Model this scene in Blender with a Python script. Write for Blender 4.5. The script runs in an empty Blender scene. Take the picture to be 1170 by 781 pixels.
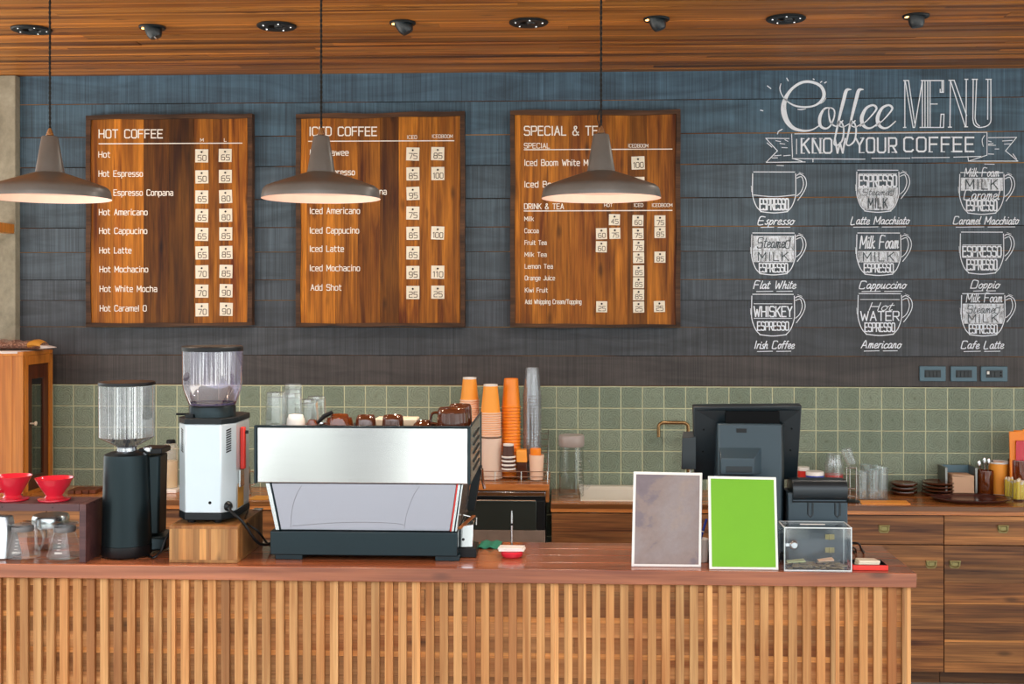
import bpy, bmesh, math, random
from mathutils import Vector, Matrix
R = random.Random(7)
PI = math.pi
C = bpy.context.scene.collection
# ------------------------------------------------------------------ camera model
F, VH, HC = 1342.0, 343.0, 1.92
TH = math.atan(0.0456)
CS, SN = math.cos(TH), math.sin(TH)
def depth(u, Y): return Y / ((u - 585) / F * SN + CS)          # camera depth of plane y=Y at column u
def at(u, v, Y):
    xc = (u - 585) / F; t = depth(u, Y)
    return Vector(((xc * CS - SN) * t, Y, HC - (v - VH) / F * t))
def ux(u, Y): return at(u, VH, Y).x
def vz(v, u, Y): return at(u, v, Y).z
def px(u, Y): return depth(u, Y) / F                            # metres per pixel there
def floor_y(u, v, z):                                           # depth of the point seen at (u,v) on a level plane z
    xc = (u - 585) / F
    return (HC - z) * F / (v - VH) * (xc * SN + CS)
# ------------------------------------------------------------------ colours / nodes
def lin(c):
    if isinstance(c, str):
        c = c.lstrip('#'); c = [int(c[i:i + 2], 16) / 255 for i in (0, 2, 4)]
        return tuple((x / 12.92 if x <= .04045 else ((x + .055) / 1.055) ** 2.4) for x in c)
    return tuple(c)
class NT:
    def __init__(s, name):
        s.m = bpy.data.materials.new(name); s.m.use_nodes = True
        s.t = s.m.node_tree; s.t.nodes.clear()
        s.out = s.t.nodes.new('ShaderNodeOutputMaterial')
    def n(s, typ, **kw):
        nd = s.t.nodes.new(typ)
        for k, v in kw.items():
            if k.startswith('i_'):
                key = k[2:]; key = int(key) if key.isdigit() else key.replace('_', ' ')
                nd.inputs[key].default_value = v
            else: setattr(nd, k, v)
        return nd
    def l(s, a, b): s.t.links.new(a, b)
    def math(s, op, a, b=None, c=None):
        nd = s.n('ShaderNodeMath', operation=op)
        for i, x in enumerate((a, b, c)):
            if x is None: continue
            if isinstance(x, (int, float)): nd.inputs[i].default_value = x
            else: s.l(x, nd.inputs[i])
        return nd.outputs[0]
    def mix(s, fac, a, b, typ='MIX'):
        nd = s.n('ShaderNodeMix', data_type='RGBA', blend_type=typ)
        for k, x in ((0, fac), (6, a), (7, b)):
            if isinstance(x, (int, float)): nd.inputs[k].default_value = x
            elif isinstance(x, tuple): nd.inputs[k].default_value = (*x[:3], 1)
            else: s.l(x, nd.inputs[k])
        return nd.outputs[2]
    def ramp(s, fac, stops):
        nd = s.n('ShaderNodeValToRGB'); r = nd.color_ramp
        while len(r.elements) < len(stops): r.elements.new(.5)
        for e, (p, c) in zip(r.elements, stops):
            e.position = p; e.color = (*lin(c), 1) if not isinstance(c, (int, float)) else (c, c, c, 1)
        s.l(fac, nd.inputs[0]); return nd.outputs[0]
    def noise(s, vec, scale, detail=3, rough=.5, dist=0):
        nd = s.n('ShaderNodeTexNoise', i_Scale=scale, i_Detail=detail, i_Roughness=rough, i_Distortion=dist)
        if vec is not None: s.l(vec, nd.inputs['Vector'])
        return nd.outputs['Fac']
    def obj(s): return s.n('ShaderNodeTexCoord').outputs['Object']
    def map(s, vec, sc=(1, 1, 1), loc=(0, 0, 0)):
        nd = s.n('ShaderNodeMapping'); s.l(vec, nd.inputs[0])
        nd.inputs['Scale'].default_value = sc; nd.inputs['Location'].default_value = loc
        return nd.outputs[0]
    def bump(s, h, strength=.3, dist=.01):
        nd = s.n('ShaderNodeBump', i_Strength=strength, i_Distance=dist); s.l(h, nd.inputs['Height'])
        return nd.outputs[0]
    def bsdf(s, color=None, rough=.5, metal=0., normal=None, **kw):
        b = s.n('ShaderNodeBsdfPrincipled')
        for k, x in (('Base Color', color), ('Roughness', rough), ('Metallic', metal), ('Normal', normal)):
            if x is None: continue
            if isinstance(x, (int, float)): b.inputs[k].default_value = x
            elif isinstance(x, (tuple, str)): b.inputs[k].default_value = (*lin(x), 1)
            else: s.l(x, b.inputs[k])
        for k, x in kw.items():
            b.inputs[k.replace('_', ' ')].default_value = x
        s.l(b.outputs[0], s.out.inputs[0]); return b
def plain(name, col, rough=.5, metal=0., var=.10, scale=14, **kw):
    n = NT(name); c = lin(col)
    f = n.noise(n.obj(), scale, 4, .6)
    a = tuple(x * (1 - var) for x in c); b = tuple(min(1, x * (1 + var)) for x in c)
    n.bsdf(n.mix(f, a, b), rough, metal, **kw); return n.m
def wood(name, dark, light, axis='X', rough=.4, along=1.1, across=26, fine=.35, spec=.5, knots=True, coat=0., tone=(.35, .68)):
    """planks: per-face 'tint' multiplies, per-face 'off' shifts the grain"""
    n = NT(name)
    off = n.n('ShaderNodeAttribute', attribute_name='off').outputs['Vector']
    add = n.n('ShaderNodeVectorMath', operation='ADD'); n.l(n.obj(), add.inputs[0]); n.l(off, add.inputs[1])
    v = add.outputs[0]
    sc = [across] * 3; sc['XYZ'.index(axis)] = along
    m = n.map(v, sc)
    f1 = n.noise(m, 1.0, 5, .55, .9)
    sc2 = [across * 7] * 3; sc2['XYZ'.index(axis)] = along * 3
    f2 = n.noise(n.map(v, sc2), 1.0, 3, .6)
    sc3 = [across * .22] * 3; sc3['XYZ'.index(axis)] = along * .6
    f3 = n.noise(n.map(v, sc3), 1.0, 2, .5, 1.5)
    col = n.ramp(n.math('ADD', n.math('MULTIPLY', f1, .62), n.math('MULTIPLY', f3, .38)), [(tone[0], dark), (tone[1], light)])
    d = n.ramp(f2, [(.32, 1 - fine), (.62, 1.0)])
    col = n.mix(1.0, col, d, 'MULTIPLY')
    tint = n.n('ShaderNodeAttribute', attribute_name='tint').outputs['Color']
    col = n.mix(1.0, col, tint, 'MULTIPLY')
    if knots:
        kc = [9] * 3; kc['XYZ'.index(axis)] = 3.2
        vo = n.n('ShaderNodeTexVoronoi', feature='F1'); n.l(n.map(v, kc), vo.inputs['Vector']); vo.inputs['Scale'].default_value = 1.0
        k = n.ramp(vo.outputs['Distance'], [(.05, .45), (.16, 1.0)])
        col = n.mix(1.0, col, k, 'MULTIPLY')
    n.bsdf(col, rough, 0, n.bump(f2, .12, .002), Specular_IOR_Level=spec, Coat_Weight=coat, Coat_Roughness=.15)
    return n.m
def glass(name, tint=(1, 1, 1), ior=1.45, rough=.02, haze=0., hazecol=(.8, .8, .8), boost=1.8):
    """thin clear sheet: mirror-like by Fresnel, otherwise see-through (tinted)"""
    n = NT(name)
    tr = n.n('ShaderNodeBsdfTransparent'); tr.inputs[0].default_value = (*tint, 1)
    gl = n.n('ShaderNodeBsdfGlossy'); gl.inputs['Roughness'].default_value = rough
    lw = n.n('ShaderNodeLayerWeight'); lw.inputs[0].default_value = .5
    f0 = ((ior - 1) / (ior + 1)) ** 2 * boost
    fr = n.math('MULTIPLY_ADD', n.math('POWER', lw.outputs['Facing'], 4.5), 1 - f0, f0)
    mx = n.n('ShaderNodeMixShader'); n.l(fr, mx.inputs[0]); n.l(tr.outputs[0], mx.inputs[1]); n.l(gl.outputs[0], mx.inputs[2])
    o = mx.outputs[0]
    if haze:
        df = n.n('ShaderNodeBsdfDiffuse'); df.inputs[0].default_value = (*hazecol, 1)
        m2 = n.n('ShaderNodeMixShader'); m2.inputs[0].default_value = haze
        n.l(o, m2.inputs[1]); n.l(df.outputs[0], m2.inputs[2]); o = m2.outputs[0]
    n.l(o, n.out.inputs[0]); return n.m
def steel(name, col='#d0d2d2', rough=.22, axis='X', amt=.12, bands=0.):
    n = NT(name); sc = [420] * 3; sc['XYZ'.index(axis)] = 3
    f = n.noise(n.map(n.obj(), sc), 1.0, 3, .6)
    r = n.math('MULTIPLY_ADD', f, amt, rough - amt * .5)
    c = lin(col); cc = n.mix(f, tuple(x * .97 for x in c), tuple(min(1, x * 1.03) for x in c))
    n.bsdf(cc, r, 1.0); return n.m
def emis(name, col, st):
    n = NT(name); e = n.n('ShaderNodeEmission'); e.inputs[0].default_value = (*lin(col), 1); e.inputs[1].default_value = st
    n.l(e.outputs[0], n.out.inputs[0]); return n.m
# ------------------------------------------------------------------ mesh builder (world coordinates; build() makes them local)
class MB:
    def __init__(s): s.v = []; s.f = []; s.t = []; s.o = []; s.tint = (1, 1, 1); s.off = (0, 0, 0)
    def face(s, idx): s.f.append(idx); s.t.append(s.tint); s.o.append(s.off)
    def add(s, pts): b = len(s.v); s.v += [tuple(p) for p in pts]; return b
    def shuffle(s, lo=.85, hi=1.1, warm=.04):
        k = R.uniform(lo, hi); w = R.uniform(-warm, warm)
        s.tint = (k * (1 + w), k, k * (1 - w)); s.off = (R.uniform(0, 30), R.uniform(0, 30), R.uniform(0, 30)); return s
    def box(s, x0, x1, y0, y1, z0, z1):
        return s.hexa([(x0, y0, z0), (x1, y0, z0), (x1, y1, z0), (x0, y1, z0), (x0, y0, z1), (x1, y0, z1), (x1, y1, z1), (x0, y1, z1)])
    def hexa(s, p):
        b = s.add(p)
        for q in ((3, 2, 1, 0), (4, 5, 6, 7), (0, 1, 5, 4), (1, 2, 6, 5), (2, 3, 7, 6), (3, 0, 4, 7)): s.face([b + i for i in q])
        return s
    def prism(s, pts, h, fn):
        """closed outline pts (2-D) swept between h[0] and h[1]; fn(a,b,h)->xyz"""
        n = len(pts); b = s.add([fn(a, c, h[0]) for a, c in pts] + [fn(a, c, h[1]) for a, c in pts])
        s.face([b + i for i in range(n)][::-1]); s.face([b + n + i for i in range(n)])
        for i in range(n): j = (i + 1) % n; s.face([b + i, b + j, b + n + j, b + n + i])
        return s
    def lathe(s, prof, c, seg=28, axis='z', sx=1., sy=1., phase=0., closed=False):
        n = len(prof); b = len(s.v)
        for k in range(seg):
            a = 2 * PI * k / seg + phase; ca, sa = math.cos(a) * sx, math.sin(a) * sy
            for r, z in prof:
                p = (r * ca, r * sa, z) if axis == 'z' else ((z, r * ca, r * sa) if axis == 'x' else (r * ca, z, r * sa))
                s.v.append((c[0] + p[0], c[1] + p[1], c[2] + p[2]))
        m = n if closed else n - 1
        for k in range(seg):
            k2 = (k + 1) % seg
            for i in range(m):
                j = (i + 1) % n
                a, b2, c2, d = b + k * n + i, b + k2 * n + i, b + k2 * n + j, b + k * n + j
                if prof[i][0] < 1e-6 and prof[j][0] < 1e-6: continue
                if prof[i][0] < 1e-6: s.face([a, c2, d])
                elif prof[j][0] < 1e-6: s.face([a, b2, d])
                else: s.face([a, b2, c2, d])
        return s
    def tube(s, path, r, seg=8, cap=True):
        P = [Vector(p) for p in path]; n = len(P); rs = r if isinstance(r, (list, tuple)) else [r] * n
        b = len(s.v); up = None
        for i, p in enumerate(P):
            d = (P[min(i + 1, n - 1)] - P[max(i - 1, 0)]).normalized()
            if up is None: up = Vector((0, 0, 1)) if abs(d.z) < .9 else Vector((1, 0, 0))
            x = d.cross(up)
            if x.length < 1e-4: x = d.cross(Vector((0, 1, 0)))
            x.normalize(); y = x.cross(d).normalized(); up = y
            for k in range(seg):
                a = 2 * PI * k / seg; s.v.append(tuple(p + (x * math.cos(a) + y * math.sin(a)) * rs[i]))
        for i in range(n - 1):
            for k in range(seg):
                k2 = (k + 1) % seg; s.face([b + i * seg + k, b + i * seg + k2, b + (i + 1) * seg + k2, b + (i + 1) * seg + k])
        if cap: s.face([b + k for k in range(seg)][::-1]); s.face([b + (n - 1) * seg + k for k in range(seg)])
        return s
    def sphere(s, c, rx, ry=None, rz=None, seg=16, ring=10):
        ry = ry or rx; rz = rz or rx
        prof = [(math.sin(PI * i / ring), -math.cos(PI * i / ring) * rz) for i in range(ring + 1)]
        prof[0] = (0, -rz); prof[-1] = (0, rz)
        return s.lathe([(r, z) for r, z in prof], c, seg, sx=rx, sy=ry)
    def rot(s, piv, axis, ang):
        M = Matrix.Rotation(ang, 3, axis); p = Vector(piv); s.v = [tuple(M @ (Vector(q) - p) + p) for q in s.v]; return s
    def build(s, name, mat, parent=None, bevel=0., flat=False, angle=35, recalc=True, seg=2):
        me = bpy.data.meshes.new(name)
        org = ROOT(parent).location if parent else Vector((0, 0, 0))
        me.from_pydata([Vector(p) - org for p in s.v], [], s.f)
        if recalc:
            bm = bmesh.new(); bm.from_mesh(me); bmesh.ops.recalc_face_normals(bm, faces=bm.faces); bm.to_mesh(me); bm.free()
        a = me.attributes.new('tint', 'FLOAT_COLOR', 'FACE'); b = me.attributes.new('off', 'FLOAT_VECTOR', 'FACE')
        a.data.foreach_set('color', [x for t in s.t for x in (*t, 1.0)]); b.data.foreach_set('vector', [x for t in s.o for x in t])
        if not flat:
            me.polygons.foreach_set('use_smooth', [True] * len(me.polygons)); me.set_sharp_from_angle(angle=math.radians(angle))
        me.materials.append(mat); o = bpy.data.objects.new(name, me); C.objects.link(o)
        if parent: o.parent = parent
        if bevel:
            m = o.modifiers.new('bevel', 'BEVEL'); m.width = bevel; m.segments = seg; m.limit_method = 'ANGLE'; m.angle_limit = math.radians(40)
        return o
def ROOT(o):
    while o.parent: o = o.parent
    return o
def tag(o, label, cat, group=None):
    o['label'] = label; o['category'] = cat
    if group: o['group'] = group
    return o
def thing(name, label, cat, loc, group=None):
    o = bpy.data.objects.new(name, None); o.empty_display_size = .05; C.objects.link(o); o.location = loc
    return tag(o, label, cat, group)
def structure(o): o['kind'] = 'structure'; return o
def dup(root, dx=(0, 0, 0), label=None, group=None, rz=0.):
    def cp(o, par):
        c = o.copy(); C.objects.link(c)
        if par: c.parent = par
        for ch in list(o.children): cp(ch, c)
        return c
    r = cp(root, None); r.location = Vector(root.location) + Vector(dx)
    if rz: r.rotation_euler.z += rz
    if label: r['label'] = label
    if group: r['group'] = group
    return r

# ------------------------------------------------------------------ strokes: painted / chalked lettering as thin ribbons
def P_(s):
    """'x,y x,y;x,y ...' -> strokes"""
    return [[tuple(float(q) for q in p.split(',')) for p in st.split()] for st in s.split(';')]
G = {}
def g(ch, w, s): G[ch] = (w, P_(s))
g('A', 6, '0,0 3,10 6,0;1.2,3.5 4.8,3.5'); g('B', 6, '0,0 0,10 4.5,10 5.5,9 5.5,6 4.5,5.2 0,5.2;4.5,5.2 6,4 6,1 5,0 0,0')
g('C', 6, '6,8.8 5,10 1.2,10 0,8.8 0,1.2 1.2,0 5,0 6,1.2'); g('D', 6, '0,0 0,10 4.5,10 6,8.5 6,1.5 4.5,0 0,0')
g('E', 5.5, '5.5,10 0,10 0,0 5.5,0;0,5.2 4.8,5.2'); g('F', 5.5, '5.5,10 0,10 0,0;0,5.2 4.8,5.2')
g('G', 6, '6,9 5,10 1,10 0,9 0,1 1,0 5,0 6,1 6,4.5 3.5,4.5'); g('H', 6, '0,0 0,10;6,0 6,10;0,5 6,5'); g('I', 1, '.5,0 .5,10')
g('J', 5, '5,10 5,1.5 4,0 1,0 0,1.5'); g('K', 6, '0,0 0,10;5.7,10 .3,4.8;2,6 6,0'); g('L', 5, '0,10 0,0 5,0')
g('M', 7, '0,0 0,10 3.5,3 7,10 7,0'); g('N', 6, '0,0 0,10 6,0 6,10'); g('O', 6, '1.2,0 0,1.2 0,8.8 1.2,10 4.8,10 6,8.8 6,1.2 4.8,0 1.2,0')
g('P', 6, '0,0 0,10 5,10 6,9 6,5.5 5,4.5 0,4.5'); g('R', 6, '0,0 0,10 5,10 6,9 6,5.5 5,4.5 0,4.5;3,4.5 6,0')
g('S', 6, '6,8.9 5,10 1,10 0,9 0,6.2 1,5.2 5,5.2 6,4.2 6,1 5,0 1,0 0,1.1'); g('T', 6, '0,10 6,10;3,10 3,0'); g('U', 6, '0,10 0,1.2 1.2,0 4.8,0 6,1.2 6,10')
g('V', 6, '0,10 3,0 6,10'); g('W', 8, '0,10 2,0 4,7 6,0 8,10'); g('X', 6, '0,0 6,10;0,10 6,0'); g('Y', 6, '0,10 3,5 6,10;3,5 3,0')
g('a', 5, '.5,7 4,7 5,6 5,0 1,0 0,1 0,3 1,4 5,4'); g('b', 5, '0,10 0,0 4,0 5,1 5,6 4,7 0,7'); g('c', 5, '5,7 1,7 0,6 0,1 1,0 5,0')
g('d', 5, '5,10 5,0 1,0 0,1 0,6 1,7 5,7'); g('e', 5, '0,3.6 5,3.6 5,6 4,7 1,7 0,6 0,1 1,0 4.8,0'); g('f', 4, '4,10 2.5,10 1.5,9 1.5,0;0,7 3.8,7')
g('g', 5, '5,0 1,0 0,1 0,6 1,7 5,7 5,-2 4,-3 .5,-3'); g('h', 5, '0,0 0,10;0,7 4,7 5,6 5,0'); g('i', 1, '.5,0 .5,7;.5,9.2 .5,10')
g('k', 5, '0,0 0,10;4.6,7 0,3.2;1.7,4.5 5,0'); g('l', 1, '.5,10 .5,0'); g('m', 7.6, '0,0 0,7 3,7 3.8,6 3.8,0;3.8,7 6.8,7 7.6,6 7.6,0')
g('n', 5, '0,0 0,7 4,7 5,6 5,0'); g('o', 5, '1,0 0,1 0,6 1,7 4,7 5,6 5,1 4,0 1,0'); g('p', 5, '0,-3 0,7 4,7 5,6 5,1 4,0 0,0')
g('r', 3.5, '0,0 0,7 3.5,7'); g('s', 5, '4.8,7 1,7 0,6 0,4.5 1,3.7 4,3.7 5,2.8 5,1 4,0 .2,0'); g('t', 4, '1.2,9.5 1.2,1 2.2,0 4,0;0,7 4,7')
g('u', 5, '0,7 0,1 1,0 5,0 5,7'); g('w', 7, '0,7 1.7,0 3.5,6 5.2,0 7,7'); g('v', 5, '0,7 2.5,0 5,7'); g('x', 5, '0,0 5,7;0,7 5,0'); g('y', 5, '0,7 2.5,0;5,7 1.5,-3')
g('0', 6, '1.2,0 0,1.2 0,8.8 1.2,10 4.8,10 6,8.8 6,1.2 4.8,0 1.2,0'); g('1', 2.5, '0,8.6 2,10 2,0'); g('2', 6, '0,10 5,10 6,9 6,6.2 5,5.2 1,5.2 0,4.2 0,0 6,0')
g('4', 6, '4.6,0 4.6,10 0,3.2 6,3.2'); g('3', 6, '0,10 5,10 6,9 6,6 5,5.2 2,5.2;5,5.2 6,4.3 6,1 5,0 0,0')
g('5', 6, '6,10 0,10 0,5.6 5,5.6 6,4.6 6,1 5,0 0,0'); g('6', 6, '5.5,10 1.5,10 0,8.5 0,1 1,0 5,0 6,1 6,4.6 5,5.6 0,5.6'); g('7', 6, '0,10 6,10 6,8.5 2.5,0')
g('8', 6, '1,5.3 .3,6.2 .3,9 1.2,10 4.8,10 5.7,9 5.7,6.2 5,5.3 1,5.3 0,4.3 0,1 1,0 5,0 6,1 6,4.3 5,5.3'); g('9', 6, '.5,0 4.5,0 6,1.5 6,9 5,10 1,10 0,9 0,5.4 1,4.4 6,4.4')
g('&', 6.5, '6.3,0 1.5,7.6 1.5,9.2 2.3,10 3.5,10 4.2,9.2 4.2,8 .6,4.2 0,3.2 0,1 1,0 3.7,0 6.3,3.6'); g('/', 4, '0,-1 4,10.5'); g(' ', 4, '0,0')
def spline(pts, k=6):
    if len(pts) < 3: return pts
    out = []
    n = len(pts)
    for i in range(n - 1):
        p0, p1, p2, p3 = pts[max(i - 1, 0)], pts[i], pts[i + 1], pts[min(i + 2, n - 1)]
        for j in range(k):
            t = j / k
            out.append(tuple(.5 * (2 * p1[a] + (p2[a] - p0[a]) * t + (2 * p0[a] - 5 * p1[a] + 4 * p2[a] - p3[a]) * t * t + (3 * p1[a] - p0[a] - 3 * p2[a] + p3[a]) * t ** 3) for a in range(len(p1))))
    out.append(pts[-1]); return out
_lay = [0]
def ribbon(mb, pts, w, fn, rnd=6):
    """one mitred strip per stroke; pts in drawing px (x right, y down), w width px or per-point; fn(x,y)->xyz"""
    ws = w if isinstance(w, list) else [w] * len(pts)
    q, wq = [], []
    for p, k in zip(pts, ws):
        v = Vector((p[0], p[1]))
        if not q or (v - q[-1]).length > 1e-4: q.append(v); wq.append(k)
    if len(q) < 2: return
    for i in range(1, len(q) - 1):                                          # sharp turns: butt two strips instead of a mitre
        a, b = (q[i] - q[i - 1]).normalized(), (q[i + 1] - q[i]).normalized()
        if a.dot(b) < -.25:
            e = wq[i] * (0 if rnd else .3)
            ribbon(mb, [tuple(p) for p in q[:i]] + [tuple(q[i] + a * e)], wq[:i + 1], fn, rnd); ribbon(mb, [tuple(q[i] - b * e)] + [tuple(p) for p in q[i + 1:]], wq[i:], fn, rnd); return
    _lay[0] = (_lay[0] + 1) % 14; dy = _lay[0] * 3e-5
    n = len(q); loop = (q[0] - q[-1]).length < 1e-3 and n > 3
    if rnd and not loop:                                                    # slightly lengthened ends
        q[0] = q[0] + (q[0] - q[1]).normalized() * wq[0] * .35; q[-1] = q[-1] + (q[-1] - q[-2]).normalized() * wq[-1] * .35
    L = []
    for i in range(n):
        d0 = (q[i] - q[i - 1]) if i else ((q[0] - q[-2]) if loop else q[1] - q[0])
        d1 = (q[i + 1] - q[i]) if i < n - 1 else ((q[1] - q[0]) if loop else q[-1] - q[-2])
        n0, n1 = Vector((-d0.y, d0.x)).normalized(), Vector((-d1.y, d1.x)).normalized()
        m = n0 + n1
        m = n1 if m.length < .3 else m.normalized() * min(1.7, 1 / max(.2, m.normalized().dot(n1)))
        for e in (1, -1):
            x, y, z = fn(*(q[i] + m * e * wq[i] / 2)); L.append((x, y - dy, z))
    b = mb.add(L)
    for i in range(n - 1): mb.face([b + 2 * i, b + 2 * i + 1, b + 2 * i + 3, b + 2 * i + 2])
GS = {}
for ch, w, st in (('a', 5, '4.2,5 3,6 1.2,5.4 .3,3 .8,.6 2,.1 3.4,1.2 4.3,4.8 4.1,1.2 4.8,.1 5.8,1'), ('c', 4.2, '4.2,5 3,6 1.2,5 .4,2.6 1.2,.4 3,.2 4.8,1.4'), ('e', 4.2, '.5,2.6 3,3.2 4,4.8 3,6 1.3,5.2 .5,2.6 1.2,.4 3,.1 4.8,1.3'),
    ('f', 3.6, '4,9.5 3,10 2.2,8.5 1.6,3 1.2,0;.2,6 3.8,6.2'), ('h', 4.6, '1,10 .6,5 .3,0;.5,3 2,5.6 3.4,5.6 3.3,2 3.6,.3 5,.9'), ('i', 1.6, '.8,6 .5,2 .8,.2 2,.8;1,8.2 1.1,8.8'), ('k', 4.2, '1,10 .6,5 .3,0;3.8,6 .6,3 2,2.6 3.6,.2 4.8,.6'),
    ('l', 1.8, '1.2,10 .7,5 .5,1.5 1,.1 2.2,.8'), ('m', 6, '.8,6 .3,0;.5,3 1.8,5.8 2.8,5.4 2.5,0;2.7,3 4,5.8 5,5.4 4.9,1.6 5.3,.2 6.4,1'), ('n', 4.4, '.8,6 .3,0;.5,3 2,5.8 3.2,5.4 3.1,1.6 3.5,.2 4.7,1'), ('o', 4.2, '2.6,6 1,5 .3,2.6 1.2,.3 2.8,.3 4,2.6 3.7,5 2.4,6 3.4,5 4.8,5.2'),
    ('p', 4.2, '.9,6 .4,1 0,-3.5;.6,3 2,5.8 3.6,5.2 3.6,2 2.2,.1 .7,1'), ('r', 3.2, '.8,6 .4,0;.6,3.4 1.8,5.6 3.4,5.6'), ('s', 3.4, '3.4,6 1.8,5.4 1.4,4 3,2.6 3,.8 1.4,0 .2,.8'), ('t', 2.8, '1.6,9.2 1,4 .9,1 1.6,.1 3,.9;0,6.4 3.2,6.6'),
    ('u', 4.8, '.6,6 .4,2 1.2,.2 2.6,1 3.5,4 3.8,6;3.7,4 3.6,1 4.2,.1 5.2,1'), ('w', 5.8, '.6,6 .6,1.6 1.4,.2 2.8,2 3.2,4.6 3.3,1.4 4.2,.2 5.6,2.6 5.8,6')): GS[ch] = (w, P_(st))
def text(mb, s, x0, yb, h, fn, width=None, stroke=.13, smooth=False, slant=0., gap=2.2, rnd=6, jit=0.):
    """cap height h px, baseline yb; squeezed to width if given; stroke = fraction of h"""
    x = 0; pl = []
    for ch in s:
        w, st = GS[ch] if smooth and ch in GS else G[ch]
        if ch != ' ':
            dy = R.uniform(-jit, jit)
            for k in st: pl.append([(x + a + slant * b, b + dy) for a, b in k])
        x += w + (gap * .45 if smooth and ch in GS else gap)
    tot = x - gap; k = h / 10; kx = (width / tot) if width else k
    for st in pl:
        pts = [(x0 + a * kx, yb - b * k) for a, b in st]
        if smooth: pts = spline(pts, 4)
        ribbon(mb, pts, stroke * h, fn, rnd)
    return x0 + tot * kx
# ------------------------------------------------------------------ materials
YW = 6.37                       # back wall face
ZC = 1.0                        # front counter top
M = {}
M['ceil'] = wood('ceiling planks', '#5c2c0b', '#dd9040', 'X', .42, .55, 26, .45, .3, tone=(.36, .66))
M['slab'] = wood('red brown slab', '#74381f', '#bb7048', 'X', .22, 1.0, 16, .2, .5, coat=.4)
M['slat'] = wood('teak slats', '#ab6e3c', '#dea86c', 'Z', .5, 1.3, 40, .18, .3, knots=False)
M['back'] = wood('backing planks', '#9c5a2a', '#e0a264', 'X', .5, 1.2, 22, .3, .3)
M['cab'] = wood('cabinet planks', '#4c2710', '#c4854a', 'X', .42, 1.0, 26, .45, .4, tone=(.36, .66))
M['bslab'] = wood('back counter slab', '#8a4a20', '#d08a4a', 'X', .25, 1.0, 20, .3, .5, coat=.3)
M['board'] = wood('menu board planks', '#642c08', '#d48428', 'Z', .48, 1.4, 18, .45, .25, tone=(.36, .66))
M['bframe'] = wood('dark live edge', '#2e1e14', '#6a4830', 'X', .6, 1.5, 20, .4, .3)
M['frame_w'] = wood('orange cabinet wood', '#a85c16', '#d88a34', 'Z', .32, 1.0, 16, .2, .4)
M['dkwood'] = wood('dark cabinet wood', '#3a1a08', '#6a3212', 'Z', .35, 1.0, 20, .3, .4)
M['stand'] = wood('purple brown stand', '#3c2428', '#704c4a', 'X', .4, 1.0, 18, .3, .4)
M['boxw'] = wood('knock box wood', '#8a5426', '#d09a5c', 'Z', .35, 1.2, 16, .25, .4)
M['coast'] = wood('coaster wood', '#4a2210', '#8a4820', 'X', .5, 2, 30, .3, .3)
def wall_mat():
    n = NT('painted rough sawn planks'); v = n.obj()
    off = n.n('ShaderNodeAttribute', attribute_name='off').outputs['Vector']
    ad = n.n('ShaderNodeVectorMath', operation='ADD'); n.l(v, ad.inputs[0]); n.l(off, ad.inputs[1]); v = ad.outputs[0]
    saw = n.noise(n.map(v, (150, 1, 1.2)), 1.0, 3, .7)
    saw2 = n.noise(n.map(v, (22, 1, .6)), 1.0, 2, .5)
    st = n.noise(n.map(v, (1.6, 1, 9)), 1.0, 5, .6, 1.2)
    tint = n.n('ShaderNodeAttribute', attribute_name='tint').outputs['Color']
    k = n.ramp(saw, [(.3, .5), (.7, 1.2)]); k2 = n.ramp(saw2, [(.3, .85), (.7, 1.1)]); k3 = n.ramp(st, [(.3, .6), (.6, 1.1)])
    c = n.mix(1.0, n.mix(1.0, n.mix(1.0, tint, k, 'MULTIPLY'), k2, 'MULTIPLY'), k3, 'MULTIPLY')
    n.bsdf(c, .5, 0, n.bump(saw, .35, .003), Specular_IOR_Level=.45); return n.m
M['wall'] = wall_mat()
def gapm():
    n = NT('gap between planks'); f = n.noise(n.map(n.obj(), (1.1, 1, 9)), 1.0, 3, .6)
    n.bsdf(n.ramp(f, [(.42, '#1a1410'), (.5, '#7a4a22'), (.62, '#c08a48')]), .8); return n.m
M['gap'] = gapm()
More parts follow.
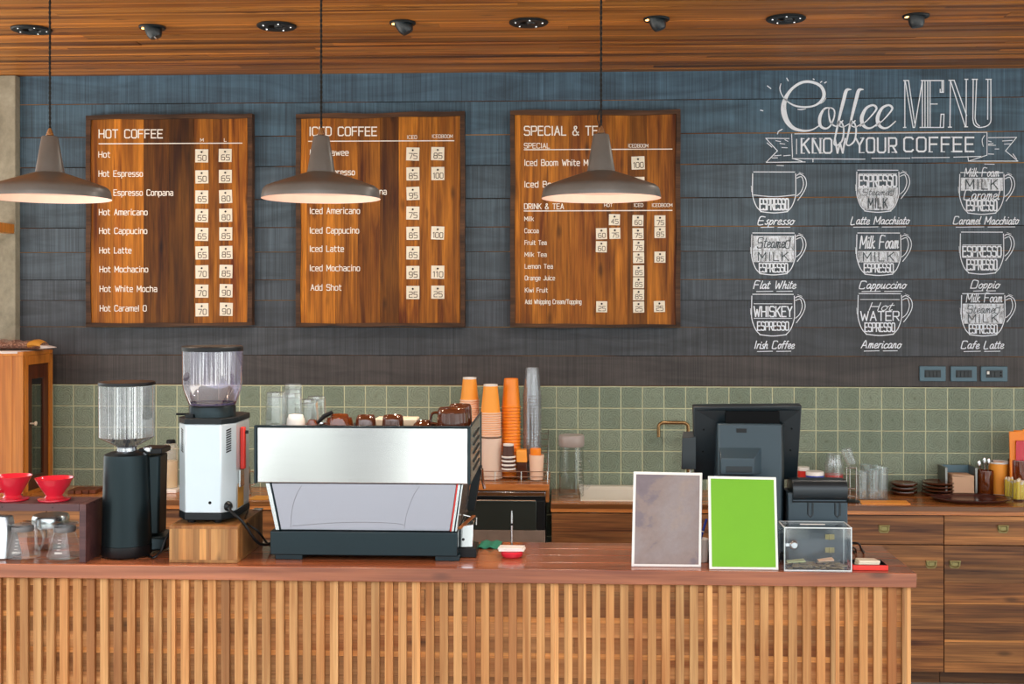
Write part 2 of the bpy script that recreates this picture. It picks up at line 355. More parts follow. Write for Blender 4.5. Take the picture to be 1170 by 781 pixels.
def tile_mat(x0, z0, p):
    n = NT('embossed green tiles'); v = n.obj()
    sp = n.n('ShaderNodeSeparateXYZ'); n.l(v, sp.inputs[0])
    a = n.math('DIVIDE', n.math('SUBTRACT', sp.outputs[0], x0), p); b = n.math('DIVIDE', n.math('SUBTRACT', sp.outputs[2], z0), p)
    fa, fb = n.math('FRACT', a), n.math('FRACT', b)
    ca, cb = n.math('SUBTRACT', fa, .5), n.math('SUBTRACT', fb, .5)
    ea, eb = n.math('ABSOLUTE', ca), n.math('ABSOLUTE', cb)
    edge = n.math('MAXIMUM', ea, eb)
    grout = n.ramp(edge, [(.468, 0.), (.482, 1.)])
    # floral relief: rings and petals about the tile centre
    r = n.math('SQRT', n.math('ADD', n.math('MULTIPLY', ca, ca), n.math('MULTIPLY', cb, cb)))
    th = n.math('ARCTAN2', cb, ca)
    pet = n.math('MULTIPLY', n.math('COSINE', n.math('MULTIPLY', th, 4.0)), .11)
    wob = n.math('MULTIPLY', n.noise(v, 60, 3, .6), .16)
    w1 = n.math('SINE', n.math('MULTIPLY', n.math('ADD', n.math('ADD', r, pet), wob), 58.0))
    w2 = n.math('SINE', n.math('ADD', n.math('MULTIPLY', th, 8.0), n.math('MULTIPLY', n.math('ADD', r, wob), 44.0)))
    nz = n.noise(v, 150, 4, .7, .6)
    relief = n.math('ADD', n.math('ADD', n.math('MULTIPLY', w1, .24), n.math('MULTIPLY', w2, .15)), n.math('MULTIPLY', nz, 1.25))
    fl = n.n('ShaderNodeCombineXYZ'); n.l(n.math('FLOOR', a), fl.inputs[0]); n.l(n.math('FLOOR', b), fl.inputs[1])
    wn = n.n('ShaderNodeTexWhiteNoise', noise_dimensions='3D'); n.l(fl.outputs[0], wn.inputs[0])
    base = n.mix(wn.outputs[0], lin('#74836f'), lin('#88957f'))
    mottled = n.ramp(relief, [(.2, .68), (.85, 1.18)])  # tile colour darker in low relief, lighter on the raised parts
    base = n.mix(1.0, base, mottled, 'MULTIPLY')
    col = n.mix(grout, base, lin('#cdd0aa'))
    h = n.math('SUBTRACT', n.math('MULTIPLY', relief, .5), n.math('MULTIPLY', grout, 1.0))
    n.bsdf(col, .42, 0, n.bump(h, .9, .004), Specular_IOR_Level=.5); return n.m
def concrete():
    n = NT('concrete'); v = n.obj()
    f = n.noise(v, 3, 6, .65, .6); f2 = n.noise(v, 40, 3, .6)
    c = n.mix(1.0, n.ramp(f, [(.3, '#77725f'), (.7, '#a59f8c')]), n.ramp(f2, [(.3, .85), (.7, 1.05)]), 'MULTIPLY')
    n.bsdf(c, .8, 0, n.bump(f2, .2, .003)); return n.m
M['conc'] = concrete()
M['floor'] = plain('floor tiles', '#a09a90', .5, 0, .12, 3)
M['chalk'] = None
def chalk(name, cover):
    n = NT(name); v = n.obj()
    f = n.noise(n.map(v, (1, 1, 1)), 260, 3, .7)
    g2 = n.noise(n.map(v, (60, 1, 22)), 1.0, 2, .6, .8)
    k = n.ramp(n.math('ADD', n.math('MULTIPLY', f, .5), n.math('MULTIPLY', g2, .5)), [(cover - .12, 0.), (cover + .12, 1.)])
    d = n.n('ShaderNodeBsdfDiffuse'); d.inputs[0].default_value = (*lin('#eef6ff'), 1)
    t = n.n('ShaderNodeBsdfTransparent'); mx = n.n('ShaderNodeMixShader')
    n.l(k, mx.inputs[0]); n.l(t.outputs[0], mx.inputs[1]); n.l(d.outputs[0], mx.inputs[2]); n.l(mx.outputs[0], n.out.inputs[0]); return n.m
M['chalk'] = chalk('white chalk', .30)
M['chalk2'] = chalk('rubbed chalk fill', .44)
M['slate'] = plain('letters left dark in the chalk', '#3c4a52', .7)
M['ink'] = plain('white paint', '#f1ece2', .6, 0, .03)
M['card'] = plain('cream card', '#ece3cf', .6, 0, .04)
M['digit'] = plain('brown digits', '#4b3626', .6)
M['black'] = plain('black plastic', '#0f1214', .35, Specular_IOR_Level=.3)
M['matte'] = plain('matte black', '#12191c', .45, Specular_IOR_Level=.3)
M['nail'] = plain('nail head', '#20140c', .4)
M['lamp'] = plain('aged grey metal', '#787875', .34, .4, .25, 9)
M['lampin'] = plain('white enamel inside', '#e8cfc2', .5)
M['bulb'] = emis('lit bulb', '#ffc89a', 3)
M['cord'] = plain('twisted cord', '#14120f', .8)
M['steel'] = steel('brushed steel', '#d6d8d7', .13, 'X', .06)
M['steel2'] = steel('satin grey steel', '#a2a2aa', .40, 'X')
M['steelz'] = steel('satin steel', '#c8cccc', .25, 'Z')
M['silver'] = plain('silver paint', '#c9d6dc', .32, .35, .03)
M['teal'] = plain('dark enamel', '#0f252b', .25, .2, .1, Specular_IOR_Level=.4)
M['chrome'] = plain('chrome', '#d8dada', .08, 1.0, .02)
M['gblack'] = plain('grinder black', '#1e2a2d', .33, .7, .05)
M['hop'] = glass('clear hopper', (.76, .77, .80), 1.5, .06, .06, (.7, .72, .75), 6)
M['hop2'] = glass('violet tinted hopper', (.70, .66, .78), 1.5, .06, .06, (.6, .55, .65), 6)
M['glass'] = glass('clear glass', (.94, .96, .955), 1.5, .03, .05, (.85, .92, .95), 2.4)
M['glass2'] = glass('very clear glass', (.95, .965, .96), 1.45, .03, .025, (.9, .95, 1), boost=1.2)
M['acry'] = glass('clear acrylic', (.95, .965, .97), 1.42, .03, .0, boost=1.2)
M['acedge'] = plain('frosted acrylic edge', '#dfe5e3', .3, 0, .03)
M['pane'] = glass('cabinet pane', (.75, .78, .74), 1.6, .02)
M['red'] = plain('red ceramic', '#d02438', .18, 0, .04, Coat_Weight=.5)
M['redp'] = plain('red plastic', '#dc3327', .3, 0, .04)
M['white'] = plain('white ceramic', '#efece4', .25, 0, .03)
M['paper'] = plain('white paper', '#e9e4dc', .7, 0, .04)
M['orange'] = plain('orange paper', '#ffa63a', .5, 0, .04)
M['orangep'] = plain('orange plastic', '#ff9124', .3, 0, .05)
M['cuprim'] = plain('pale rolled rim', '#f3cdb0', .5, 0, .03)
M['brownp'] = plain('brown paper', '#4a281c', .5)
M['clearcup'] = glass('clear plastic cup', (.93, .935, .94), 1.45, .08, .05, (.95, .96, .98), 2.2)
M['clearpink'] = glass('rosy plastic cup', (1, .86, .76), 1.4, .12, .6, (1, .84, .70))
M['amber'] = glass('brown glass', (.60, .22, .06), 1.55, .04, .3, (.32, .08, .015), 2)
M['dkcup'] = plain('dark brown glaze', '#4a2412', .12, 0, .1, Coat_Weight=.6)
M['cream'] = plain('cream ceramic', '#e6d6bc', .4, 0, .04)
M['pvc'] = plain('beige sauce', '#e6cd9c', .4, 0, .08)
M['frost'] = glass('frosted bottle', (.92, .9, .86), 1.4, .3, .2, (.85, .78, .7))
M['green'] = plain('lime green print', '#6cab00', .6, 0, .07, 9)
M['cloth'] = plain('green cloth', '#2e8468', .9, 0, .12, 40)
M['blue'] = plain('blue pen', '#1c3fae', .35)
M['pos'] = plain('slate plastic', '#2b3d46', .40, 0, .05)
M['posd'] = plain('dark slate plastic', '#121d22', .36, 0, .06)
M['brass'] = plain('aged brass', '#968b5c', .35, .85, .15)
M['gold'] = plain('bronze tap', '#9a7a52', .25, .9, .1)
M['sink'] = plain('enamel sink', '#d9d3c4', .3, 0, .03)
M['fridge'] = plain('dark stainless door', '#3a423e', .28, .6, .1)
M['fridge2'] = plain('brown plinth panel', '#86766a', .4, .4, .25, 18)
M['wire'] = plain('chrome wire', '#b9b8b2', .2, .9, .05)
M['tray'] = plain('dark brown tray', '#4a2a24', .22, 0, .1)
M['saucer'] = plain('dark brown saucer', '#5a2d16', .18, 0, .15, Coat_Weight=.4)
M['yellow'] = plain('yellow sachet', '#f4d41c', .4, 0, .06)
M['kraft'] = plain('kraft napkins', '#dcb391', .8, 0, .05)
M['note'] = plain('banknote', '#a9ad7c', .8, 0, .2, 60)
M['coin'] = plain('coins', '#a8906a', .35, .7, .3, 60)
M['bag'] = plain('plastic sheet', '#cfc2bb', .3, 0, .1)
M['foil'] = plain('foil bag', '#c9cdcf', .28, .8, .1, 20)
M['tape'] = plain('yellow tape', '#c98d33', .5, 0, .1)
M['switch'] = plain('blue grey plate', '#4f6e7c', .35, 0, .05)
M['switchd'] = plain('dark switch module', '#1d2528', .4)
M['coil'] = plain('speaker grille', '#060708', .6, Specular_IOR_Level=.1)
M['lampface'] = emis('lit spot lens', '#ffb060', 6)
def beans():
    n = NT('coffee beans in clear bag'); vo = n.n('ShaderNodeTexVoronoi'); n.l(n.map(n.obj(), (110, 110, 110)), vo.inputs['Vector']); vo.inputs['Scale'].default_value = 1.0
    n.bsdf(n.ramp(vo.outputs['Distance'], [(.2, '#b08c7a'), (.6, '#6e4c40')]), .3, 0, n.bump(vo.outputs['Distance'], .6, .004), Coat_Weight=.3); return n.m
M['beans'] = beans()
def greyprint():
    n = NT('worn mauve print'); v = n.obj()
    f = n.noise(n.map(v, (4.5, 4.5, 4.5), (3.1, .4, .2)), 1.0, 6, .6, .4); f2 = n.noise(n.map(v, (60, 60, 60)), 1.0, 3, .7)
    c = n.ramp(f, [(.34, '#6a5d60'), (.45, '#74666a'), (.48, '#85736c'), (.62, '#8a7d7a'), (.8, '#9a8270')])
    n.bsdf(n.mix(1.0, c, n.ramp(f2, [(.3, .93), (.7, 1.04)]), 'MULTIPLY'), .5); return n.m
M['mauve'] = greyprint()
def perf():
    n = NT('perforated steel'); vo = n.n('ShaderNodeTexVoronoi'); n.l(n.map(n.obj(), (190, 190, 190)), vo.inputs['Vector']); vo.inputs['Scale'].default_value = 1.0; vo.inputs['Randomness'].default_value = 0.2
    n.bsdf(n.ramp(vo.outputs['Distance'], [(.25, '#181818'), (.4, '#8f8f8a')]), .3, .8); return n.m
M['perf'] = perf()
# ------------------------------------------------------------------ the setting
def zw(v, u=1000, Y=YW): return vz(v, u, Y)
ZCEIL = zw(83, 585)
XL, XR = -4.2, 4.6
# plank wall
lines = [83, 112, 151, 186.5, 225, 258, 286.5, 319, 343, 374, 407, 441.6]   # joints as they meet column u=1000
zs = [zw(v, 1000) for v in lines]; zs[0] = ZCEIL + .02
ZT = zs[-1]                                                                # top of the tiles
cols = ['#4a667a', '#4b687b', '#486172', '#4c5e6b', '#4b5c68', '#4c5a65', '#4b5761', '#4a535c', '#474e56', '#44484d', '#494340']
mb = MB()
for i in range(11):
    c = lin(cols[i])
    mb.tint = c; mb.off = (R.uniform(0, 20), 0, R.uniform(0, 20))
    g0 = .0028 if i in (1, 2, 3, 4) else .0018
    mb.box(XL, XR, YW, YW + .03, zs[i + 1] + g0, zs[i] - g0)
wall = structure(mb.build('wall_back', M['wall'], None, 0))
mb = MB(); mb.box(XL, XR, YW + .006, YW + .05, ZT - .02, ZCEIL + .1); mb.build('gap_backing', M['gap'], wall)
ZB = .90                                                                   # back counter top
TP = .1158; tx0 = ux(709.4, YW)
M['tile'] = tile_mat(tx0, ZT - .004 - TP * 20, TP)
mb = MB(); mb.box(XL, XR, YW - .006, YW + .05, 0, ZT - .002); mb.build('tile_backsplash', M['tile'], wall)
mb = MB(); mb.box(XL, XR + 2, -1.5, YW + .1, -.1, 0); structure(mb.build('floor', M['floor']))
# ceiling of narrow strips
mb = MB(); y = YW + .1
while y > 1.2:
    w = R.choice((.035, .05, .06, .075, .09)); x = XL - 1 - R.uniform(0, 2)
    while x < XR + 2:
        L = R.uniform(2.6, 6.5); mb.shuffle(.62, 1.25, .07)
        if R.random() < .12: mb.tint = tuple(a * 1.35 for a in mb.tint)
        dz = R.uniform(0, .003)
        mb.box(x, x + L - .0008, y - w + .0012, y, ZCEIL + dz, ZCEIL + .03); x += L
    y -= w
structure(mb.build('ceiling', M['ceil']))
# concrete pilaster at the left
YP = 6.315
mb = MB(); mb.box(-4.0, ux(17.5, YP), YP, YW + .02, 0, ZCEIL); structure(mb.build('wall_left', M['conc'], None, .004))
xs = ux(16.3, YP - .004)
mb = MB(); mb.shuffle(1, 1); mb.box(xs - .05, xs, 5.2, YP - .002, zw(267, 16, YP), zw(256, 16, YP))
sh = mb.build('wall_shelf_rail', M['frame_w'], None, .003); tag(sh, 'short orange wooden rail fixed to the concrete pilaster at the left edge', 'shelf')

# ------------------------------------------------------------------ chalk on the wall (painted marks: parts of the wall)
YCH = YW - .0012
def wf(dy=0.):
    return lambda x, y: tuple(at(x, y, YCH - dy))
W0, W1, W2 = wf(), wf(.0008), wf(.0016)
def part(mb, name, mat, parent, label=None):
    o = mb.build(name, mat, parent, 0, True, recalc=False)
    if label: o['label'] = label
    return o
mb = MB()
def brush(p, w=2.4, fn=W0, k=8):
    """p: list of (x,y,width) in the 870..1020 crop frame (7.1 px per px)"""
    q = spline([(870 + a / 7.1, 80 + b / 7.1, c / 7.1) for a, b, c in p], k)
    ribbon(mb, [(a, b) for a, b, c in q], [max(c, .5) for a, b, c in q], fn, 8)
brush([(158, 110, 6), (150, 150, 9), (165, 200, 8), (205, 250, 10), (270, 288, 14), (350, 300, 15), (430, 288, 15), (490, 245, 24), (508, 190, 28), (480, 130, 24), (410, 98, 22), (330, 100, 22), (250, 150, 22), (195, 230, 32), (180, 320, 44), (205, 410, 40), (260, 470, 28), (340, 492, 18), (410, 484, 12), (470, 450, 9)])
brush([(560, 305, 8), (510, 315, 16), (475, 380, 26), (478, 450, 24), (520, 474, 16), (560, 450, 12), (590, 380, 12), (590, 325, 12), (556, 306, 10), (545, 340, 8), (560, 420, 16), (600, 455, 10), (640, 440, 8)])
for dx in (0, 100):
    brush([(620 + dx, 455, 8), (660 + dx, 410, 10), (640 + dx, 330, 10)][:2])
    brush([(728 + dx, 158, 6), (690 + dx, 165, 26), (668 + dx, 240, 28), (645 + dx, 330, 24), (620 + dx, 440, 18), (595 + dx, 560, 14), (590 + dx, 600, 12), (615 + dx, 610, 12), (655 + dx, 570, 14), (668 + dx, 490, 14), (655 + dx, 430, 12), (630 + dx, 415, 12), (622 + dx, 440, 10), (660 + dx, 462, 9), (720 + dx, 430, 8)])
for dx in (0, 128):
    brush([(800 + dx, 455, 8), (860 + dx, 405, 9), (925 + dx, 330, 14), (930 + dx, 300, 18), (900 + dx, 285, 16), (850 + dx, 310, 22), (815 + dx, 380, 30), (822 + dx, 440, 28), (860 + dx, 470, 18), (905 + dx, 462, 12), (960 + dx, 415, 9)])
brush([(295, 318, 6), (325, 320, 9), (360, 314, 5)])
brush([(525, 225, 4), (505, 255, 5), (480, 272, 4)])
for a, b, c, d in ((205, 65, 217, 88), (48, 128, 76, 150), (-8, 325, 12, 330), (135, 500, 168, 480), (478, 100, 490, 92), (512, 105, 526, 96), (420, 72, 428, 76), (130, 518, 134, 508)): brush([(a, b, 8), (c, d, 8)])
part(mb, 'chalk_title_script', M['chalk'], wall, 'large white script word Coffee above the banner')
mb = MB()
def B(s, w=1.15, fn=W0, sm=False):                                         # crop 1020..1170 frame, 7.1
    for st in P_(s):
        q = [(1020 + a / 7.1, 80 + b / 7.1) for a, b in st]
        ribbon(mb, spline(q, 5) if sm else q, w, fn, 6)
B('88,85 128,85;98,85 98,465;86,465 108,465;103,95 165,465;128,85 178,430;165,465 178,465;178,465 240,90;230,85 268,85;240,90 240,465;262,85 262,465;220,465 410,465')
B('284,85 284,465;303,85 303,465;270,85 412,85 412,180 385,180 385,155;400,88 400,175;303,275 362,275;385,465 392,358 416,358 412,465')
B('455,83 500,83;468,83 464,463;450,463 478,463;470,90 590,462;498,83 600,370;585,75 610,75;597,78 595,460;583,460 608,460')
B('645,75 688,75;653,78 650,400;680,80 668,390;755,75 800,75;772,80 770,400;796,78 797,400')
B('650,400 660,440 690,463 730,463 770,450 792,425 797,400;668,390 678,430 705,455', 1.15, W0, True)
part(mb, 'chalk_title_capitals', M['chalk'], wall, 'tall outlined white capitals spelling MENU')
mb = MB()
def A_(s, w=.9, fn=W0):                                                    # crop 870.. frame 7.1
    for st in P_(s): ribbon(mb, [(870 + a / 7.1, 80 + b / 7.1) for a, b in st], w, fn, 6)
A_('35,553 225,555;35,553 130,655 38,748;38,748 355,745;245,518 252,705;270,517 1830,505;250,715 330,740;255,718 840,722;418,722 418,745;285,560 285,680')
A_('45,590 85,625;115,572 155,580;150,595 190,600;165,628 210,630;105,695 160,690;180,695 235,690;85,712 130,712;190,565 215,578', .8)
A_('895,715 1205,714;1220,711 1525,708;1560,706 1780,700', .9)
B('765,505 765,690 615,738 610,705;775,548 1005,545 915,655 1015,738 620,738;775,610 835,610;775,680 820,682;775,575 800,582;775,600 815,595;905,600 960,598;890,575 970,570;975,680 1005,720;830,640 860,640', .85)
B('745,530 727,560 727,590 735,620', .8, W0, True)
A_('125,772 180,775', .7); B('745,762 825,764', .7)
part(mb, 'chalk_banner', M['chalk'], wall, 'white ribbon banner drawn under the title')
mb = MB()
wx0 = 870 + 325 / 7.1
def serif(s, x0, x1, yb, h):
    text(mb, s, x0, yb, h, W1, x1 - x0, .125, gap=2.6)
serif('KNOW', wx0, 870 + 680 / 7.1, 80 + 672 / 7.1, 16.5); serif('YOUR', 870 + 765 / 7.1, 1024.2, 80 + 668 / 7.1, 16.5); serif('COFFEE', 1033, 1112.5, 80 + 660 / 7.1, 16)
for x in (917, 930.5, 938, 985, 997, 1021, 1063, 1077, 1089):
    ribbon(mb, [(x - 2.4, 175 - (x - 917) * .011), (x + 2.8, 175 - (x - 917) * .011)], .9, W1, 0)
    ribbon(mb, [(x - 2.2, 158.3 - (x - 917) * .011), (x + 2.2, 158.3 - (x - 917) * .011)], .9, W1, 0)
part(mb, 'chalk_banner_words', M['chalk'], wall, 'white capitals KNOW YOUR COFFEE inside the banner')
def clip_x(y, l, r, t, b):
    """half width of the drawn mug at height y"""
    k = max(0, (y - (t + (b - t) * .55)) / ((b - t) * .45)); return 9.5 * k ** 2.2
def mug(l, r, t, b, cap, cl, cr, cy, items, smallhandle=False):
    global mb
    mb = MB(); h = b - t; m = MB()
    side = lambda x, s: spline([(x, t + 2), (x - s * .3, t + h * .4), (x + s * .2, t + h * .62), (x + s * 4.2, t + h * .86), (x + s * 9.5, b - .5)], 5)
    ribbon(mb, [(l + 1, t), (r - 1, t + .1)], .95, W0); ribbon(mb, side(l, 1), 1.0, W0); ribbon(mb, side(r, -1), 1.0, W0)
    ribbon(mb, spline([(l + 9, b - .4), ((l + r) / 2, b + 1.1), (r - 9, b - .4)], 6), 1.1, W0)
    for k, o in ((0, 0), (1, 3.2)):
        ribbon(mb, spline([(r + 1.4, t + 4 + o), (r + 5, t + 2.4 + o), (r + 10.6 - o, t + 6.3), (r + 12.4 - o * 1.05, t + 14), (r + 9.5 - o, t + 22.5), (r + 1.5 + (0 if k else 1), t + 32.5 - o * 1.6)], 6), .9, W0)
    ribbon(mb, [(l - 1.6, t + h * .35), (l - 1.2, t + h * .5)], .5, W0); ribbon(mb, [(r + 4, t + .5), (r + 9, t + 2.4)], .45, W0)
    dark = MB(); fill = MB()
    for it in items:
        k = it[0]
        if k == 'line': ribbon(mb, [(l + 2.5, it[1]), (r - 2.5, it[1] + .1)], .7, W0)
        elif k == 'curve': ribbon(mb, spline([(l + 1, it[1]), ((l + r) / 2, it[1] + 2), (r - 1, it[1])], 6), .9, W0)
        elif k == 'block':
            a, c = it[2], it[3]; i0 = clip_x(c, l, r, t, b) * .8
            text(mb, it[1], l + 2.6 + i0, c, c - a, W1, (r - l) - 5.2 - 2 * i0, it[4] if len(it) > 4 else .14, gap=2.0)
        elif k == 'script': text(mb, it[1], it[4], it[3], it[3] - it[2], W1, it[5] - it[4], .10, True, .22, 2.0)
        elif k == 'band':
            n = 10
            for j in range(n):
                y0 = it[1] + (it[2] - it[1]) * j / n; y1 = it[1] + (it[2] - it[1]) * (j + 1) / n
                i0, i1 = 1.2 + clip_x(y0, l, r, t, b), 1.2 + clip_x(y1, l, r, t, b)
                fb = fill.add([W0(l + i0, y0), W0(r - i0, y0), W0(r - i1, y1), W0(l + i1, y1)]); fill.face([fb, fb + 1, fb + 2, fb + 3])
            ribbon(mb, [(l + 1.5, it[1]), (r - 1.5, it[1])], .55, W1, 4)
        elif k == 'dark':
            i0 = clip_x(it[3], l, r, t, b); text(dark, it[1], l + 7 + i0, it[3], it[3] - it[2], W2, (r - l) - 14 - 2 * i0, .11, gap=3.2)
        elif k == 'darks': text(dark, it[1], l + 6, it[3], it[3] - it[2], W2, (r - l) - 13, .09, True, .2, 2)
    o = part(mb, 'chalk_mug', M['chalk'], wall, 'white chalk drawing of a mug captioned ' + cap)
    if fill.f: part(fill, 'chalk_fill', M['chalk2'], o, 'hatched milk layer')
    if dark.f: part(dark, 'dark_letters', M['slate'], o)
    mb = MB(); text(mb, cap, cl, cy, 8.6, W0, cr - cl, .13, True, .26, 2.0, jit=.25)
    ribbon(mb, [(cl + 3, cy + 3.4), ((cl + cr) / 2 - 1, cy + 3)], .8, W0, 0); ribbon(mb, [((cl + cr) / 2 + 3, cy + 3.2), (cr - 2, cy + 3)], .8, W0, 0)
    part(mb, 'chalk_caption', M['chalk'], o, 'handwritten caption ' + cap)
mug(860, 909, 196.3, 242, 'Espresso', 866, 905, 256.3, [('curve', 222.6), ('block', 'ESPRESSO', 227, 239.5)])
mug(979, 1027, 194.3, 241.3, 'Latte Macchiato', 972, 1037, 256, [('line', 198.4), ('block', 'ESPRESSO', 200, 213), ('band', 214.2, 240), ('darks', 'Steamed', 216, 223), ('dark', 'MILK', 226.5, 237.5)])
mug(1096.6, 1147, 197, 243.6, 'Caramel Macchiato', 1089, 1162, 256, [('script', 'Milk Foam', 192, 201.5, 1102, 1140), ('band', 203.2, 217.8), ('dark', 'MILK', 205, 216), ('script', 'Caramel', 217, 228, 1101, 1140), ('block', 'ESPRESSO', 229, 240.5)])
mug(859, 908.5, 266, 312.8, 'Flat White', 861, 907.5, 329.5, [('band', 269.6, 286.2), ('darks', 'Steamed', 271.5, 283), ('band', 286.8, 299.3), ('dark', 'MILK', 288, 297.6), ('block', 'ESPRESSO', 300.8, 310.6)])
mug(979, 1029, 266, 313.4, 'Cappuccino', 981.5, 1033, 329.5, [('script', 'Milk Foam', 269.5, 283.5, 982.5, 1025), ('band', 287, 299.6), ('dark', 'MILK', 288.2, 298), ('block', 'ESPRESSO', 301, 310.8)])
mug(1097.4, 1146.5, 265, 312, 'Doppio', 1109, 1139.7, 329, [('line', 279.6), ('block', 'ESPRESSO', 281.4, 292.8), ('line', 294), ('block', 'ESPRESSO', 296.4, 308)])
mug(859, 907.5, 336, 382.5, 'Irish Coffee', 862, 906, 398, [('line', 346.8), ('block', 'WHISKEY', 350, 361.5, .13), ('line', 363.4), ('block', 'ESPRESSO', 367.5, 377)])
mug(980.5, 1030, 335.2, 382, 'Americano', 984, 1027.5, 397.5, [('line', 342), ('script', 'Hot', 345.5, 354.5, 993, 1017), ('block', 'WATER', 355.6, 366, .13), ('block', 'ESPRESSO', 368.8, 378.5)])
mug(1098.7, 1148, 335.3, 382.5, 'Cafe Latte', 1098, 1145, 398, [('script', 'Milk Foam', 335, 345, 1104, 1143.5), ('band', 347, 369.6), ('darks', 'Steamed', 349, 357.5), ('dark', 'MILK', 359, 368), ('block', 'ESPRESSO', 370.6, 380.4)])

# ------------------------------------------------------------------ switch plates
lab = ['blue grey switch plate, left of the three on the wall above the tiles', 'blue grey switch plate, middle of the three on the wall above the tiles', 'blue grey outlet plate with white sockets, right of the three above the tiles']
for i, (u0, u1) in enumerate(((1050, 1080), (1085.5, 1115.5), (1120, 1150.5))):
    Yp = YW; x0, x1 = ux(u0, Yp), ux(u1, Yp); z0, z1 = zw(435.4, 1100), zw(418, 1100); zc = (z0 + z1) / 2; xc = (x0 + x1) / 2
    t = thing('wall_switch_plate', lab[i], 'switch' if i < 2 else 'outlet', (xc, Yp, zc), 'switch plates above the tiles')
    mb = MB(); mb.box(x0, x1, Yp - .011, Yp - .0005, z0, z1); mb.build('plate', M['switch'], t, .003)
    w = (x1 - x0) * .62
    mb = MB(); mb.box(xc - w / 2, xc + w / 2, Yp - .013, Yp - .0105, zc - .02, zc + .02); md = mb.build('switch_module', M['switchd'], t, .001)
    for k in range(4):
        a = xc - w / 2 + .004 + k * (w - .008) / 4
        if i == 2 and k in (0, 3): continue
        mb = MB(); mb.box(a + .001, a + (w - .008) / 4 - .001, Yp - .0165, Yp - .012, zc - .015, zc + .012); mb.build('switch_key', M['switchd'], md, .001)
    if i == 2:
        mb = MB(); mb.box(xc - w / 2 + .004, xc - w / 2 + .017, Yp - .015, Yp - .012, zc - .002, zc + .014); mb.build('white_socket', M['white'], md, .001)
        mb = MB()
        for q in (.008, -.008): mb.lathe([(0, 0), (.004, 0), (.004, .003), (0, .003)], (xc + w / 2 - .01, Yp - .0155, zc + q), 10, 'y')
        mb.build('socket_hole', M['coil'], md)

# ------------------------------------------------------------------ menu signs
YB = 6.325
tagn = 0
def menu_sign(u0, u1, v0l, v0r, v1l, v1r, label, planks, wob):
    xc = (ux(u0, YB) + ux(u1, YB)) / 2
    t = thing('menu_sign', label, 'menu board', (xc, YW, vz(v1l, u0, YB)))
    fw = 5.2
    def top(u): return v0l + (v0r - v0l) * (u - u0) / (u1 - u0)
    def bot(u): return v1l + (v1r - v1l) * (u - u0) / (u1 - u0)
    mb = MB()
    edges = [u0 + fw + (u1 - u0 - 2 * fw) * e for e, _ in planks] + [u1 - fw]
    for k, (e, tn) in enumerate(planks):
        mb.off = (R.uniform(0, 30), 0, R.uniform(0, 30)); mb.tint = tn
        a, b = edges[k], edges[k + 1] - .12
        mb.prism([(ux(a, YB), vz(bot(a) - 3, a, YB)), (ux(b, YB), vz(bot(b) - 3, b, YB)), (ux(b, YB), vz(top(b) + 4.6, b, YB)), (ux(a, YB), vz(top(a) + 4.6, a, YB))], (YB, YW - .012), lambda p, q, h: (p, h, q))
    mb.build('plank_panel', M['board'], t, .0008)
    # live-edge border
    rr = random.Random(wob); mb = MB()
    n = 40; ph = [rr.uniform(0, 6) for _ in range(4)]
    wv = lambda k: .9 * math.sin(k * .35 + ph[0]) + .7 * math.sin(k * .13 + ph[1])
    YF = YB - .012
    for side in (0, 1):
        mb.shuffle(.9, 1.1)
        outer, inner = [], []
        for k in range(n + 1):
            u = u0 + (u1 - u0) * k / n
            if side == 0: outer.append((ux(u, YF), vz(top(u) + wv(k) * .6, u, YF))); inner.append((ux(u, YF), vz(top(u) + 5.4 + wv(k + 3) * .5, u, YF)))
            else: outer.append((ux(u, YF), vz(bot(u) + wv(k + 20) * .6, u, YF))); inner.append((ux(u, YF), vz(bot(u) - 3.8 + wv(k + 9) * .4, u, YF)))
        for k in range(n):
            q = [outer[k], outer[k + 1], inner[k + 1], inner[k]]
            mb.hexa([(x, YF, z) for x, z in q] + [(x, YW - .003, z) for x, z in q])
    for side in (0, 1):
        mb.shuffle(.9, 1.1); a0 = u0 if side == 0 else u1; sg = 1 if side == 0 else -1; m = 24
        pts = []
        for k in range(m + 1):
            f = k / m; wv2 = .5 * math.sin(k * .5 + ph[2])
            v = top(a0) + 5 + (bot(a0) - top(a0) - 8.6) * f
            pts.append((ux(a0 + sg * (wv2 * .4), YF), ux(a0 + sg * (fw + wv2), YF), vz(v, a0, YF)))
        for k in range(m):
            a, b = pts[k], pts[k + 1]
            q = [(a[0], a[2]), (a[1], a[2]), (b[1], b[2]), (b[0], b[2])]
            mb.hexa([(x, YF, z) for x, z in q] + [(x, YW - .003, z) for x, z in q])
    mb.build('live_edge_frame', M['bframe'], t, 0)
    return t
YL = YB - .0009
LF = lambda x, y: tuple(at(x, y, YL))
def letter(t, name, s, x0, x1, yc, h, stroke=.15, gap=2.2):
    mb = MB(); text(mb, s, x0, yc + h / 2, h, LF, x1 - x0, stroke * .85, gap=gap); return part(mb, name, M['ink'], t)
def rule(t, x0, x1, y, w=1.1):
    mb = MB(); ribbon(mb, [(x0, y + .35), (x1, y - .35)], w, LF, 0); part(mb, 'rule_line', M['ink'], t)
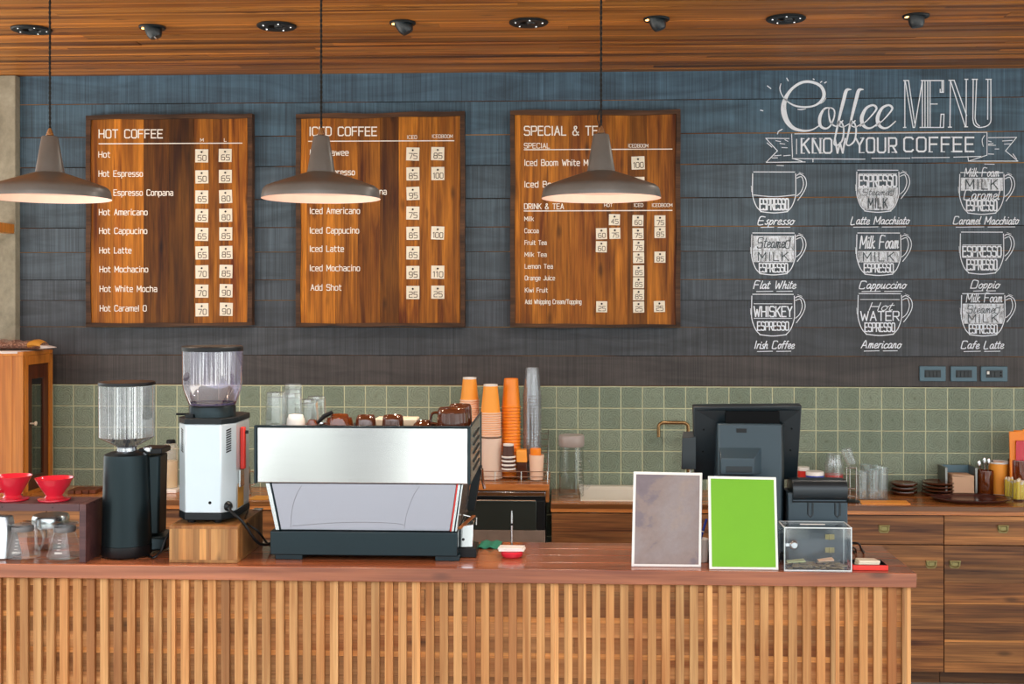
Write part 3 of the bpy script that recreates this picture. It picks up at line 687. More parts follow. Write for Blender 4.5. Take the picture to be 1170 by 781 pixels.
def price(u, v, val, size, board, row, col):
    """a card hung on a nail: its own thing"""
    s = px(u, YB); c = at(u, v, YB - .004); h = size * s / 2; a = R.uniform(-.035, .035)
    lb = 'cream price card %s, %s row%s, %s board' % (val, row, (', ' + col + ' column') if col else '', board)
    t = thing('hanging_price_card', lb, 'price card', (c.x, YB - .004, c.z + h * .6), 'price cards on the %s board' % board)
    y1 = YB - .0012; y0 = YB - .0042; piv = (c.x, y0, c.z + h * .55)
    mb = MB(); mb.box(c.x - h, c.x + h, y0, y1, c.z - h, c.z + h).rot(piv, 'Y', a); mb.build('card', M['card'], t, .0006)
    mb = MB(); mb.lathe([(0, -.009), (.0045, -.008), (.0055, -.0045), (.003, -.004), (.003, .006), (0, .006)], (c.x, y0 + .001, c.z + h * .55), 10, 'y'); mb.build('nail', M['nail'], t)
    mb = MB(); fy = y0 - .0006
    w = size * (.62 if len(val) == 2 else .74)
    text(mb, val, u - w / 2 + .4, v + size * .36, size * .40, lambda x, y: (at(x, y, fy).x, fy, at(x, y, fy).z), w, .13, gap=2.6, rnd=5)
    mb.rot(piv, 'Y', a); part(mb, 'digits', M['digit'], t)
OB, DK, GO = (1, 1, 1), (.34, .27, .25), (1.3, 1.25, 1.1)
def tn(k, w=0.): return (k * (1 + w), k, k * (1 - w))
b1 = menu_sign(98, 288, 131.5, 129, 373, 372, 'HOT COFFEE menu board of mixed light and dark planks, left of the three', [(0, tn(.95)), (.15, tn(1.5)), (.2, tn(.95)), (.34, tn(.36)), (.50, tn(.25)), (.66, tn(.85)), (.78, tn(.75)), (.88, tn(1.3))], 3)
letter(b1, 'heading', 'HOT COFFEE', 113.2, 185.5, 152.8, 9.2, .17); rule(b1, 112.6, 277, 163.8)
letter(b1, 'column_heading', 'M', 229, 232.4, 159.8, 3.4, .2); letter(b1, 'column_heading', 'L', 256.2, 258.6, 159.8, 3.4, .2)
rows = [('Hot', 137), ('Hot Espresso', 249), ('Hot Espresso Conpana', 353), ('Hot Americano', 265), ('Hot Cappucino', 264), ('Hot Latte', 210), ('Hot Mochacino', 267), ('Hot White Mocha', 298), ('Hot Caramel O', 262)]
ys = [176.3, 198.2, 219.9, 242.2, 263.5, 285.8, 307.4, 329.7, 352]; ty = [177.9, 201.9, 224.9, 246.2, 267.5, 288.8, 310.4, 332.4, 353.7]
pr = ['50 65', '50 65', '65 80', '65 80', '65 85', '65 85', '70 85', '70 90', '70 90']
for i, (s, e) in enumerate(rows):
    letter(b1, 'item_name', s, 112.8 + i * .2, 80 + e / 3.004, ys[i], 6.5, .16)
    for v, u, cn in zip(pr[i].split(), (230.5 + i * .02, 257.3 + i * .15), ('M', 'L')): price(u, ty[i] - (0 if cn == 'M' else .5), v, 15, 'HOT COFFEE', s, cn)
b2 = menu_sign(338, 531, 130, 127, 372.5, 373, 'ICED COFFEE menu board with one dark plank, middle of the three', [(0, tn(1.4)), (.04, tn(1.05)), (.22, tn(.85)), (.36, tn(.7)), (.5, tn(.42)), (.615, tn(1.05)), (.74, tn(.9)), (.86, tn(.85))], 8)
letter(b2, 'heading', 'ICED COFFEE', 353.9, 430.3, 150, 9.6, .17); rule(b2, 352, 519, 161)
letter(b2, 'column_heading', 'ICED', 465.3, 476.4, 156.6, 3.8, .17); letter(b2, 'column_heading', 'ICEDBOOM', 493.8, 517, 155.6, 3.6, .17)
rows = [('Iced  awee', 215), ('Iced Espresso', 236), ('Iced Espresso Conpana', 343), ('Iced Americano', 253), ('Iced Cappucino', 250), ('Iced Latte', 199), ('Iced Mochacino', 253), ('Add Shot', 191)]
ys = [174.1, 196.5, 218.6, 240.6, 263, 284, 306, 328.2]; ty = [175.8, 198.5, 220.9, 243.3, 266.4, 288.8, 311.2, 334]
pr = ['75 85', '85 100', '95', '75', '85 100', '85', '95 110', '25 25']
for i, (s, e) in enumerate(rows):
    letter(b2, 'item_name', s, 354.2 + (1 if i == 7 else 0), 325 + e / 2.945, ys[i], 6.6, .16)
    for v, u, cn in zip(pr[i].split(), (471.7, 500.2), ('ICED', 'ICEDBOOM')): price(u, ty[i] - (0 if cn == 'ICED' else .4), v, 15, 'ICED COFFEE', ' '.join(s.split()) if i else 'first', cn)
b3 = menu_sign(583, 777.5, 126.5, 125, 373, 374.5, 'SPECIAL & TEA menu board of warm brown planks, right of the three', [(0, tn(1.2)), (.035, tn(.95)), (.2, tn(.85)), (.34, tn(1.0)), (.5, tn(.8)), (.62, tn(1.0)), (.70, tn(.5)), (.82, tn(.9))], 12)
letter(b3, 'heading', 'SPECIAL & TEA', 599.2, 690.5, 149.3, 10, .16)
letter(b3, 'subheading', 'SPECIAL', 599, 628, 166.4, 5.6, .16); rule(b3, 598.5, 768.3, 170.6)
letter(b3, 'column_heading', 'ICEDBOOM', 718, 740.5, 166.4, 3.8, .16)
letter(b3, 'item_name', 'Iced Boom White Mocha', 599.4, 689.5, 185.7, 6.6, .16); letter(b3, 'item_name', 'Iced Boom', 599.4, 641, 210.4, 6.6, .16)
letter(b3, 'subheading', 'DRINK & TEA', 599.2, 644, 235.6, 6, .17); rule(b3, 598.5, 768.3, 240.6)
letter(b3, 'column_heading', 'HOT', 690.5, 699.7, 234.2, 3.6, .17); letter(b3, 'column_heading', 'ICED', 724.5, 734.7, 234.2, 3.6, .17); letter(b3, 'column_heading', 'ICEDBOOM', 745, 768, 234.2, 3.6, .17)
rows = [('Milk', 117), ('Cocoa', 133), ('Fruit Tea', 160), ('Milk Tea', 160), ('Lemon Tea', 181), ('Orange Juice', 188), ('Kiwi Fruit', 164), ('Add Whipping Cream/Topping', 277)]
ys = [249.8, 263.4, 277, 290.6, 304.1, 317.4, 331.3, 344.5]
for i, (s, e) in enumerate(rows): letter(b3, 'item_name', s, 599.4 + i * .1, 570 + e / 2.945, ys[i], 4.8, .17)
price(728.9, 186, '100', 15, 'SPECIAL & TEA', 'Iced Boom White Mocha', ''); price(728.9, 209.5, '100', 15, 'SPECIAL & TEA', 'second Iced Boom', '')
rn = [s for s, e in rows]
for x, y, v, r, cn in ((389, 400, 45, 0, 'second HOT'), (468, 403, 60, 0, 'ICED'), (542, 404, 75, 0, 'ICEDBOOM'), (345, 447, 60, 1, 'first HOT'), (390, 446, 75, 1, 'second HOT'), (468, 447, 75, 1, 'ICED'), (542, 443, 85, 1, 'ICEDBOOM'), (345, 491, 60, 2, 'first HOT'), (470, 488, 75, 2, 'ICED'), (470, 528, 75, 3, 'ICED'), (542, 526, 85, 3, 'ICEDBOOM'), (470, 572, 85, 4, 'ICED'), (470, 612, 85, 5, 'ICED'), (470, 653, 85, 6, 'ICED'), (346, 693, 25, 7, 'first HOT'), (470, 694, 25, 7, 'ICED'), (540, 692, 25, 7, 'ICEDBOOM')):
    price(570 + x / 2.945, 115 + y / 2.945, str(v), 12.6, 'SPECIAL & TEA', rn[r], cn)

# ------------------------------------------------------------------ ceiling fittings
LP = ['leftmost', 'second', 'third', 'rightmost']
for i, (u, v) in enumerate(((36, 33.5), (316, 29.5), (604, 25.5), (898, 21))):
    Y = floor_y(u, v, ZCEIL); p = at(u, v, Y); r = 22.5 * px(u, Y)
    t = thing('ceiling_speaker', 'round black recessed ceiling fitting with screws, %s of the four flat discs' % LP[i], 'ceiling fitting', (p.x, Y, ZCEIL), 'flat black discs in the ceiling')
    mb = MB(); mb.lathe([(r * .42, -.001), (r * .46, -.006), (r * .94, -.008), (r, -.004), (r, .001)], (p.x, Y, ZCEIL), 32); mb.build('trim_ring', M['matte'], t)
    mb = MB(); mb.lathe([(0, .004), (r * .44, .004)], (p.x, Y, ZCEIL - .003), 24); mb.build('recess', M['coil'], t)
    mb = MB(); mb.lathe([(0, -.012), (r * .22, -.01), (r * .26, 0), (0, 0)], (p.x + .01, Y, ZCEIL), 16); mb.build('centre_cap', M['black'], t)
    for k in range(5):
        a = k * 2 * PI / 5 + .3 + i
        mb = MB(); mb.lathe([(0, -.011), (.004, -.01), (.005, -.006), (0, -.006)], (p.x + r * .72 * math.cos(a), Y + r * .72 * math.sin(a), ZCEIL), 8); mb.build('screw', M['chrome'], t)
for i, (u, v) in enumerate(((174, 31), (460, 26), (750, 21.5), (1046.5, 18))):
    Y = floor_y(u, v, ZCEIL); p = at(u, v, Y); s = px(u, Y); r = 15 * s
    t = thing('ceiling_spotlight', 'small black tilting spotlight in the wooden ceiling, %s of the four' % LP[i], 'spotlight', (p.x, Y, ZCEIL), 'tilting ceiling spotlights')
    mb = MB(); mb.lathe([(r * .62, -.002), (r * .95, -.008), (r, -.004), (r, .002)], (p.x, Y, ZCEIL), 28); mb.build('trim_ring', M['matte'], t)
    tilt = (.75, .5, .35, .12)[i]; L = .048; rr = r * .62
    hd = MB(); hd.lathe([(0, -L), (rr * .7, -L), (rr * .92, -L * .7), (rr, -L * .25), (rr, .02), (0, .02)], (p.x, Y, ZCEIL - .002), 24)
    hd.rot((p.x, Y, ZCEIL), 'Y', -tilt if i else -.35); hd.build('spot_head', M['posd'], t)
    if i == 0:
        lf = MB(); lf.hexa([(p.x - rr * .9, Y - rr * .5, ZCEIL - .006), (p.x - rr * .9, Y + rr * .5, ZCEIL - .006), (p.x + rr * .55, Y + rr * .4, ZCEIL - .056), (p.x + rr * .55, Y - rr * .4, ZCEIL - .056), (p.x - rr * .8, Y - rr * .5, ZCEIL - .004), (p.x - rr * .8, Y + rr * .5, ZCEIL - .004), (p.x + rr * .68, Y + rr * .4, ZCEIL - .053), (p.x + rr * .68, Y - rr * .4, ZCEIL - .053)]); lf.build('bright_rim', M['chrome'], t)
    ln = MB(); ln.lathe([(0, -.003), (rr * .3, -.003), (rr * .3, .0), (0, 0)], (p.x - rr * 1.05, Y, ZCEIL - .004), 12); ln.build('lens', M['lampface'], t)
    ld = bpy.data.lights.new('spot', 'SPOT'); ld.energy = 26; ld.color = (1, .92, .82); ld.spot_size = 2.3; ld.spot_blend = .9; ld.shadow_soft_size = .04
    lo = bpy.data.objects.new('spot_beam', ld); C.objects.link(lo); lo.parent = t; lo.location = (-.04, 0, -.065); lo.rotation_euler = (math.radians(12), math.radians(30), 0)

# ------------------------------------------------------------------ pendant lamps
for i, (uc, ur, vr, vtop) in enumerate(((57, 67.5, 227, 156), (367, 67.5, 227, 155.5), (686.8, 68, 226.5, 153.5))):
    Y = 4.14; s = px(uc, Y); r = ur * s; zr = vz(vr, uc, Y); x = ux(uc, Y); zt = vz(vtop, uc, Y); hh = zt - zr
    t = thing('pendant_lamp', ('grey metal pendant lamp at the left edge, in front of the concrete pilaster', 'grey metal pendant lamp hanging in front of the ICED COFFEE board', 'grey metal pendant lamp hanging in front of the SPECIAL & TEA board')[i], 'pendant lamp', (x, Y, zr), 'pendant lamps over the counter')
    # outer profile from the lower rim up, then the inside back down
    out = [(r, 0), (r * .995, hh * .04), (r * .975, hh * .135), (r * .955, hh * .165), (r * .91, hh * .20), (r * .6, hh * .305), (r * .30, hh * .40), (r * .237, hh * .42), (r * .228, hh * .46), (r * .135, hh * .985), (r * .125, hh), (0, hh * 1.002)]
    mb = MB(); mb.lathe(out, (x, Y, zr), 64); mb.build('shade', M['lamp'], t, angle=28)
    inn = [(r, 0), (r * .985, hh * .03), (r * .965, hh * .13), (r * .9, hh * .18), (r * .58, hh * .285), (r * .22, hh * .395), (r * .21, hh * .45), (0, hh * .58)]
    mb = MB(); mb.lathe(inn, (x, Y, zr), 64); mb.build('shade_lining', M['lampin'], t, angle=28)
    mb = MB(); mb.lathe([(.012, hh), (.014, hh + .004), (.009, hh + .02), (.004, hh + .03), (0, hh + .03)], (x, Y, zr), 12); mb.build('cord_grip', M['chrome'], t)
    mb = MB(); n = 120
    for ph in (0, PI):
        mb.tube([(x + .0022 * math.cos(ph + k * .9), Y + .0022 * math.sin(ph + k * .9), zr + hh + .028 + (ZCEIL - zr - hh - .028) * k / n) for k in range(n + 1)], .0026, 5)
    mb.build('cord', M['cord'], t)
    if i == 2:
        mb = MB(); mb.tube(spline([(x - .002, Y - .004, zr + hh + .02), (x - .012, Y - .006, zr + hh + .05), (x - .010, Y - .006, zr + hh + .075), (x, Y - .004, zr + hh + .09)], 6), .0018, 5); mb.build('safety_loop', M['cord'], t)
    mb = MB(); mb.sphere((x, Y, zr + hh * .34), .03, seg=16, ring=10); mb.build('bulb', M['bulb'], t)
    mb = MB(); mb.lathe([(.022, hh * .40), (.022, hh * .6), (0, hh * .6)], (x, Y, zr), 14); mb.build('bulb_holder', M['black'], t)
    mb = MB(); mb.lathe([(.05, 0), (.05, -.02), (.02, -.03), (0, -.03)], (x, Y, ZCEIL), 20); mb.build('ceiling_rose', M['matte'], t)
    ld = bpy.data.lights.new('bulb light', 'POINT'); ld.energy = .9; ld.color = (1, .58, .40); ld.shadow_soft_size = .03
    lo = bpy.data.objects.new('bulb_light', ld); C.objects.link(lo); lo.parent = t; lo.location = (0, 0, hh * .18)
    ld = bpy.data.lights.new('lamp beam', 'SPOT'); ld.energy = 22; ld.color = (1, .80, .62); ld.spot_size = 2.5; ld.spot_blend = .7; ld.shadow_soft_size = .06
    lo = bpy.data.objects.new('lamp_beam', ld); C.objects.link(lo); lo.parent = t; lo.location = (0, 0, .012)
# ------------------------------------------------------------------ front counter
YF0, YF1 = 4.02, 4.47
xr = at(1047.5, 655.6, YF0).x; xl = -2.6
ZU = ZC - .049
ctr = thing('bar_counter', 'long front bar counter with a reddish wood top and vertical teak slats', 'counter', ((xl + xr) / 2, 4.2, 0))
mb = MB(); y = YF0
for w in (.11, .12, .11, .11):
    mb.shuffle(.92, 1.06); mb.box(xl, xr, y, y + w - .0002, ZU, ZC); y += w
mb.build('countertop', M['slab'], ctr, .0025)
YS = 4.045
x = xr - .012 - .0285; sl = MB(); k = 0
while x > xl:
    sl.shuffle(.72, 1.1, .07)
    if R.random() < .14: sl.tint = tuple(a * b for a, b in zip(sl.tint, (.72, .62, .58)))
    w = .0285; px0 = x
    if R.random() < .16:                                                     # two-tone sapwood strip
        f = R.uniform(.25, .7); o, tt = sl.off, sl.tint
        sl.box(x, x + w * f, YS, YS + .018, .0, ZU); sl.shuffle(1.1, 1.3, .02); sl.box(x + w * f, x + w, YS, YS + .018, .0, ZU)
    else: sl.box(x, x + w, YS, YS + .018, .0, ZU)
    step = .0478 + .0006 * math.sin(k); x -= step; k += 1
sl.build('slat_screen', M['slat'], ctr, .0012)
mb = MB(); z = ZU - .001
for hgt in (.035, .09, .02, .05, .055, .02, .065, .055, .025, .09, .1, .1, .1, .1, .04):
    z2 = max(0, z - hgt); xx = xl
    while xx < xr - .04:
        L = R.uniform(.5, 1.6); x2 = min(xx + L, xr - .014); mb.shuffle(.55, 1.1)
        if hgt < .03: mb.tint = (1.25, 1.2, 1.0)
        mb.box(xx, x2 - .001, YS + .0185, YS + .04, z2 + .0008, z); xx += L
    z = z2
mb.build('backing_panel', M['back'], ctr)
mb = MB(); mb.shuffle(.8, .8); mb.box(xr - .040, xr - .010, YS + .02, YS + .06, 0, ZU); mb.shuffle(.7, .8); mb.box(xr - .045, xr - .012, 4.4, 4.44, 0, ZU); mb.build('corner_post', M['slat'], ctr, .001)
mb = MB(); mb.shuffle(.6, .7); mb.box(xl, xr - .03, 4.425, 4.445, 0, ZU); mb.build('rear_panel', M['back'], ctr)

# ------------------------------------------------------------------ back counters and cabinets
YC = 5.92                     # front edge of the back counter tops
YD = 5.945                    # cabinet fronts
def drop_handle(parent, x, z):
    h = MB(); h.prism([(x - .027, z + .014), (x - .027, z - .012), (x - .018, z - .024), (x + .018, z - .024), (x + .027, z - .012), (x + .027, z + .014)], (YD - .021, YD - .0195), lambda a, b, c: (a, c, b))
    h.build('handle_plate', M['brass'], parent, .0006)
    h = MB(); h.tube([(x - .027, YD - .025, z + .012), (x + .027, YD - .025, z + .012)], .0045, 8)
    h.tube(spline([(x - .02, YD - .026, z + .010), (x - .019, YD - .03, z - .010), (x, YD - .031, z - .016), (x + .019, YD - .03, z - .010), (x + .02, YD - .026, z + .010)], 5), .003, 6)
    h.prism([(x - .014, z + .006), (x - .012, z - .010), (x + .012, z - .010), (x + .014, z + .006)], (YD - .025, YD - .021), lambda a, b, c: (a, c, b))
    h.build('drop_handle', M['brass'], parent)
ZK = vz(766.5, 1100, YD)      # underside of the doors
def planks(mb, x0, x1, z0, z1, hs, tints=None):
    z = z1; k = 0
    while z > z0 + .004:
        hgt = hs[k % len(hs)]; z2 = max(z0, z - hgt)
        if z2 - z0 < .012: z2 = z0
        mb.shuffle(.62, 1.08, .05)
        if hgt < .02: mb.tint = (1.75, 1.8, 1.7)
        mb.box(x0, x1, YD - .018, YD, z2 + .0003, z - .0003); z = z2; k += 1
def cabinet(u0, u1, label, hd=None, hdoor=None, drawer=True, tint=1.):
    x0, x1 = ux(u0, YD), ux(u1, YD)
    t = thing('base_cabinet', label, 'cabinet', ((x0 + x1) / 2, 6.15, 0), 'base cabinets under the back counter')
    zt = ZB - .046; zd = vz(620.8, 1000, YD)
    mb = MB(); mb.shuffle(.6, .7); mb.box(x0 + .0005, x1 - .0005, YD + .001, 6.30, ZK, zt if drawer or u0 < 600 else ZB - .19); mb.build('carcass', M['cab'], t)
    mb = MB(); mb.shuffle(.45, .5); mb.box(x0 + .001, x1 - .001, YD + .05, YD + .07, 0, ZK); mb.build('plinth', M['cab'], t)
    mb = MB()
    if drawer:
        mb.shuffle(.75, 1.0); h = zt - zd
        if hd and hd > 1100: mb.shuffle(1.25, 1.25); mb.box(x0 + .002, x1 - .002, YD - .018, YD, zd + h * .78, zt - .004); mb.shuffle(.8, .85); mb.box(x0 + .002, x1 - .002, YD - .018, YD, zd + h * .3, zt - h * .22); mb.shuffle(1.3, 1.35); mb.box(x0 + .002, x1 - .002, YD - .018, YD, zd + .003, zd + h * .3)
        else: mb.box(x0 + .002, x1 - .002, YD - .018, YD, zd + .003, zt - .004)
        d = mb.build('drawer', M['cab'], t, .0008)
        if hd: drop_handle(d, ux(hd, YD - .02), vz(603, hd, YD - .02))
    mb = MB(); planks(mb, x0 + .002, x1 - .002, ZK, (zd - .002) if drawer else zt - .006, R.choice(((.1, .085, .095, .012, .09, .085, .012, .1, .12), (.12, .09, .075, .012, .02, .1, .085, .012, .1))))
    d = mb.build('door', M['cab'], t, .0006)
    if hdoor: drop_handle(d, ux(hdoor, YD - .02), vz(643.5, hdoor, YD - .02))
    return t
cabinet(1077.4, 1211, 'wooden base cabinet at the right edge with a striped light and dark drawer', 1146, 1091)
cabinet(1211.4, 1340, 'wooden base cabinet beyond the right edge of the photo, last of the row')
cabinet(943, 1077.2, 'wooden base cabinet behind the red tray, its brass handle near the top', 1010, 1064)
cabinet(811, 942.8, 'wooden base cabinet behind the till and the clear box', 877, 930)
cabinet(630, 810.8, 'wooden base cabinet under the sink, behind the grey print stand', None, None, False)
ufl = 425
for a, b in ((55, 240), (240.5, ufl)): cabinet(a, b, 'wooden base cabinet below the %s' % ('sauce bottle, behind the black grinder' if a < 100 else 'yellow sheet, behind the silver grinder'), None, None, False)
cabinet(-130, 54.5, 'wooden base cabinet under the glass door cabinet at the left edge', None, None, False)
def counter_top(name, u0, u1, label, z=ZB, hole=None, th=.045):
    x0, x1 = ux(u0, YC), ux(u1, YC)
    t = thing(name, label, 'countertop', ((x0 + x1) / 2, 6.15, z - th))
    mb = MB()
    strips = [(YC, 6.02), (6.02, 6.14), (6.14, 6.25), (6.25, YW - .007)]
    for a, b in strips:
        mb.shuffle(.85, 1.1)
        if hole and b > hole[2] and a < hole[3]:
            mb.box(x0, hole[0], a, b, z - th, z); mb.box(hole[1], x1, a, b, z - th, z)
            if a < hole[2]: mb.box(hole[0], hole[1], a, hole[2], z - th, z)
            if b > hole[3]: mb.box(hole[0], hole[1], hole[3], b, z - th, z)
        else: mb.box(x0, x1, a, b - .0002, z - th, z)
    mb.build('top_planks', M['bslab'], t, .0015)
    mb = MB(); mb.shuffle(.36, .4)
    mb.box(x0, x1, YC - .012, YC - .0005, z - th * .55, z - .001); mb.build('dark_nosing', M['bslab'], t, .0015)
    mb = MB(); mb.shuffle(1.35, 1.4); mb.box(x0, x1, YC - .006, YC - .0005, z - th, z - th * .57); mb.build('pale_edge', M['bslab'], t, .001)
    return t
sx0, sx1, sy0, sy1 = ux(663, 6.02), ux(800, 6.02), 5.99, 6.27
counter_top('back_countertop', 629.5, 1343, 'wooden back countertop around the sink, running to the right edge', hole=(sx0, sx1, sy0, sy1))
counter_top('back_countertop', -130, ufl, 'wooden back countertop on the left, behind the two grinders')
# raised counter over the under-counter machine
ZR = vz(553, 590, YC)
x0, x1 = ux(ufl + 2, YC), ux(627.5, YC)
t = thing('raised_countertop', 'raised orange wooden countertop over the dark steel undercounter machine', 'countertop', ((x0 + x1) / 2, 6.1, ZR - .03))
mb = MB()
for a, b in ((YC, 6.03), (6.03, 6.15), (6.15, 6.26), (6.26, YW - .007)): mb.shuffle(1.2, 1.45); mb.box(x0, x1, a, b - .0002, ZR - .032, ZR)
mb.build('top_planks', M['bslab'], t, .0015)
mb = MB(); mb.shuffle(.7, .7); mb.box(x1 - .018, x1 - .001, YC + .012, YW - .01, ZB + .001, ZR - .0325); mb.build('end_board', M['bslab'], t, .001)
# machine under it
t = thing('undercounter_fridge', 'dark steel undercounter machine below the raised countertop', 'fridge', ((x0 + x1) / 2, 6.15, 0))
ZL = ZR - .034; fx0, fx1 = x0 + .01, x1 - .02
mb = MB(); mb.box(fx0, fx1, YD + .02, YW - .03, .02, ZL - .004); mb.build('body', M['fridge'], t)
mb = MB(); mb.box(fx0, fx1, YD - .012, YD + .02, vz(566.2, 590, YD), vz(561.2, 590, YD)); mb.build('steel_rail', M['steel'], t, .002)
mb = MB(); mb.box(fx0, fx1, YD + .012, YD + .02, vz(572, 590, YD), vz(566.4, 590, YD)); mb.build('dark_recess', M['black'], t)
mb = MB(); mb.box(fx0, fx1 - .045, YD - .006, YD + .019, vz(605, 590, YD), vz(572, 590, YD)); dr = mb.build('door', M['fridge'], t, .003)
mb = MB(); mb.tube([(fx0 + .02, YD - .012, vz(571, 590, YD)), (fx1 - .05, YD - .012, vz(571, 590, YD))], .003, 8); mb.build('door_lip', M['steel'], dr)
mb = MB(); mb.box(fx1 - .043, fx1, YD - .004, YD + .019, vz(605, 590, YD), vz(572, 590, YD)); mb.build('side_stile', M['black'], t, .002)
mb = MB(); mb.box(fx0, fx1, YD - .004, YD + .019, .06, vz(605.3, 590, YD)); mb.build('lower_panel', M['fridge2'], t, .002)
# sink
t = thing('kitchen_sink', 'cream enamel sink set in the back countertop behind the grey print stand', 'sink', ((sx0 + sx1) / 2, 6.13, ZB - .16))
mb = MB(); th = .008
mb.box(sx0 + .001, sx1 - .001, sy0 + .001, sy0 + th, ZB - .16, ZB + .004); mb.box(sx0 + .001, sx1 - .001, sy1 - th, sy1 - .001, ZB - .16, ZB + .018)
mb.box(sx0 + .001, sx0 + th, sy0, sy1 - .001, ZB - .16, ZB + .004); mb.box(sx1 - th, sx1 - .001, sy0, sy1 - .001, ZB - .16, ZB + .004); mb.box(sx0 + .001, sx1 - .001, sy0 + .001, sy1 - .001, ZB - .17, ZB - .155)
mb.build('basin', M['sink'], t, .002)
mb = MB(); mb.lathe([(0, .004), (.03, .004), (.034, 0), (0, 0)], ((sx0 + sx1) / 2, 6.13, ZB - .154), 20); mb.build('drain', M['chrome'], t)
mb = MB(); mb.box(sx0 - .004, sx1 + .004, sy1, sy1 + .055, ZB + .0005, ZB + .03); mb.build('rear_ledge', M['sink'], t, .003)
# tap
Yt = 6.30; xt = ux(786.5, Yt); zt = vz(482.5, 770, Yt); xo = ux(752.5, Yt)
t = thing('sink_tap', 'bronze square-bent tap rising behind the sink, left of the till screen', 'tap', (xt, Yt, ZB + .03))
r = .026
pth = [(xt, Yt, ZB + .045), (xt, Yt, zt - r)] + [(xt - r + r * math.cos(a), Yt, zt - r + r * math.sin(a)) for a in (.4, .8, 1.2, PI / 2)] + [(xo + r, Yt - .0, zt)] + [(xo + r - r * math.sin(a), Yt, zt - r + r * math.cos(a)) for a in (.4, .8, 1.2, PI / 2)] + [(xo, Yt, vz(499, 752, Yt))]
mb = MB(); mb.tube(pth, .0095, 12); mb.build('spout', M['gold'], t)
mb = MB(); mb.lathe([(.026, .0005), (.026, .01), (.014, .02), (.014, .06), (0, .06)], (xt, Yt, ZB + .03), 18); b = mb.build('tap_base', M['gold'], t)
mb = MB(); mb.tube([(xt + .012, Yt, ZB + .075), (xt + .05, Yt, ZB + .09)], .005, 8); mb.build('lever', M['gold'], b)

# ------------------------------------------------------------------ left end: cabinet with glass door
YG = 5.96; YG1 = 6.305
xa = ux(27, YG); zc0 = ZB; zc1 = vz(402, 20, YG); xz = xa - .34
t = thing('glass_door_cabinet', 'orange wooden cabinet with a glass door on its side, at the left edge', 'cabinet', (xa - .17, 6.13, ZB))
mb = MB(); mb.shuffle(.95, 1.0); mb.box(xz, xa - .003, YG, YG + .018, zc0, zc1 - .02); mb.shuffle(.95, 1); mb.box(xz, xa - .06, YG - .002, YG + .001, zc0, zc1 - .02); mb.build('front_panel', M['frame_w'], t, .001)
mb = MB(); mb.shuffle(1, 1.05); mb.box(xz, xa, YG - .004, YG1, zc1 - .02, zc1); mb.build('top_board', M['frame_w'], t, .001)
mb = MB(); mb.shuffle(.9, .95); mb.box(xz, xa - .004, YG, YG1, zc0, zc0 + .02); mb.build('bottom_board', M['frame_w'], t, .001)
mb = MB(); mb.shuffle(.8, .8); mb.box(xz, xz + .016, YG, YG1, zc0 + .02, zc1 - .02); mb.build('far_side', M['frame_w'], t)
mb = MB(); mb.shuffle(1, 1); mb.box(xa - .022, xa, YG + .0185, YG + .055, zc0 + .02, zc1 - .021); mb.shuffle(1, 1); mb.box(xa - .022, xa, YG1 - .035, YG1, zc0 + .02, zc1 - .021); mb.shuffle(.95, .95); mb.box(xa - .022, xa, YG + .055, YG1 - .035, zc1 - .07, zc1 - .021); mb.build('door_surround', M['frame_w'], t, .001)
dy0, dy1, dz0, dz1 = YG + .057, YG1 - .037, zc0 + .022, zc1 - .072
mb = MB()
for a, b, c, d in ((dy0, dy0 + .055, dz0, dz1), (dy1 - .055, dy1, dz0, dz1)): mb.shuffle(.9, 1); mb.box(xa - .026, xa - .008, a, b, c, d)
for c, d in ((dz0, dz0 + .07), (dz1 - .075, dz1)): mb.shuffle(.9, 1); mb.box(xa - .026, xa - .008, dy0 + .055, dy1 - .055, c, d)
door = mb.build('door', M['dkwood'], t, .001)
mb = MB(); mb.box(xa - .019, xa - .015, dy0 + .056, dy1 - .056, dz0 + .07, dz1 - .075); mb.build('door_pane', M['pane'], door)
zk = vz(484, 35, 6.03)
mb = MB(); mb.lathe([(.004, -.008), (.004, .012), (.011, .018), (.012, .025), (0, .028)], (xa, dy0 + .034, zk), 14, 'x'); mb.build('knob', M['cream'], door)
# plastic sheet + bag of beans
Yb = 6.06
mb = MB(); mb.box(xz, xa - .02, YG + .005, YG1 - .06, zc1, zc1 + .004); mb.box(xz, xa - .03, YG - .0065, YG - .0045, zc1 - .008, zc1 + .004)
tag(mb.build('plastic_sheet', M['bag'], None, .001), 'pale plastic sheet lying on top of the glass door cabinet', 'sheet')
x1 = ux(47, Yb); xb0 = x1 - .40
t = thing('coffee_bean_bag', 'clear bag of coffee beans with a yellow taped end, on the glass door cabinet', 'bag', ((xb0 + x1) / 2, Yb + .07, zc1 + .004))
mb = MB(); n, m = 26, 14; zb = zc1 + .0045
for i in range(n + 1):
    f = i / n; x = xb0 + (x1 - xb0 - .015) * f
    hgt = (.052 * min(1, (f / .12) ** .6 if f > 0 else 0) * (1 - .35 * f ** 3) + .004) * (1 + .08 * math.sin(i * 1.3)); wd = .075 * (1 - .25 * f ** 4)
    for j in range(m):
        a = 2 * PI * j / m; mb.v.append((x, Yb + .07 + wd * math.cos(a), zb + hgt * .5 * (1 + math.sin(a) * (1 if math.sin(a) > 0 else .98))))
for i in range(n):
    for j in range(m): mb.face([i * m + j, i * m + (j + 1) % m, (i + 1) * m + (j + 1) % m, (i + 1) * m + j])
mb.face(list(range(m))); mb.face([n * m + j for j in range(m)]); mb.build('bag_of_beans', M['beans'], t)
mb = MB(); xq = x1 - .075
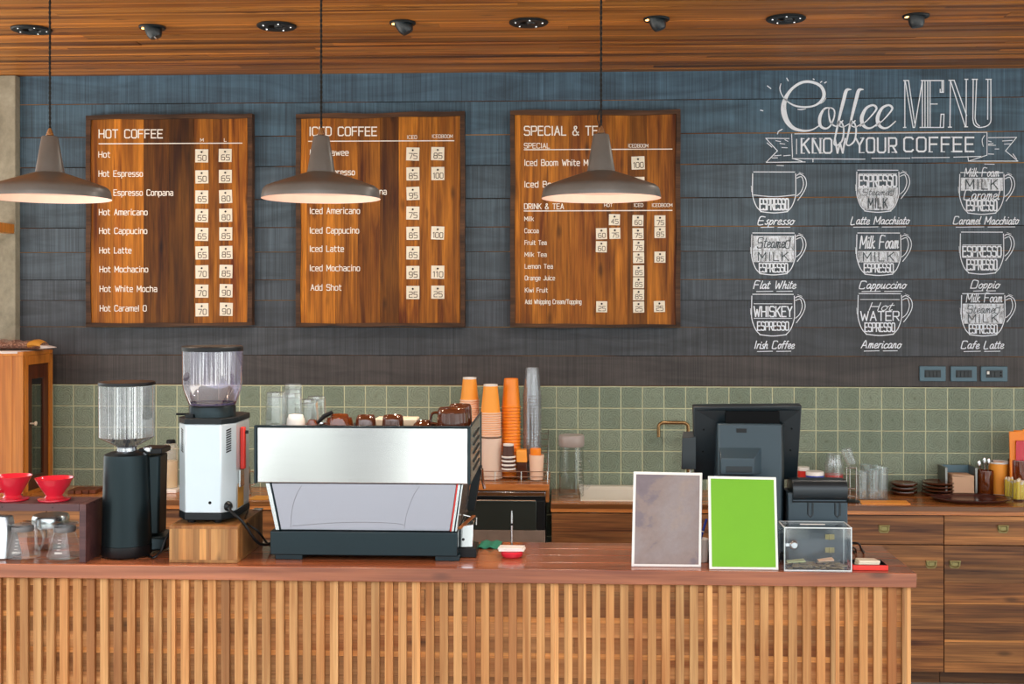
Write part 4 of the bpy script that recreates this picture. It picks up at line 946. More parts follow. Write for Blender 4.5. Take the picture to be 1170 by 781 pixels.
for i in range(6):
    f = i / 5; x = xq + .062 * f; hgt = .05 - .014 * f + .012 * math.sin(f * 3); wd = .075 - .02 * f
    for j in range(m):
        a = 2 * PI * j / m; mb.v.append((x, Yb + .07 + wd * math.cos(a), zb + .002 + hgt * .5 * (1 + math.sin(a) * .96)))
for i in range(5):
    for j in range(m): mb.face([i * m + j, i * m + (j + 1) % m, (i + 1) * m + (j + 1) % m, (i + 1) * m + j])
mb.build('yellow_tape', M['tape'], t)
mb = MB(); mb.hexa([(x1 - .02, Yb + .02, zb + .006), (x1 + .048, Yb + .06, zb + .012), (x1 + .048, Yb + .08, zb + .012), (x1 - .02, Yb + .12, zb + .006), (x1 - .02, Yb + .02, zb + .026), (x1 + .048, Yb + .06, zb + .015), (x1 + .048, Yb + .08, zb + .015), (x1 - .02, Yb + .12, zb + .026)]); mb.build('twisted_end', M['bag'], t, .003)

# ------------------------------------------------------------------ riser with drippers and glass servers
YR0 = floor_y(80, 642.5, ZC); YR1 = YR0 + .15
zr1 = vz(575.5, 80, YR0); zr0 = vz(584, 80, YR0); xs1 = ux(98, YR0); xs0 = xs1 - .46; lw = 7.6 * px(94, YR0)
t = thing('wooden_riser', 'purple brown wooden riser shelf on the counter at the left edge, carrying two red drippers', 'riser', ((xs0 + xs1) / 2, (YR0 + YR1) / 2, ZC))
mb = MB()
for k in range(2): mb.shuffle(.9, 1.05); mb.box(xs0, xs1 - lw - .0005, YR0 + k * .075, YR0 + .0748 + k * .075, zr0, zr1)
mb.build('shelf_board', M['stand'], t, .0015)
for a, b in ((xs1 - lw, xs1), (xs0 - lw, xs0 - .0005)):
    mb = MB(); mb.shuffle(.8, .9); mb.box(a, b, YR0, YR1, ZC, zr1); mb.build('side_board', M['stand'], t, .0015)
mb = MB()
for k in range(3): mb.lathe([(0, -.001), (.003, -.001), (.003, .001), (0, .001)], (xs1, YR0 + .03 + k * .045, zr1 - .006), 8, 'x')
for xx in (ux(2.5, YR0), ux(60, YR0)): mb.lathe([(0, -.001), (.003, -.001), (.003, .001), (0, .001)], (xx, YR0, (zr0 + zr1) / 2), 8, 'y')
mb.build('screw_heads', M['nail'], t)
for i, (u, vb, vt) in enumerate(((14.5, 575, 543), (62, 576.5, 545.5))):
    Y = YR0 + .074; s = px(u, Y); x = ux(u, Y); zb = zr1; hh = vz(vt, u, Y) - zb; k = hh
    t = thing('coffee_dripper', ('red ceramic cone dripper on the riser, partly cut off by the left edge', 'red ceramic cone dripper on the riser, nearer the black grinder')[i], 'coffee dripper', (x, Y, zb), 'red coffee drippers')
    rt = 21.5 * s
    mb = MB(); mb.lathe([(rt * .40, .016), (rt * .43, k * .24), (rt * .70, k * .58), (rt * .88, k * .84), (rt * .97, k * .97), (rt, k), (rt * .96, k), (rt * .9, k * .9), (rt * .6, k * .55), (rt * .1, k * .27), (0, k * .27), (0, k * .15), (rt * .40, .016)], (x, Y, zb), 40); mb.build('cone', M['red'], t, angle=50)
    mb = MB(); mb.lathe([(0, 0), (rt * .8, 0), (rt * .84, .003), (rt * .84, .007), (rt * .5, .011), (rt * .40, .02), (0, .02)], (x, Y, zb), 36); mb.build('saucer_base', M['red'], t)
    sg = -1
    mb = MB(); q = [(x + sg * rt * .75 if i == 0 else x, Y - rt * .72, zb + k * .82), (x + sg * rt * .95 if i == 0 else x, Y - rt * 1.2 if i else Y - rt * .9, zb + k * .8), (x + sg * rt * .85 if i == 0 else x, Y - rt * 1.15 if i else Y - rt * .8, zb + k * .55), (x + sg * rt * .4 if i == 0 else x, Y - rt * .5, zb + k * .42)]
    if i: q = [(x + rt * .2, Y + rt * .75, zb + k * .82), (x + rt * .3, Y + rt * 1.25, zb + k * .8), (x + rt * .25, Y + rt * 1.1, zb + k * .5), (x + rt * .1, Y + rt * .45, zb + k * .42)]
    else: q = [(x - rt * .45, Y - rt * .62, zb + k * .86), (x - rt * .55, Y - rt * 1.05, zb + k * .80), (x - rt * .5, Y - rt * 1.0, zb + k * .5), (x - rt * .3, Y - rt * .42, zb + k * .40)]
    mb.tube(spline(q, 6), .0055, 8); mb.build('handle', M['red'], t)
for i, (u, ub) in enumerate(((26, 19), (74, 19))):
    Y = YR0 + .075; s = px(u, Y); x = ux(u, Y); k = s
    t = thing('glass_server', ('glass coffee server with a grey collar under the riser, left one of the pair', 'glass coffee server with a grey collar under the riser, beside its right leg')[i], 'coffee server', (x, Y, ZC), 'glass servers under the riser')
    pr = [(0, .002), (17 * k, .002), (19.5 * k, .006), (19 * k, .014), (14 * k, 22 * k), (11.5 * k, 31 * k), (11.5 * k, 36 * k), (12.3 * k, 38.5 * k)]
    mb = MB(); mb.lathe(pr, (x, Y, ZC), 36); mb.build('glass_body', M['glass2'], t)
    mb = MB(); mb.lathe([(11.9 * k, 30.5 * k), (12.2 * k, 31 * k), (12.2 * k, 35.5 * k), (11.9 * k, 36 * k)], (x, Y, ZC), 32); mb.build('collar', plain('grey collar', '#6e6a68', .4) if i == 0 else bpy.data.materials['grey collar'], t)
    mb = MB(); mb.lathe([(0, 39 * k), (15 * k, 38.6 * k), (15.3 * k, 39.2 * k), (15 * k, 40 * k), (3 * k, 41 * k), (0, 41 * k)], (x, Y, ZC), 32); mb.build('glass_lid', M['glass2'], t)
    mb = MB(); mb.tube(spline([(x + 11.5 * k, Y + .01, ZC + 33 * k), (x + 20 * k, Y - .005, ZC + 34 * k), (x + 25.5 * k, Y - .01, ZC + 24 * k), (x + 23 * k, Y - .01, ZC + 13 * k), (x + 17.5 * k, Y, ZC + 9.5 * k)], 6), .0042, 8); mb.build('glass_handle', M['glass'], t)
    mb = MB(); f = lambda a, b: (x + (a - u) * s, Y - 15.5 * k - (b - 621) * .0008, ZC + (636 - b) * s); text(mb, 'BOOM'[:3 + i], u - 4, 628, 1.8, f, 8, .2); part(mb, 'printed_marks', M['ink'], t)
    mb = MB()
    for q in range(5): mb.box(x - .006, x + .006, Y - (17.5 - q * 1.1) * k - .0012, Y - (17.5 - q * 1.1) * k, ZC + (9 + q * 3.4) * k, ZC + (9 + q * 3.4) * k + .001)
    mb.build('scale_lines', M['ink'], t)
Y = YR0 + .24; u = 58; s = px(u, Y); x = ux(u, Y)
t = thing('storage_canister', 'clear canister with a steel lid standing just behind the riser and the glass servers', 'canister', (x, Y, ZC))
zt = vz(601, u, Y); zt2 = vz(587.5, u, Y)
mb = MB(); mb.lathe([(0, .002), (17 * s, .002), (17.5 * s, .005), (17.5 * s, zt - ZC), (16.9 * s, zt - ZC), (16.9 * s, .006), (0, .006)], (x, Y, ZC), 32); mb.build('body', M['acry'], t)
mb = MB(); mb.lathe([(0, 0), (20 * s, 0), (20.3 * s, .004), (20.3 * s, zt2 - zt - .008), (19 * s, zt2 - zt), (0, zt2 - zt)], (x, Y, zt), 36); mb.build('steel_lid', M['steelz'], t)
Y = YR0 + .03; mb = MB(); xw = ux(6.5, Y); mb.hexa([(xw - .10, Y - .01, ZC), (xw, Y, ZC), (xw + .015, Y + .1, ZC), (xw - .10, Y + .12, ZC), (xw - .10, Y + .03, ZC + .155), (xw - .012, Y + .035, ZC + .15), (xw, Y + .06, ZC + .15), (xw - .10, Y + .07, ZC + .155)])
tag(mb.build('foil_pouch', M['foil'], None, .006), 'silver foil pouch under the riser at the left edge of the photo', 'pouch')
Y = 6.1; mb = MB()
for k in range(4): mb.shuffle(.7, 1.1); a0 = ux(80, Y) + k * .036; mb.box(a0, a0 + .034, Y - .03 + k * .006, Y + .10, ZB + .0005, ZB + .02)
tag(mb.build('slatted_trivet', M['coast'], None, .002), 'dark slatted wooden trivet on the back counter left of the black grinder', 'trivet')

# ------------------------------------------------------------------ black grinder
u = 145; Y = floor_y(u, 640, ZC) + .085; s = px(u, Y); x = ux(u, Y)
Z = lambda v: vz(v, u, Y) - ZC
t = thing('coffee_grinder', 'black coffee grinder with a clear cylindrical hopper, left of the silver grinder', 'coffee grinder', (x, Y, ZC))
mb = MB(); mb.lathe([(0, Z(620)), (27.6 * s, Z(620)), (27.2 * s, Z(600)), (25.4 * s, Z(523)), (24.6 * s, Z(518.5)), (19 * s, Z(516)), (11 * s, Z(514.5)), (0, Z(514.5))], (x, Y, ZC), 48, sy=1.0); mb.build('body', M['gblack'], t)
mb = MB(); mb.lathe([(0, .005), (27.2 * s, .005), (28.0 * s, .010), (28.0 * s, Z(620.3)), (0, Z(620.3))], (x, Y, ZC), 48); mb.build('base_band', M['black'], t)
mb = MB(); xb = x + 15 * s
mb.hexa([(xb, Y - .01, ZC + .012), (x + 41 * s, Y + .03, ZC + .012), (x + 41 * s, Y + .17, ZC + .012), (xb, Y + .19, ZC + .012), (xb, Y, ZC + Z(612)), (x + 41 * s, Y + .04, ZC + Z(616)), (x + 41 * s, Y + .17, ZC + Z(616)), (xb, Y + .18, ZC + Z(612))])
mb.hexa([(xb, Y, ZC + Z(612)), (x + 33 * s, Y + .04, ZC + Z(613)), (x + 33 * s, Y + .12, ZC + Z(613)), (xb, Y + .12, ZC + Z(612)), (xb, Y, ZC + Z(522)), (x + 36 * s, Y + .02, ZC + Z(520)), (x + 36 * s, Y + .11, ZC + Z(520)), (xb, Y + .11, ZC + Z(522))])
mb.build('rear_housing', M['gblack'], t, .008)
mb = MB(); mb.hexa([(x + 12 * s, Y + .01, ZC + Z(519)), (x + 38 * s, Y + .02, ZC + Z(519)), (x + 38 * s, Y + .12, ZC + Z(519)), (x + 12 * s, Y + .12, ZC + Z(519)), (x + 12 * s, Y + .01, ZC + Z(512.5)), (x + 38 * s, Y + .02, ZC + Z(512.5)), (x + 38 * s, Y + .12, ZC + Z(512.5)), (x + 12 * s, Y + .12, ZC + Z(512.5))]); a = mb.build('top_arm', M['black'], t, .003)
mb = MB(); mb.lathe([(5 * s, Z(516)), (5.5 * s, Z(513.5)), (4.5 * s, Z(511)), (0, Z(511))], (x + 22 * s, Y + .02, ZC), 16); mb.build('dial', M['chrome'], a)
hp = [(11 * s, Z(515)), (11 * s, Z(511)), (12 * s, Z(509)), (29.5 * s, Z(499.5)), (30.8 * s, Z(498)), (31.2 * s, Z(440))]
mb = MB(); mb.lathe(hp, (x, Y, ZC), 48); hpo = mb.build('hopper', M['hop'], t, angle=25)
mb = MB(); mb.lathe([(8 * s, Z(515)), (10.4 * s, Z(514.8)), (10.4 * s, Z(510)), (8 * s, Z(510))], (x, Y, ZC), 24); mb.build('neck_ring', M['chrome'], t)
mb = MB(); mb.lathe([(0, Z(439.5)), (31.6 * s, Z(439.5)), (31.8 * s, Z(438)), (31 * s, Z(435.8)), (0, Z(435.4))], (x, Y, ZC), 48); mb.build('hopper_lid', M['black'], t)
mb = MB(); mb.tube([(x, Y, ZC + Z(512)), (x, Y, ZC + Z(496))], .006, 8); mb.box(x - .012, x + .012, Y - .004, Y + .004, ZC + Z(506), ZC + Z(499)); mb.build('hopper_gate', M['black'], t)
mb = MB(); mb.tube([(x - 13 * s, Y - .02, ZC + Z(504)), (x - 13 * s, Y - .02, ZC + Z(499))], .005, 8); mb.tube([(x + 12 * s, Y - .02, ZC + Z(503)), (x + 12 * s, Y - .02, ZC + Z(499))], .005, 8); mb.build('hopper_clips', M['matte'], t)
for q in (-20, -2, 16):
    mb = MB(); mb.lathe([(0, 0), (.009, 0), (.010, .0055), (0, .0055)], (x + q * s, Y - (20 if q == -2 else 14) * s, ZC), 12); mb.build('foot', M['black'], t)

# ------------------------------------------------------------------ wooden box + silver grinder
Y0 = floor_y(232, 643, ZC); xa, xb = ux(193.3, Y0), ux(271.5, Y0); zb = vz(600.5, 232, Y0); Y1 = Y0 + .34
t = thing('wooden_box', 'wooden box with mitred corners on the counter, under the silver grinder', 'box', ((xa + xb) / 2, (Y0 + Y1) / 2, ZC))
mb = MB(); n = 9; q = xa + .009
ws = [R.uniform(.6, 1.5) for _ in range(n)]; tw = sum(ws)
for k in range(n):
    q2 = q + (xb - xa - .018) * ws[k] / tw; mb.shuffle(.72, 1.15, .05)
    if k in (1, 4): mb.tint = (1.28, 1.25, 1.15)
    mb.box(q, q2, Y0 + .001, Y0 + .016, ZC + .011, zb - .011); q = q2
mb.build('front_staves', M['boxw'], t)
mb = MB(); n = 11; q = Y0 + .012
for k in range(n):
    q2 = q + (Y1 - Y0 - .02) / n; mb.shuffle(.6, .95, .04); mb.box(xb - .016, xb - .001, q, q2, ZC + .011, zb - .011); q = q2
mb.build('side_staves', M['boxw'], t)
mb = MB()
for z0, z1 in ((ZC + .0005, ZC + .011), (zb - .011, zb)):
    mb.shuffle(.85, .9); mb.hexa([(xa, Y0, z0), (xb, Y0, z0), (xb - .009, Y0 + .02, z0), (xa + .009, Y0 + .02, z0), (xa, Y0, z1), (xb, Y0, z1), (xb - .009, Y0 + .02, z1), (xa + .009, Y0 + .02, z1)])
    mb.shuffle(.75, .8); mb.box(xb - .016, xb, Y0 + .012, Y1, z0, z1)
for a, b in ((xa, xa + .009), (xb - .009, xb)): mb.shuffle(.9, .95); mb.box(a, b, Y0 + .0002, Y0 + .018, ZC + .011, zb - .011)
mb.shuffle(.8, .8); mb.box(xa, xa + .012, Y0 + .018, Y1, ZC, zb); mb.box(xa, xb, Y1 - .012, Y1, ZC, zb); mb.box(xa + .01, xb - .016, Y0 + .016, Y1 - .01, zb - .012, zb - .001)
mb.build('box_frame', M['boxw'], t, .001)
mb = MB(); mb.box(xb - .03, xb + .003, Y1 - .03, Y1 + .003, zb, zb + .004); mb.build('metal_corner', M['steel'], t, .001)
Yg = Y0 + .045; u = 232; s = px(u, Yg); x = ux(u, Yg); zg = zb + .012
Z = lambda v: vz(v, u, Yg)
t = thing('coffee_grinder', 'silver coffee grinder with a tall tinted hopper, standing on the wooden box', 'coffee grinder', (x, Yg + .1, zb))
def octa(k, y0=0.): h1, h2 = .064 * k, .103 * k; return [(x - h1, Yg + y0), (x + h1, Yg + y0), (x + h2, Yg + .055), (x + h2, Yg + .23 - y0), (x + h1, Yg + .27 - y0), (x - h1, Yg + .27 - y0), (x - h2, Yg + .23 - y0), (x - h2, Yg + .055)]
up = lambda a, b, h: (a, b, h)
mb = MB(); mb.prism(octa(1), (Z(586), Z(484.4)), up); body = mb.build('body', M['silver'], t, .004)
mb = MB(); mb.prism(octa(1.015, -.002), (zg, Z(586.4)), up); mb.build('base', M['matte'], t, .002)
mb = MB(); mb.prism(octa(1.02, -.003), (Z(484.2), Z(478)), up); mb.build('top_cap', M['matte'], t, .002)
for k, (a, b) in enumerate(((-.05, .03), (.045, .03), (-.05, .24), (.05, .24))):
    mb = MB(); mb.lathe([(0, 0), (.014, 0), (.015, zg - zb), (0, zg - zb)], (x + a, Yg + b, zb + .0003), 14); mb.build('foot', M['black'], t)
for sg in (-1, 1):                                                            # louvre slots on the two chamfers
    mb = MB(); d = Vector((.039 * sg, .055, 0)).normalized(); nrm = Vector((d.y * sg, -d.x * sg, 0)); nrm = Vector((.055 * sg, -.039, 0)).normalized()
    for k in range(10):
        c = Vector((x + .064 * sg, Yg, 0)) + d * .034; zc = Z(492) - k * .0085
        a, b = c - d * .011, c + d * .011
        mb.hexa([tuple(a + nrm * e + Vector((0, 0, zc - .004 * 1 + h)) ) for a, e, h in ((a, -.001, 0), (b, -.001, .006), (b, .0008, .006), (a, .0008, 0), (a, -.001, .0048), (b, -.001, .0108), (b, .0008, .0108), (a, .0008, .0048))])
    mb.build('louvre_slots', M['black'], body)
mb = MB(); mb.lathe([(0, -.002), (.0055, -.002), (.0055, .002), (0, .002)], (x + 8 * s, Yg, Z(574)), 12, 'y'); mb.build('screw_hole', M['coil'], body)
cx, cy, cz = x + .083, Yg + .024, Z(579)
mb = MB(); mb.lathe([(0, -.012), (.010, -.012), (.017, -.004), (.018, .004), (0, .004)], (0, 0, 0), 20, 'y'); mb.rot((0, 0, 0), 'Z', math.radians(54)); mb.v = [(a + cx, b + cy, c + cz) for a, b, c in mb.v]; mb.build('cable_gland', M['black'], body)
mb = MB(); mb.box(x + .1032, x + .1042, Yg + .075, Yg + .15, Z(584), Z(556)); mb.build('yellow_label', M['tape'], body)
mb = MB(); mb.box(x + .104, x + .122, Yg + .10, Yg + .12, Z(540), Z(491)); lv = mb.build('red_lever', M['redp'], t, .004)
mb = MB(); mb.lathe([(0, 0), (.006, 0), (.006, .012), (0, .012)], (x + .12, Yg + .11, Z(497)), 12, 'x'); mb.build('lever_knob', M['black'], lv)
mb = MB(); mb.box(x + .104, x + .112, Yg + .08, Yg + .13, Z(560), Z(540)); mb.build('lever_plate', M['steelz'], lv, .001)
col = [(25.8 * s, Z(478)), (26 * s, Z(477)), (26 * s, Z(462.5)), (24 * s, Z(462))]
hy = Yg + .10; s2 = px(u + 9, hy); hx = ux(242.8, hy)
Zh = lambda v: vz(v, 243, hy)
mb = MB(); mb.lathe([(0, Zh(478.5)), (26.2 * s2, Zh(478.5)), (26.2 * s2, Zh(464)), (25 * s2, Zh(462)), (0, Zh(462))], (hx, hy, 0), 40); mb.build('collar', M['gblack'], t)
mb = MB(); mb.tube([(hx - 22 * s2, hy - .03, Zh(472)), (hx - 37 * s2, hy - .05, Zh(471.5))], .004, 8); mb.box(hx - 24 * s2, hx - 15 * s2, hy - .075, hy - .06, Zh(477), Zh(471)); mb.build('adjuster', M['matte'], t)
for k, q in enumerate((-9, 29)):
    mb = MB(); mb.lathe([(0, 0), (.011, 0), (.011, .006), (.006, .012), (0, .012)], (hx + q * s2, hy - .07 + .05 * k, Zh(478)), 14); mb.build('thumb_screw', M['chrome'] if k == 0 else M['black'], t)
mb = MB(); mb.lathe([(25.5 * s2, Zh(462)), (27 * s2, Zh(460)), (32.6 * s2, Zh(444)), (33.6 * s2, Zh(437)), (34 * s2, Zh(400.5))], (hx, hy, 0), 48); hp = mb.build('hopper', M['hop2'], t)
mb = MB(); mb.lathe([(25 * s2, Zh(461.5)), (26.6 * s2, Zh(461)), (26.6 * s2, Zh(459)), (24 * s2, Zh(459))], (hx, hy, 0), 40); mb.build('hopper_rim', plain('violet rim', '#3b2c5a', .2), hp)
mb = MB(); mb.lathe([(0, Zh(400.6)), (34.4 * s2, Zh(400.6)), (34.6 * s2, Zh(399.5)), (34.6 * s2, Zh(396)), (33.6 * s2, Zh(395)), (0, Zh(394.6))], (hx, hy, 0), 48); mb.build('hopper_lid', M['black'], t)
for nm, lb, pts in (('power_cable', 'thick black cable from the silver grinder down to the counter, right of the wooden box', [(cx + .006, cy - .012, cz), (cx + .02, cy - .035, cz - .012), (cx + .06, cy - .03, cz - .05), (ux(292, Y0 + .08), Y0 + .08, vz(617, 292, Y0 + .08)), (ux(302, Y0 + .13), Y0 + .13, vz(622, 302, Y0 + .13)), (ux(313, Y0 + .22), Y0 + .22, ZC + .03), (ux(322, Y0 + .33), Y0 + .33, ZC + .006)]),
                    ('power_cable', 'black cable looping behind the wooden box towards the espresso machine', [(x + .1, Yg + .22, zb + .01), (xb - .02, Y0 + .20, zb + .012), (ux(281, Y0 + .12), Y0 + .12, vz(596, 281, Y0 + .12)), (ux(295, Y0 + .12), Y0 + .12, vz(607, 295, Y0 + .12)), (ux(305, Y0 + .18), Y0 + .18, vz(620, 305, Y0 + .18)), (ux(311, Y0 + .26), Y0 + .26, ZC + .006)]),
                    ('power_cable', 'thin black cable hanging between the black grinder and the wooden box', [(xa - .002, Y0 + .13, vz(596, 204, Y0 + .13)), (xa - .012, Y0 + .12, vz(598, 195, Y0 + .12)), (ux(191, Y0 + .09), Y0 + .09, vz(612, 191, Y0 + .09)), (ux(184, Y0 + .07), Y0 + .07, vz(629, 184, Y0 + .07)), (ux(175, Y0 + .05), Y0 + .05, ZC + .006), (ux(168, Y0 + .12), Y0 + .12, ZC + .004)])):
    mb = MB(); mb.tube(spline(pts, 8), .0052 if 'thick' in lb else .004, 8); tag(mb.build(nm, M['black']), lb, 'cable')

# back-left small things
Yq = 6.2; mb = MB(); mb.box(ux(181, Yq), ux(207, Yq), 6.12, 6.28, ZB + .0005, ZB + .02); tag(mb.build('white_tray', M['white'], None, .003), 'white tray on the back counter under the sauce bottle', 'tray')
u = 195.3; s = px(u, Yq); x = ux(u, Yq); zq = ZB + .0205; T = lambda v: vz(v, u, Yq) - zq
t = thing('sauce_bottle', 'translucent squeeze bottle of beige sauce with a black cap, between the grinders', 'bottle', (x, Yq, zq))
mb = MB(); mb.lathe([(0, 0), (7.7 * s, .0), (8 * s, .004), (8 * s, T(509)), (7 * s, T(507)), (5.2 * s, T(506)), (0, T(506))], (x, Yq, zq), 24); mb.build('bottle_body', M['frost'], t)
mb = MB(); mb.lathe([(0, .002), (7.5 * s, .002), (7.5 * s, T(526)), (0, T(527))], (x, Yq, zq), 24); mb.build('sauce', M['pvc'], t)
mb = MB(); mb.lathe([(0, T(506)), (5.2 * s, T(506)), (5.2 * s, T(503)), (4.2 * s, T(502)), (0, T(502))], (x, Yq, zq), 18); mb.build('cap', M['black'], t)
Yq = 6.1; u = 281.5; s = px(u, Yq); x = ux(u, Yq); T = lambda v: vz(v, u, Yq) - ZB
t = thing('steel_cup', 'small steel cup on the back counter between the silver grinder and the espresso machine', 'cup', (x, Yq, ZB))
mb = MB(); mb.lathe([(0, 0), (5.5 * s, 0), (6.2 * s, .004), (5 * s, T(534)), (4.6 * s, T(534)), (5.4 * s, .008), (0, .006)], (x, Yq, ZB), 22); mb.build('cup_body', M['chrome'], t)
mb = MB(); mb.tube(spline([(x + 5 * s, Yq, ZB + T(538)), (x + 9 * s, Yq, ZB + T(540)), (x + 9 * s, Yq, ZB + T(552)), (x + 5.6 * s, Yq, ZB + T(554))], 5), .0025, 6); mb.build('handle', M['chrome'], t)
mb = MB(); mb.hexa([(ux(281, 5.95), 5.945, ZB + .0005), (ux(306, 5.95), 5.945, ZB + .0005), (ux(309, 6.05), 6.06, ZB + .0005), (ux(292, 6.05), 6.06, ZB + .0005), (ux(281, 5.95), 5.945, ZB + .003), (ux(306, 5.95), 5.945, ZB + .003), (ux(309, 6.05), 6.06, ZB + .003), (ux(292, 6.05), 6.06, ZB + .003)])
tag(mb.build('yellow_sheet', M['tape']), 'yellow sheet lying on the back counter left of the espresso machine', 'sheet')

# ------------------------------------------------------------------ espresso machine
YE = 4.125; s = px(415, YE); E = lambda u, Y=YE: ux(u, Y); Z = lambda v, Y=YE: vz(v, 415, Y)
t = thing('espresso_machine', 'large stainless steel espresso machine seen from behind, in the middle of the counter', 'espresso machine', (E(415), YE + .25, ZC))
YE1 = YE + .50
zt0, zt1 = Z(552.5), Z(487)
mb = MB(); mb.box(E(293.8), E(534.6), YE - .002, YE + .012, zt0 + .002, zt1 - .004); mb.build('upper_panel', M['steel'], t, .003)
mb = MB(); mb.box(E(290.6), E(293.6), YE - .006, YE + .03, zt0, zt1); mb.box(E(534.8), E(537.6), YE - .006, YE + .03, zt0, zt1); mb.box(E(290.6), E(537.6), YE - .006, YE + .02, zt1 - .0035, zt1 + .002); mb.build('panel_trim', M['teal'], t, .0012)
zct = ZC + .435                                                              # cup tray
mb = MB(); mb.box(E(291.5), E(536.8), YE + .03, YE1, zt0, zct - .012); mb.build('boiler_housing', M['steel'], t)
mb = MB(); mb.box(E(291.5), E(536.8), YE + .013, YE1, zct - .011, zct); mb.build('cup_tray', M['steel'], t)
for a, nm in ((E(537.6), 1), (E(290.6), -1)):
    mb = MB(); mb.box(min(a, a - nm * .006), max(a, a - nm * .006), YE + .031, YE1 + .01, zt0 + .002, zt1 + .002 if nm == 1 else zct + .003); sp = mb.build('side_panel', M['steelz'], t, .001)
    mb = MB()
    for k in range(5): mb.box(a, a + nm * .004, YE + .12, YE1 - .1, zt1 - .05 - k * .03, zt1 - .043 - k * .03)
    mb.build('louvres', M['matte'], sp)
    mb = MB(); ztp = zt1 if nm == 1 else zct - .002; mb.box(a - .001, a + .003, YE1 + .002, YE1 + .012, zt0 - .02, ztp + .006); mb.box(a - .001, a + .003, YE + .03, YE1 + .01, ztp - .002, ztp + .005); mb.build('side_trim', M['teal'], sp, .001)
# tapering lower body
zl0, zl1 = Z(606.5), Z(553)
def trap(ua, ub, uc, ud, y0, y1, ylow=.0):
    return [(E(ua), y0 + ylow, zl0), (E(ub), y0 + ylow, zl0), (E(ub), y1, zl0), (E(ua), y1, zl0), (E(uc), y0, zl1), (E(ud), y0, zl1), (E(ud), y1, zl1), (E(uc), y1, zl1)]
mb = MB(); mb.hexa(trap(320, 513.6, 309, 521.3, YE + .012, YE + .40)); mb.build('lower_panel', M['steel2'], t, .002)
for (a, b, c, d, m_) in ((314.2, 318.6, 302.8, 307.4, 'steelz'), (318.8, 319.8, 307.6, 308.8, 'teal'), (513.8, 515.2, 521.5, 523, 'redp'), (515.4, 518.4, 523.2, 526, 'steelz'), (518.6, 519.4, 526.2, 527, 'teal'), (519.6, 521.6, 527.2, 528.8, 'steelz')):
    mb = MB(); mb.hexa(trap(a, b, c, d, YE + .008, YE + .42)); mb.build('side_strip', M[m_], t, .001)
mb = MB()
for pts in ([(344, 555), (338, 566), (334, 578), (332, 590), (331.5, 604)], [(479, 555), (472, 566), (466.5, 580), (463, 592), (461.5, 604)], [(333, 602), (375, 598.5), (415, 597), (450, 598), (461, 600)]):
    mb.tube([(E(a), YE + .0115, Z(b)) for a, b in spline(pts, 4)], .0007, 4)
mb.build('seam_lines', plain('panel seam', '#8d8f92', .4, .5), t)
zb0, zb1 = Z(634.5), Z(607)
mb = MB(); mb.box(E(308.8), E(523), YE - .004, YE + .47, zb0, zb1); mb.build('base', M['teal'], t, .004, seg=3)
mb = MB(); mb.box(E(319), E(521), YE + .08, YE + .45, ZC + .018, zb0); mb.build('base_underside', M['black'], t)
for a, b in ((314, 345), (497, 525)):
    for y in (YE + .005, YE + .37):
        mb = MB(); mb.box(E(a), E(b), y, y + .07, ZC, zb0 + .001); mb.build('foot', M['teal'], t, .002)
# group area visible at the right: steam arm
mb = MB(); mb.tube(spline([(E(541), YE + .42, zt0 - .005), (E(541.5), YE + .44, zt0 - .05), (E(543.5), YE + .45, zt0 - .085)], 5), .006, 8); mb.build('steam_wand', M['chrome'], t)
mb = MB(); mb.hexa([(E(522), YE + .43, zb1), (E(531), YE + .43, zb1), (E(531), YE + .49, zb1), (E(522), YE + .49, zb1), (E(529), YE + .43, zt0), (E(540), YE + .43, zt0), (E(540), YE + .49, zt0), (E(529), YE + .49, zt0)]); mb.build('rear_column', M['matte'], t)
# chrome box at its right
Yx = YE + .07; a, b = ux(525.5, Yx), ux(540.5, Yx); za, zb_ = vz(625.5, 533, Yx), vz(599, 533, Yx)
t = thing('steel_dispenser', 'small steel box on a black base, touching the right end of the espresso machine', 'dispenser', ((a + b) / 2, Yx, ZC))
mb = MB(); mb.hexa([(a, Yx, za), (b, Yx + .006, za), (b, Yx + .1, za), (a, Yx + .1, za), (a, Yx + .012, zb_ - .008), (b, Yx + .004, zb_), (b, Yx + .1, zb_), (a, Yx + .1, zb_ - .008)]); mb.build('box_body', M['chrome'], t, .003)
mb = MB(); mb.box(a - .01, b + .012, Yx - .006, Yx + .11, ZC + .0005, za); mb.build('black_base', M['black'], t, .002)
mb = MB(); mb.lathe([(0, -.004), (.005, -.003), (.005, .003), (0, .003)], (a + .012, Yx + .001, za + .03), 10, 'y'); mb.build('screw', M['black'], t)
mb = MB(); mb.hexa([(a - .006, Yx - .004, zb_ - .016), (a + .004, Yx - .004, zb_ - .016), (b + .003, Yx + .07, zb_ + .016), (b - .008, Yx + .07, zb_ + .016), (a - .006, Yx - .004, zb_ - .010), (a + .004, Yx - .004, zb_ - .010), (b + .003, Yx + .07, zb_ + .022), (b - .008, Yx + .07, zb_ + .022)]); mb.build('copper_strip', plain('copper edge', '#a8683c', .3, .8), t)
mb = MB(); mb.tube([(a, Yx + .08, zb_ + .005), (a + .006, Yx + .07, zb_ + .022), (b, Yx + .07, zb_ + .012), (b + .009, Yx + .05, zb_ + .016), (b + .008, Yx + .05, zb_ - .01)], .0022, 6); mb.build('wire_lid_frame', M['wire'], t)
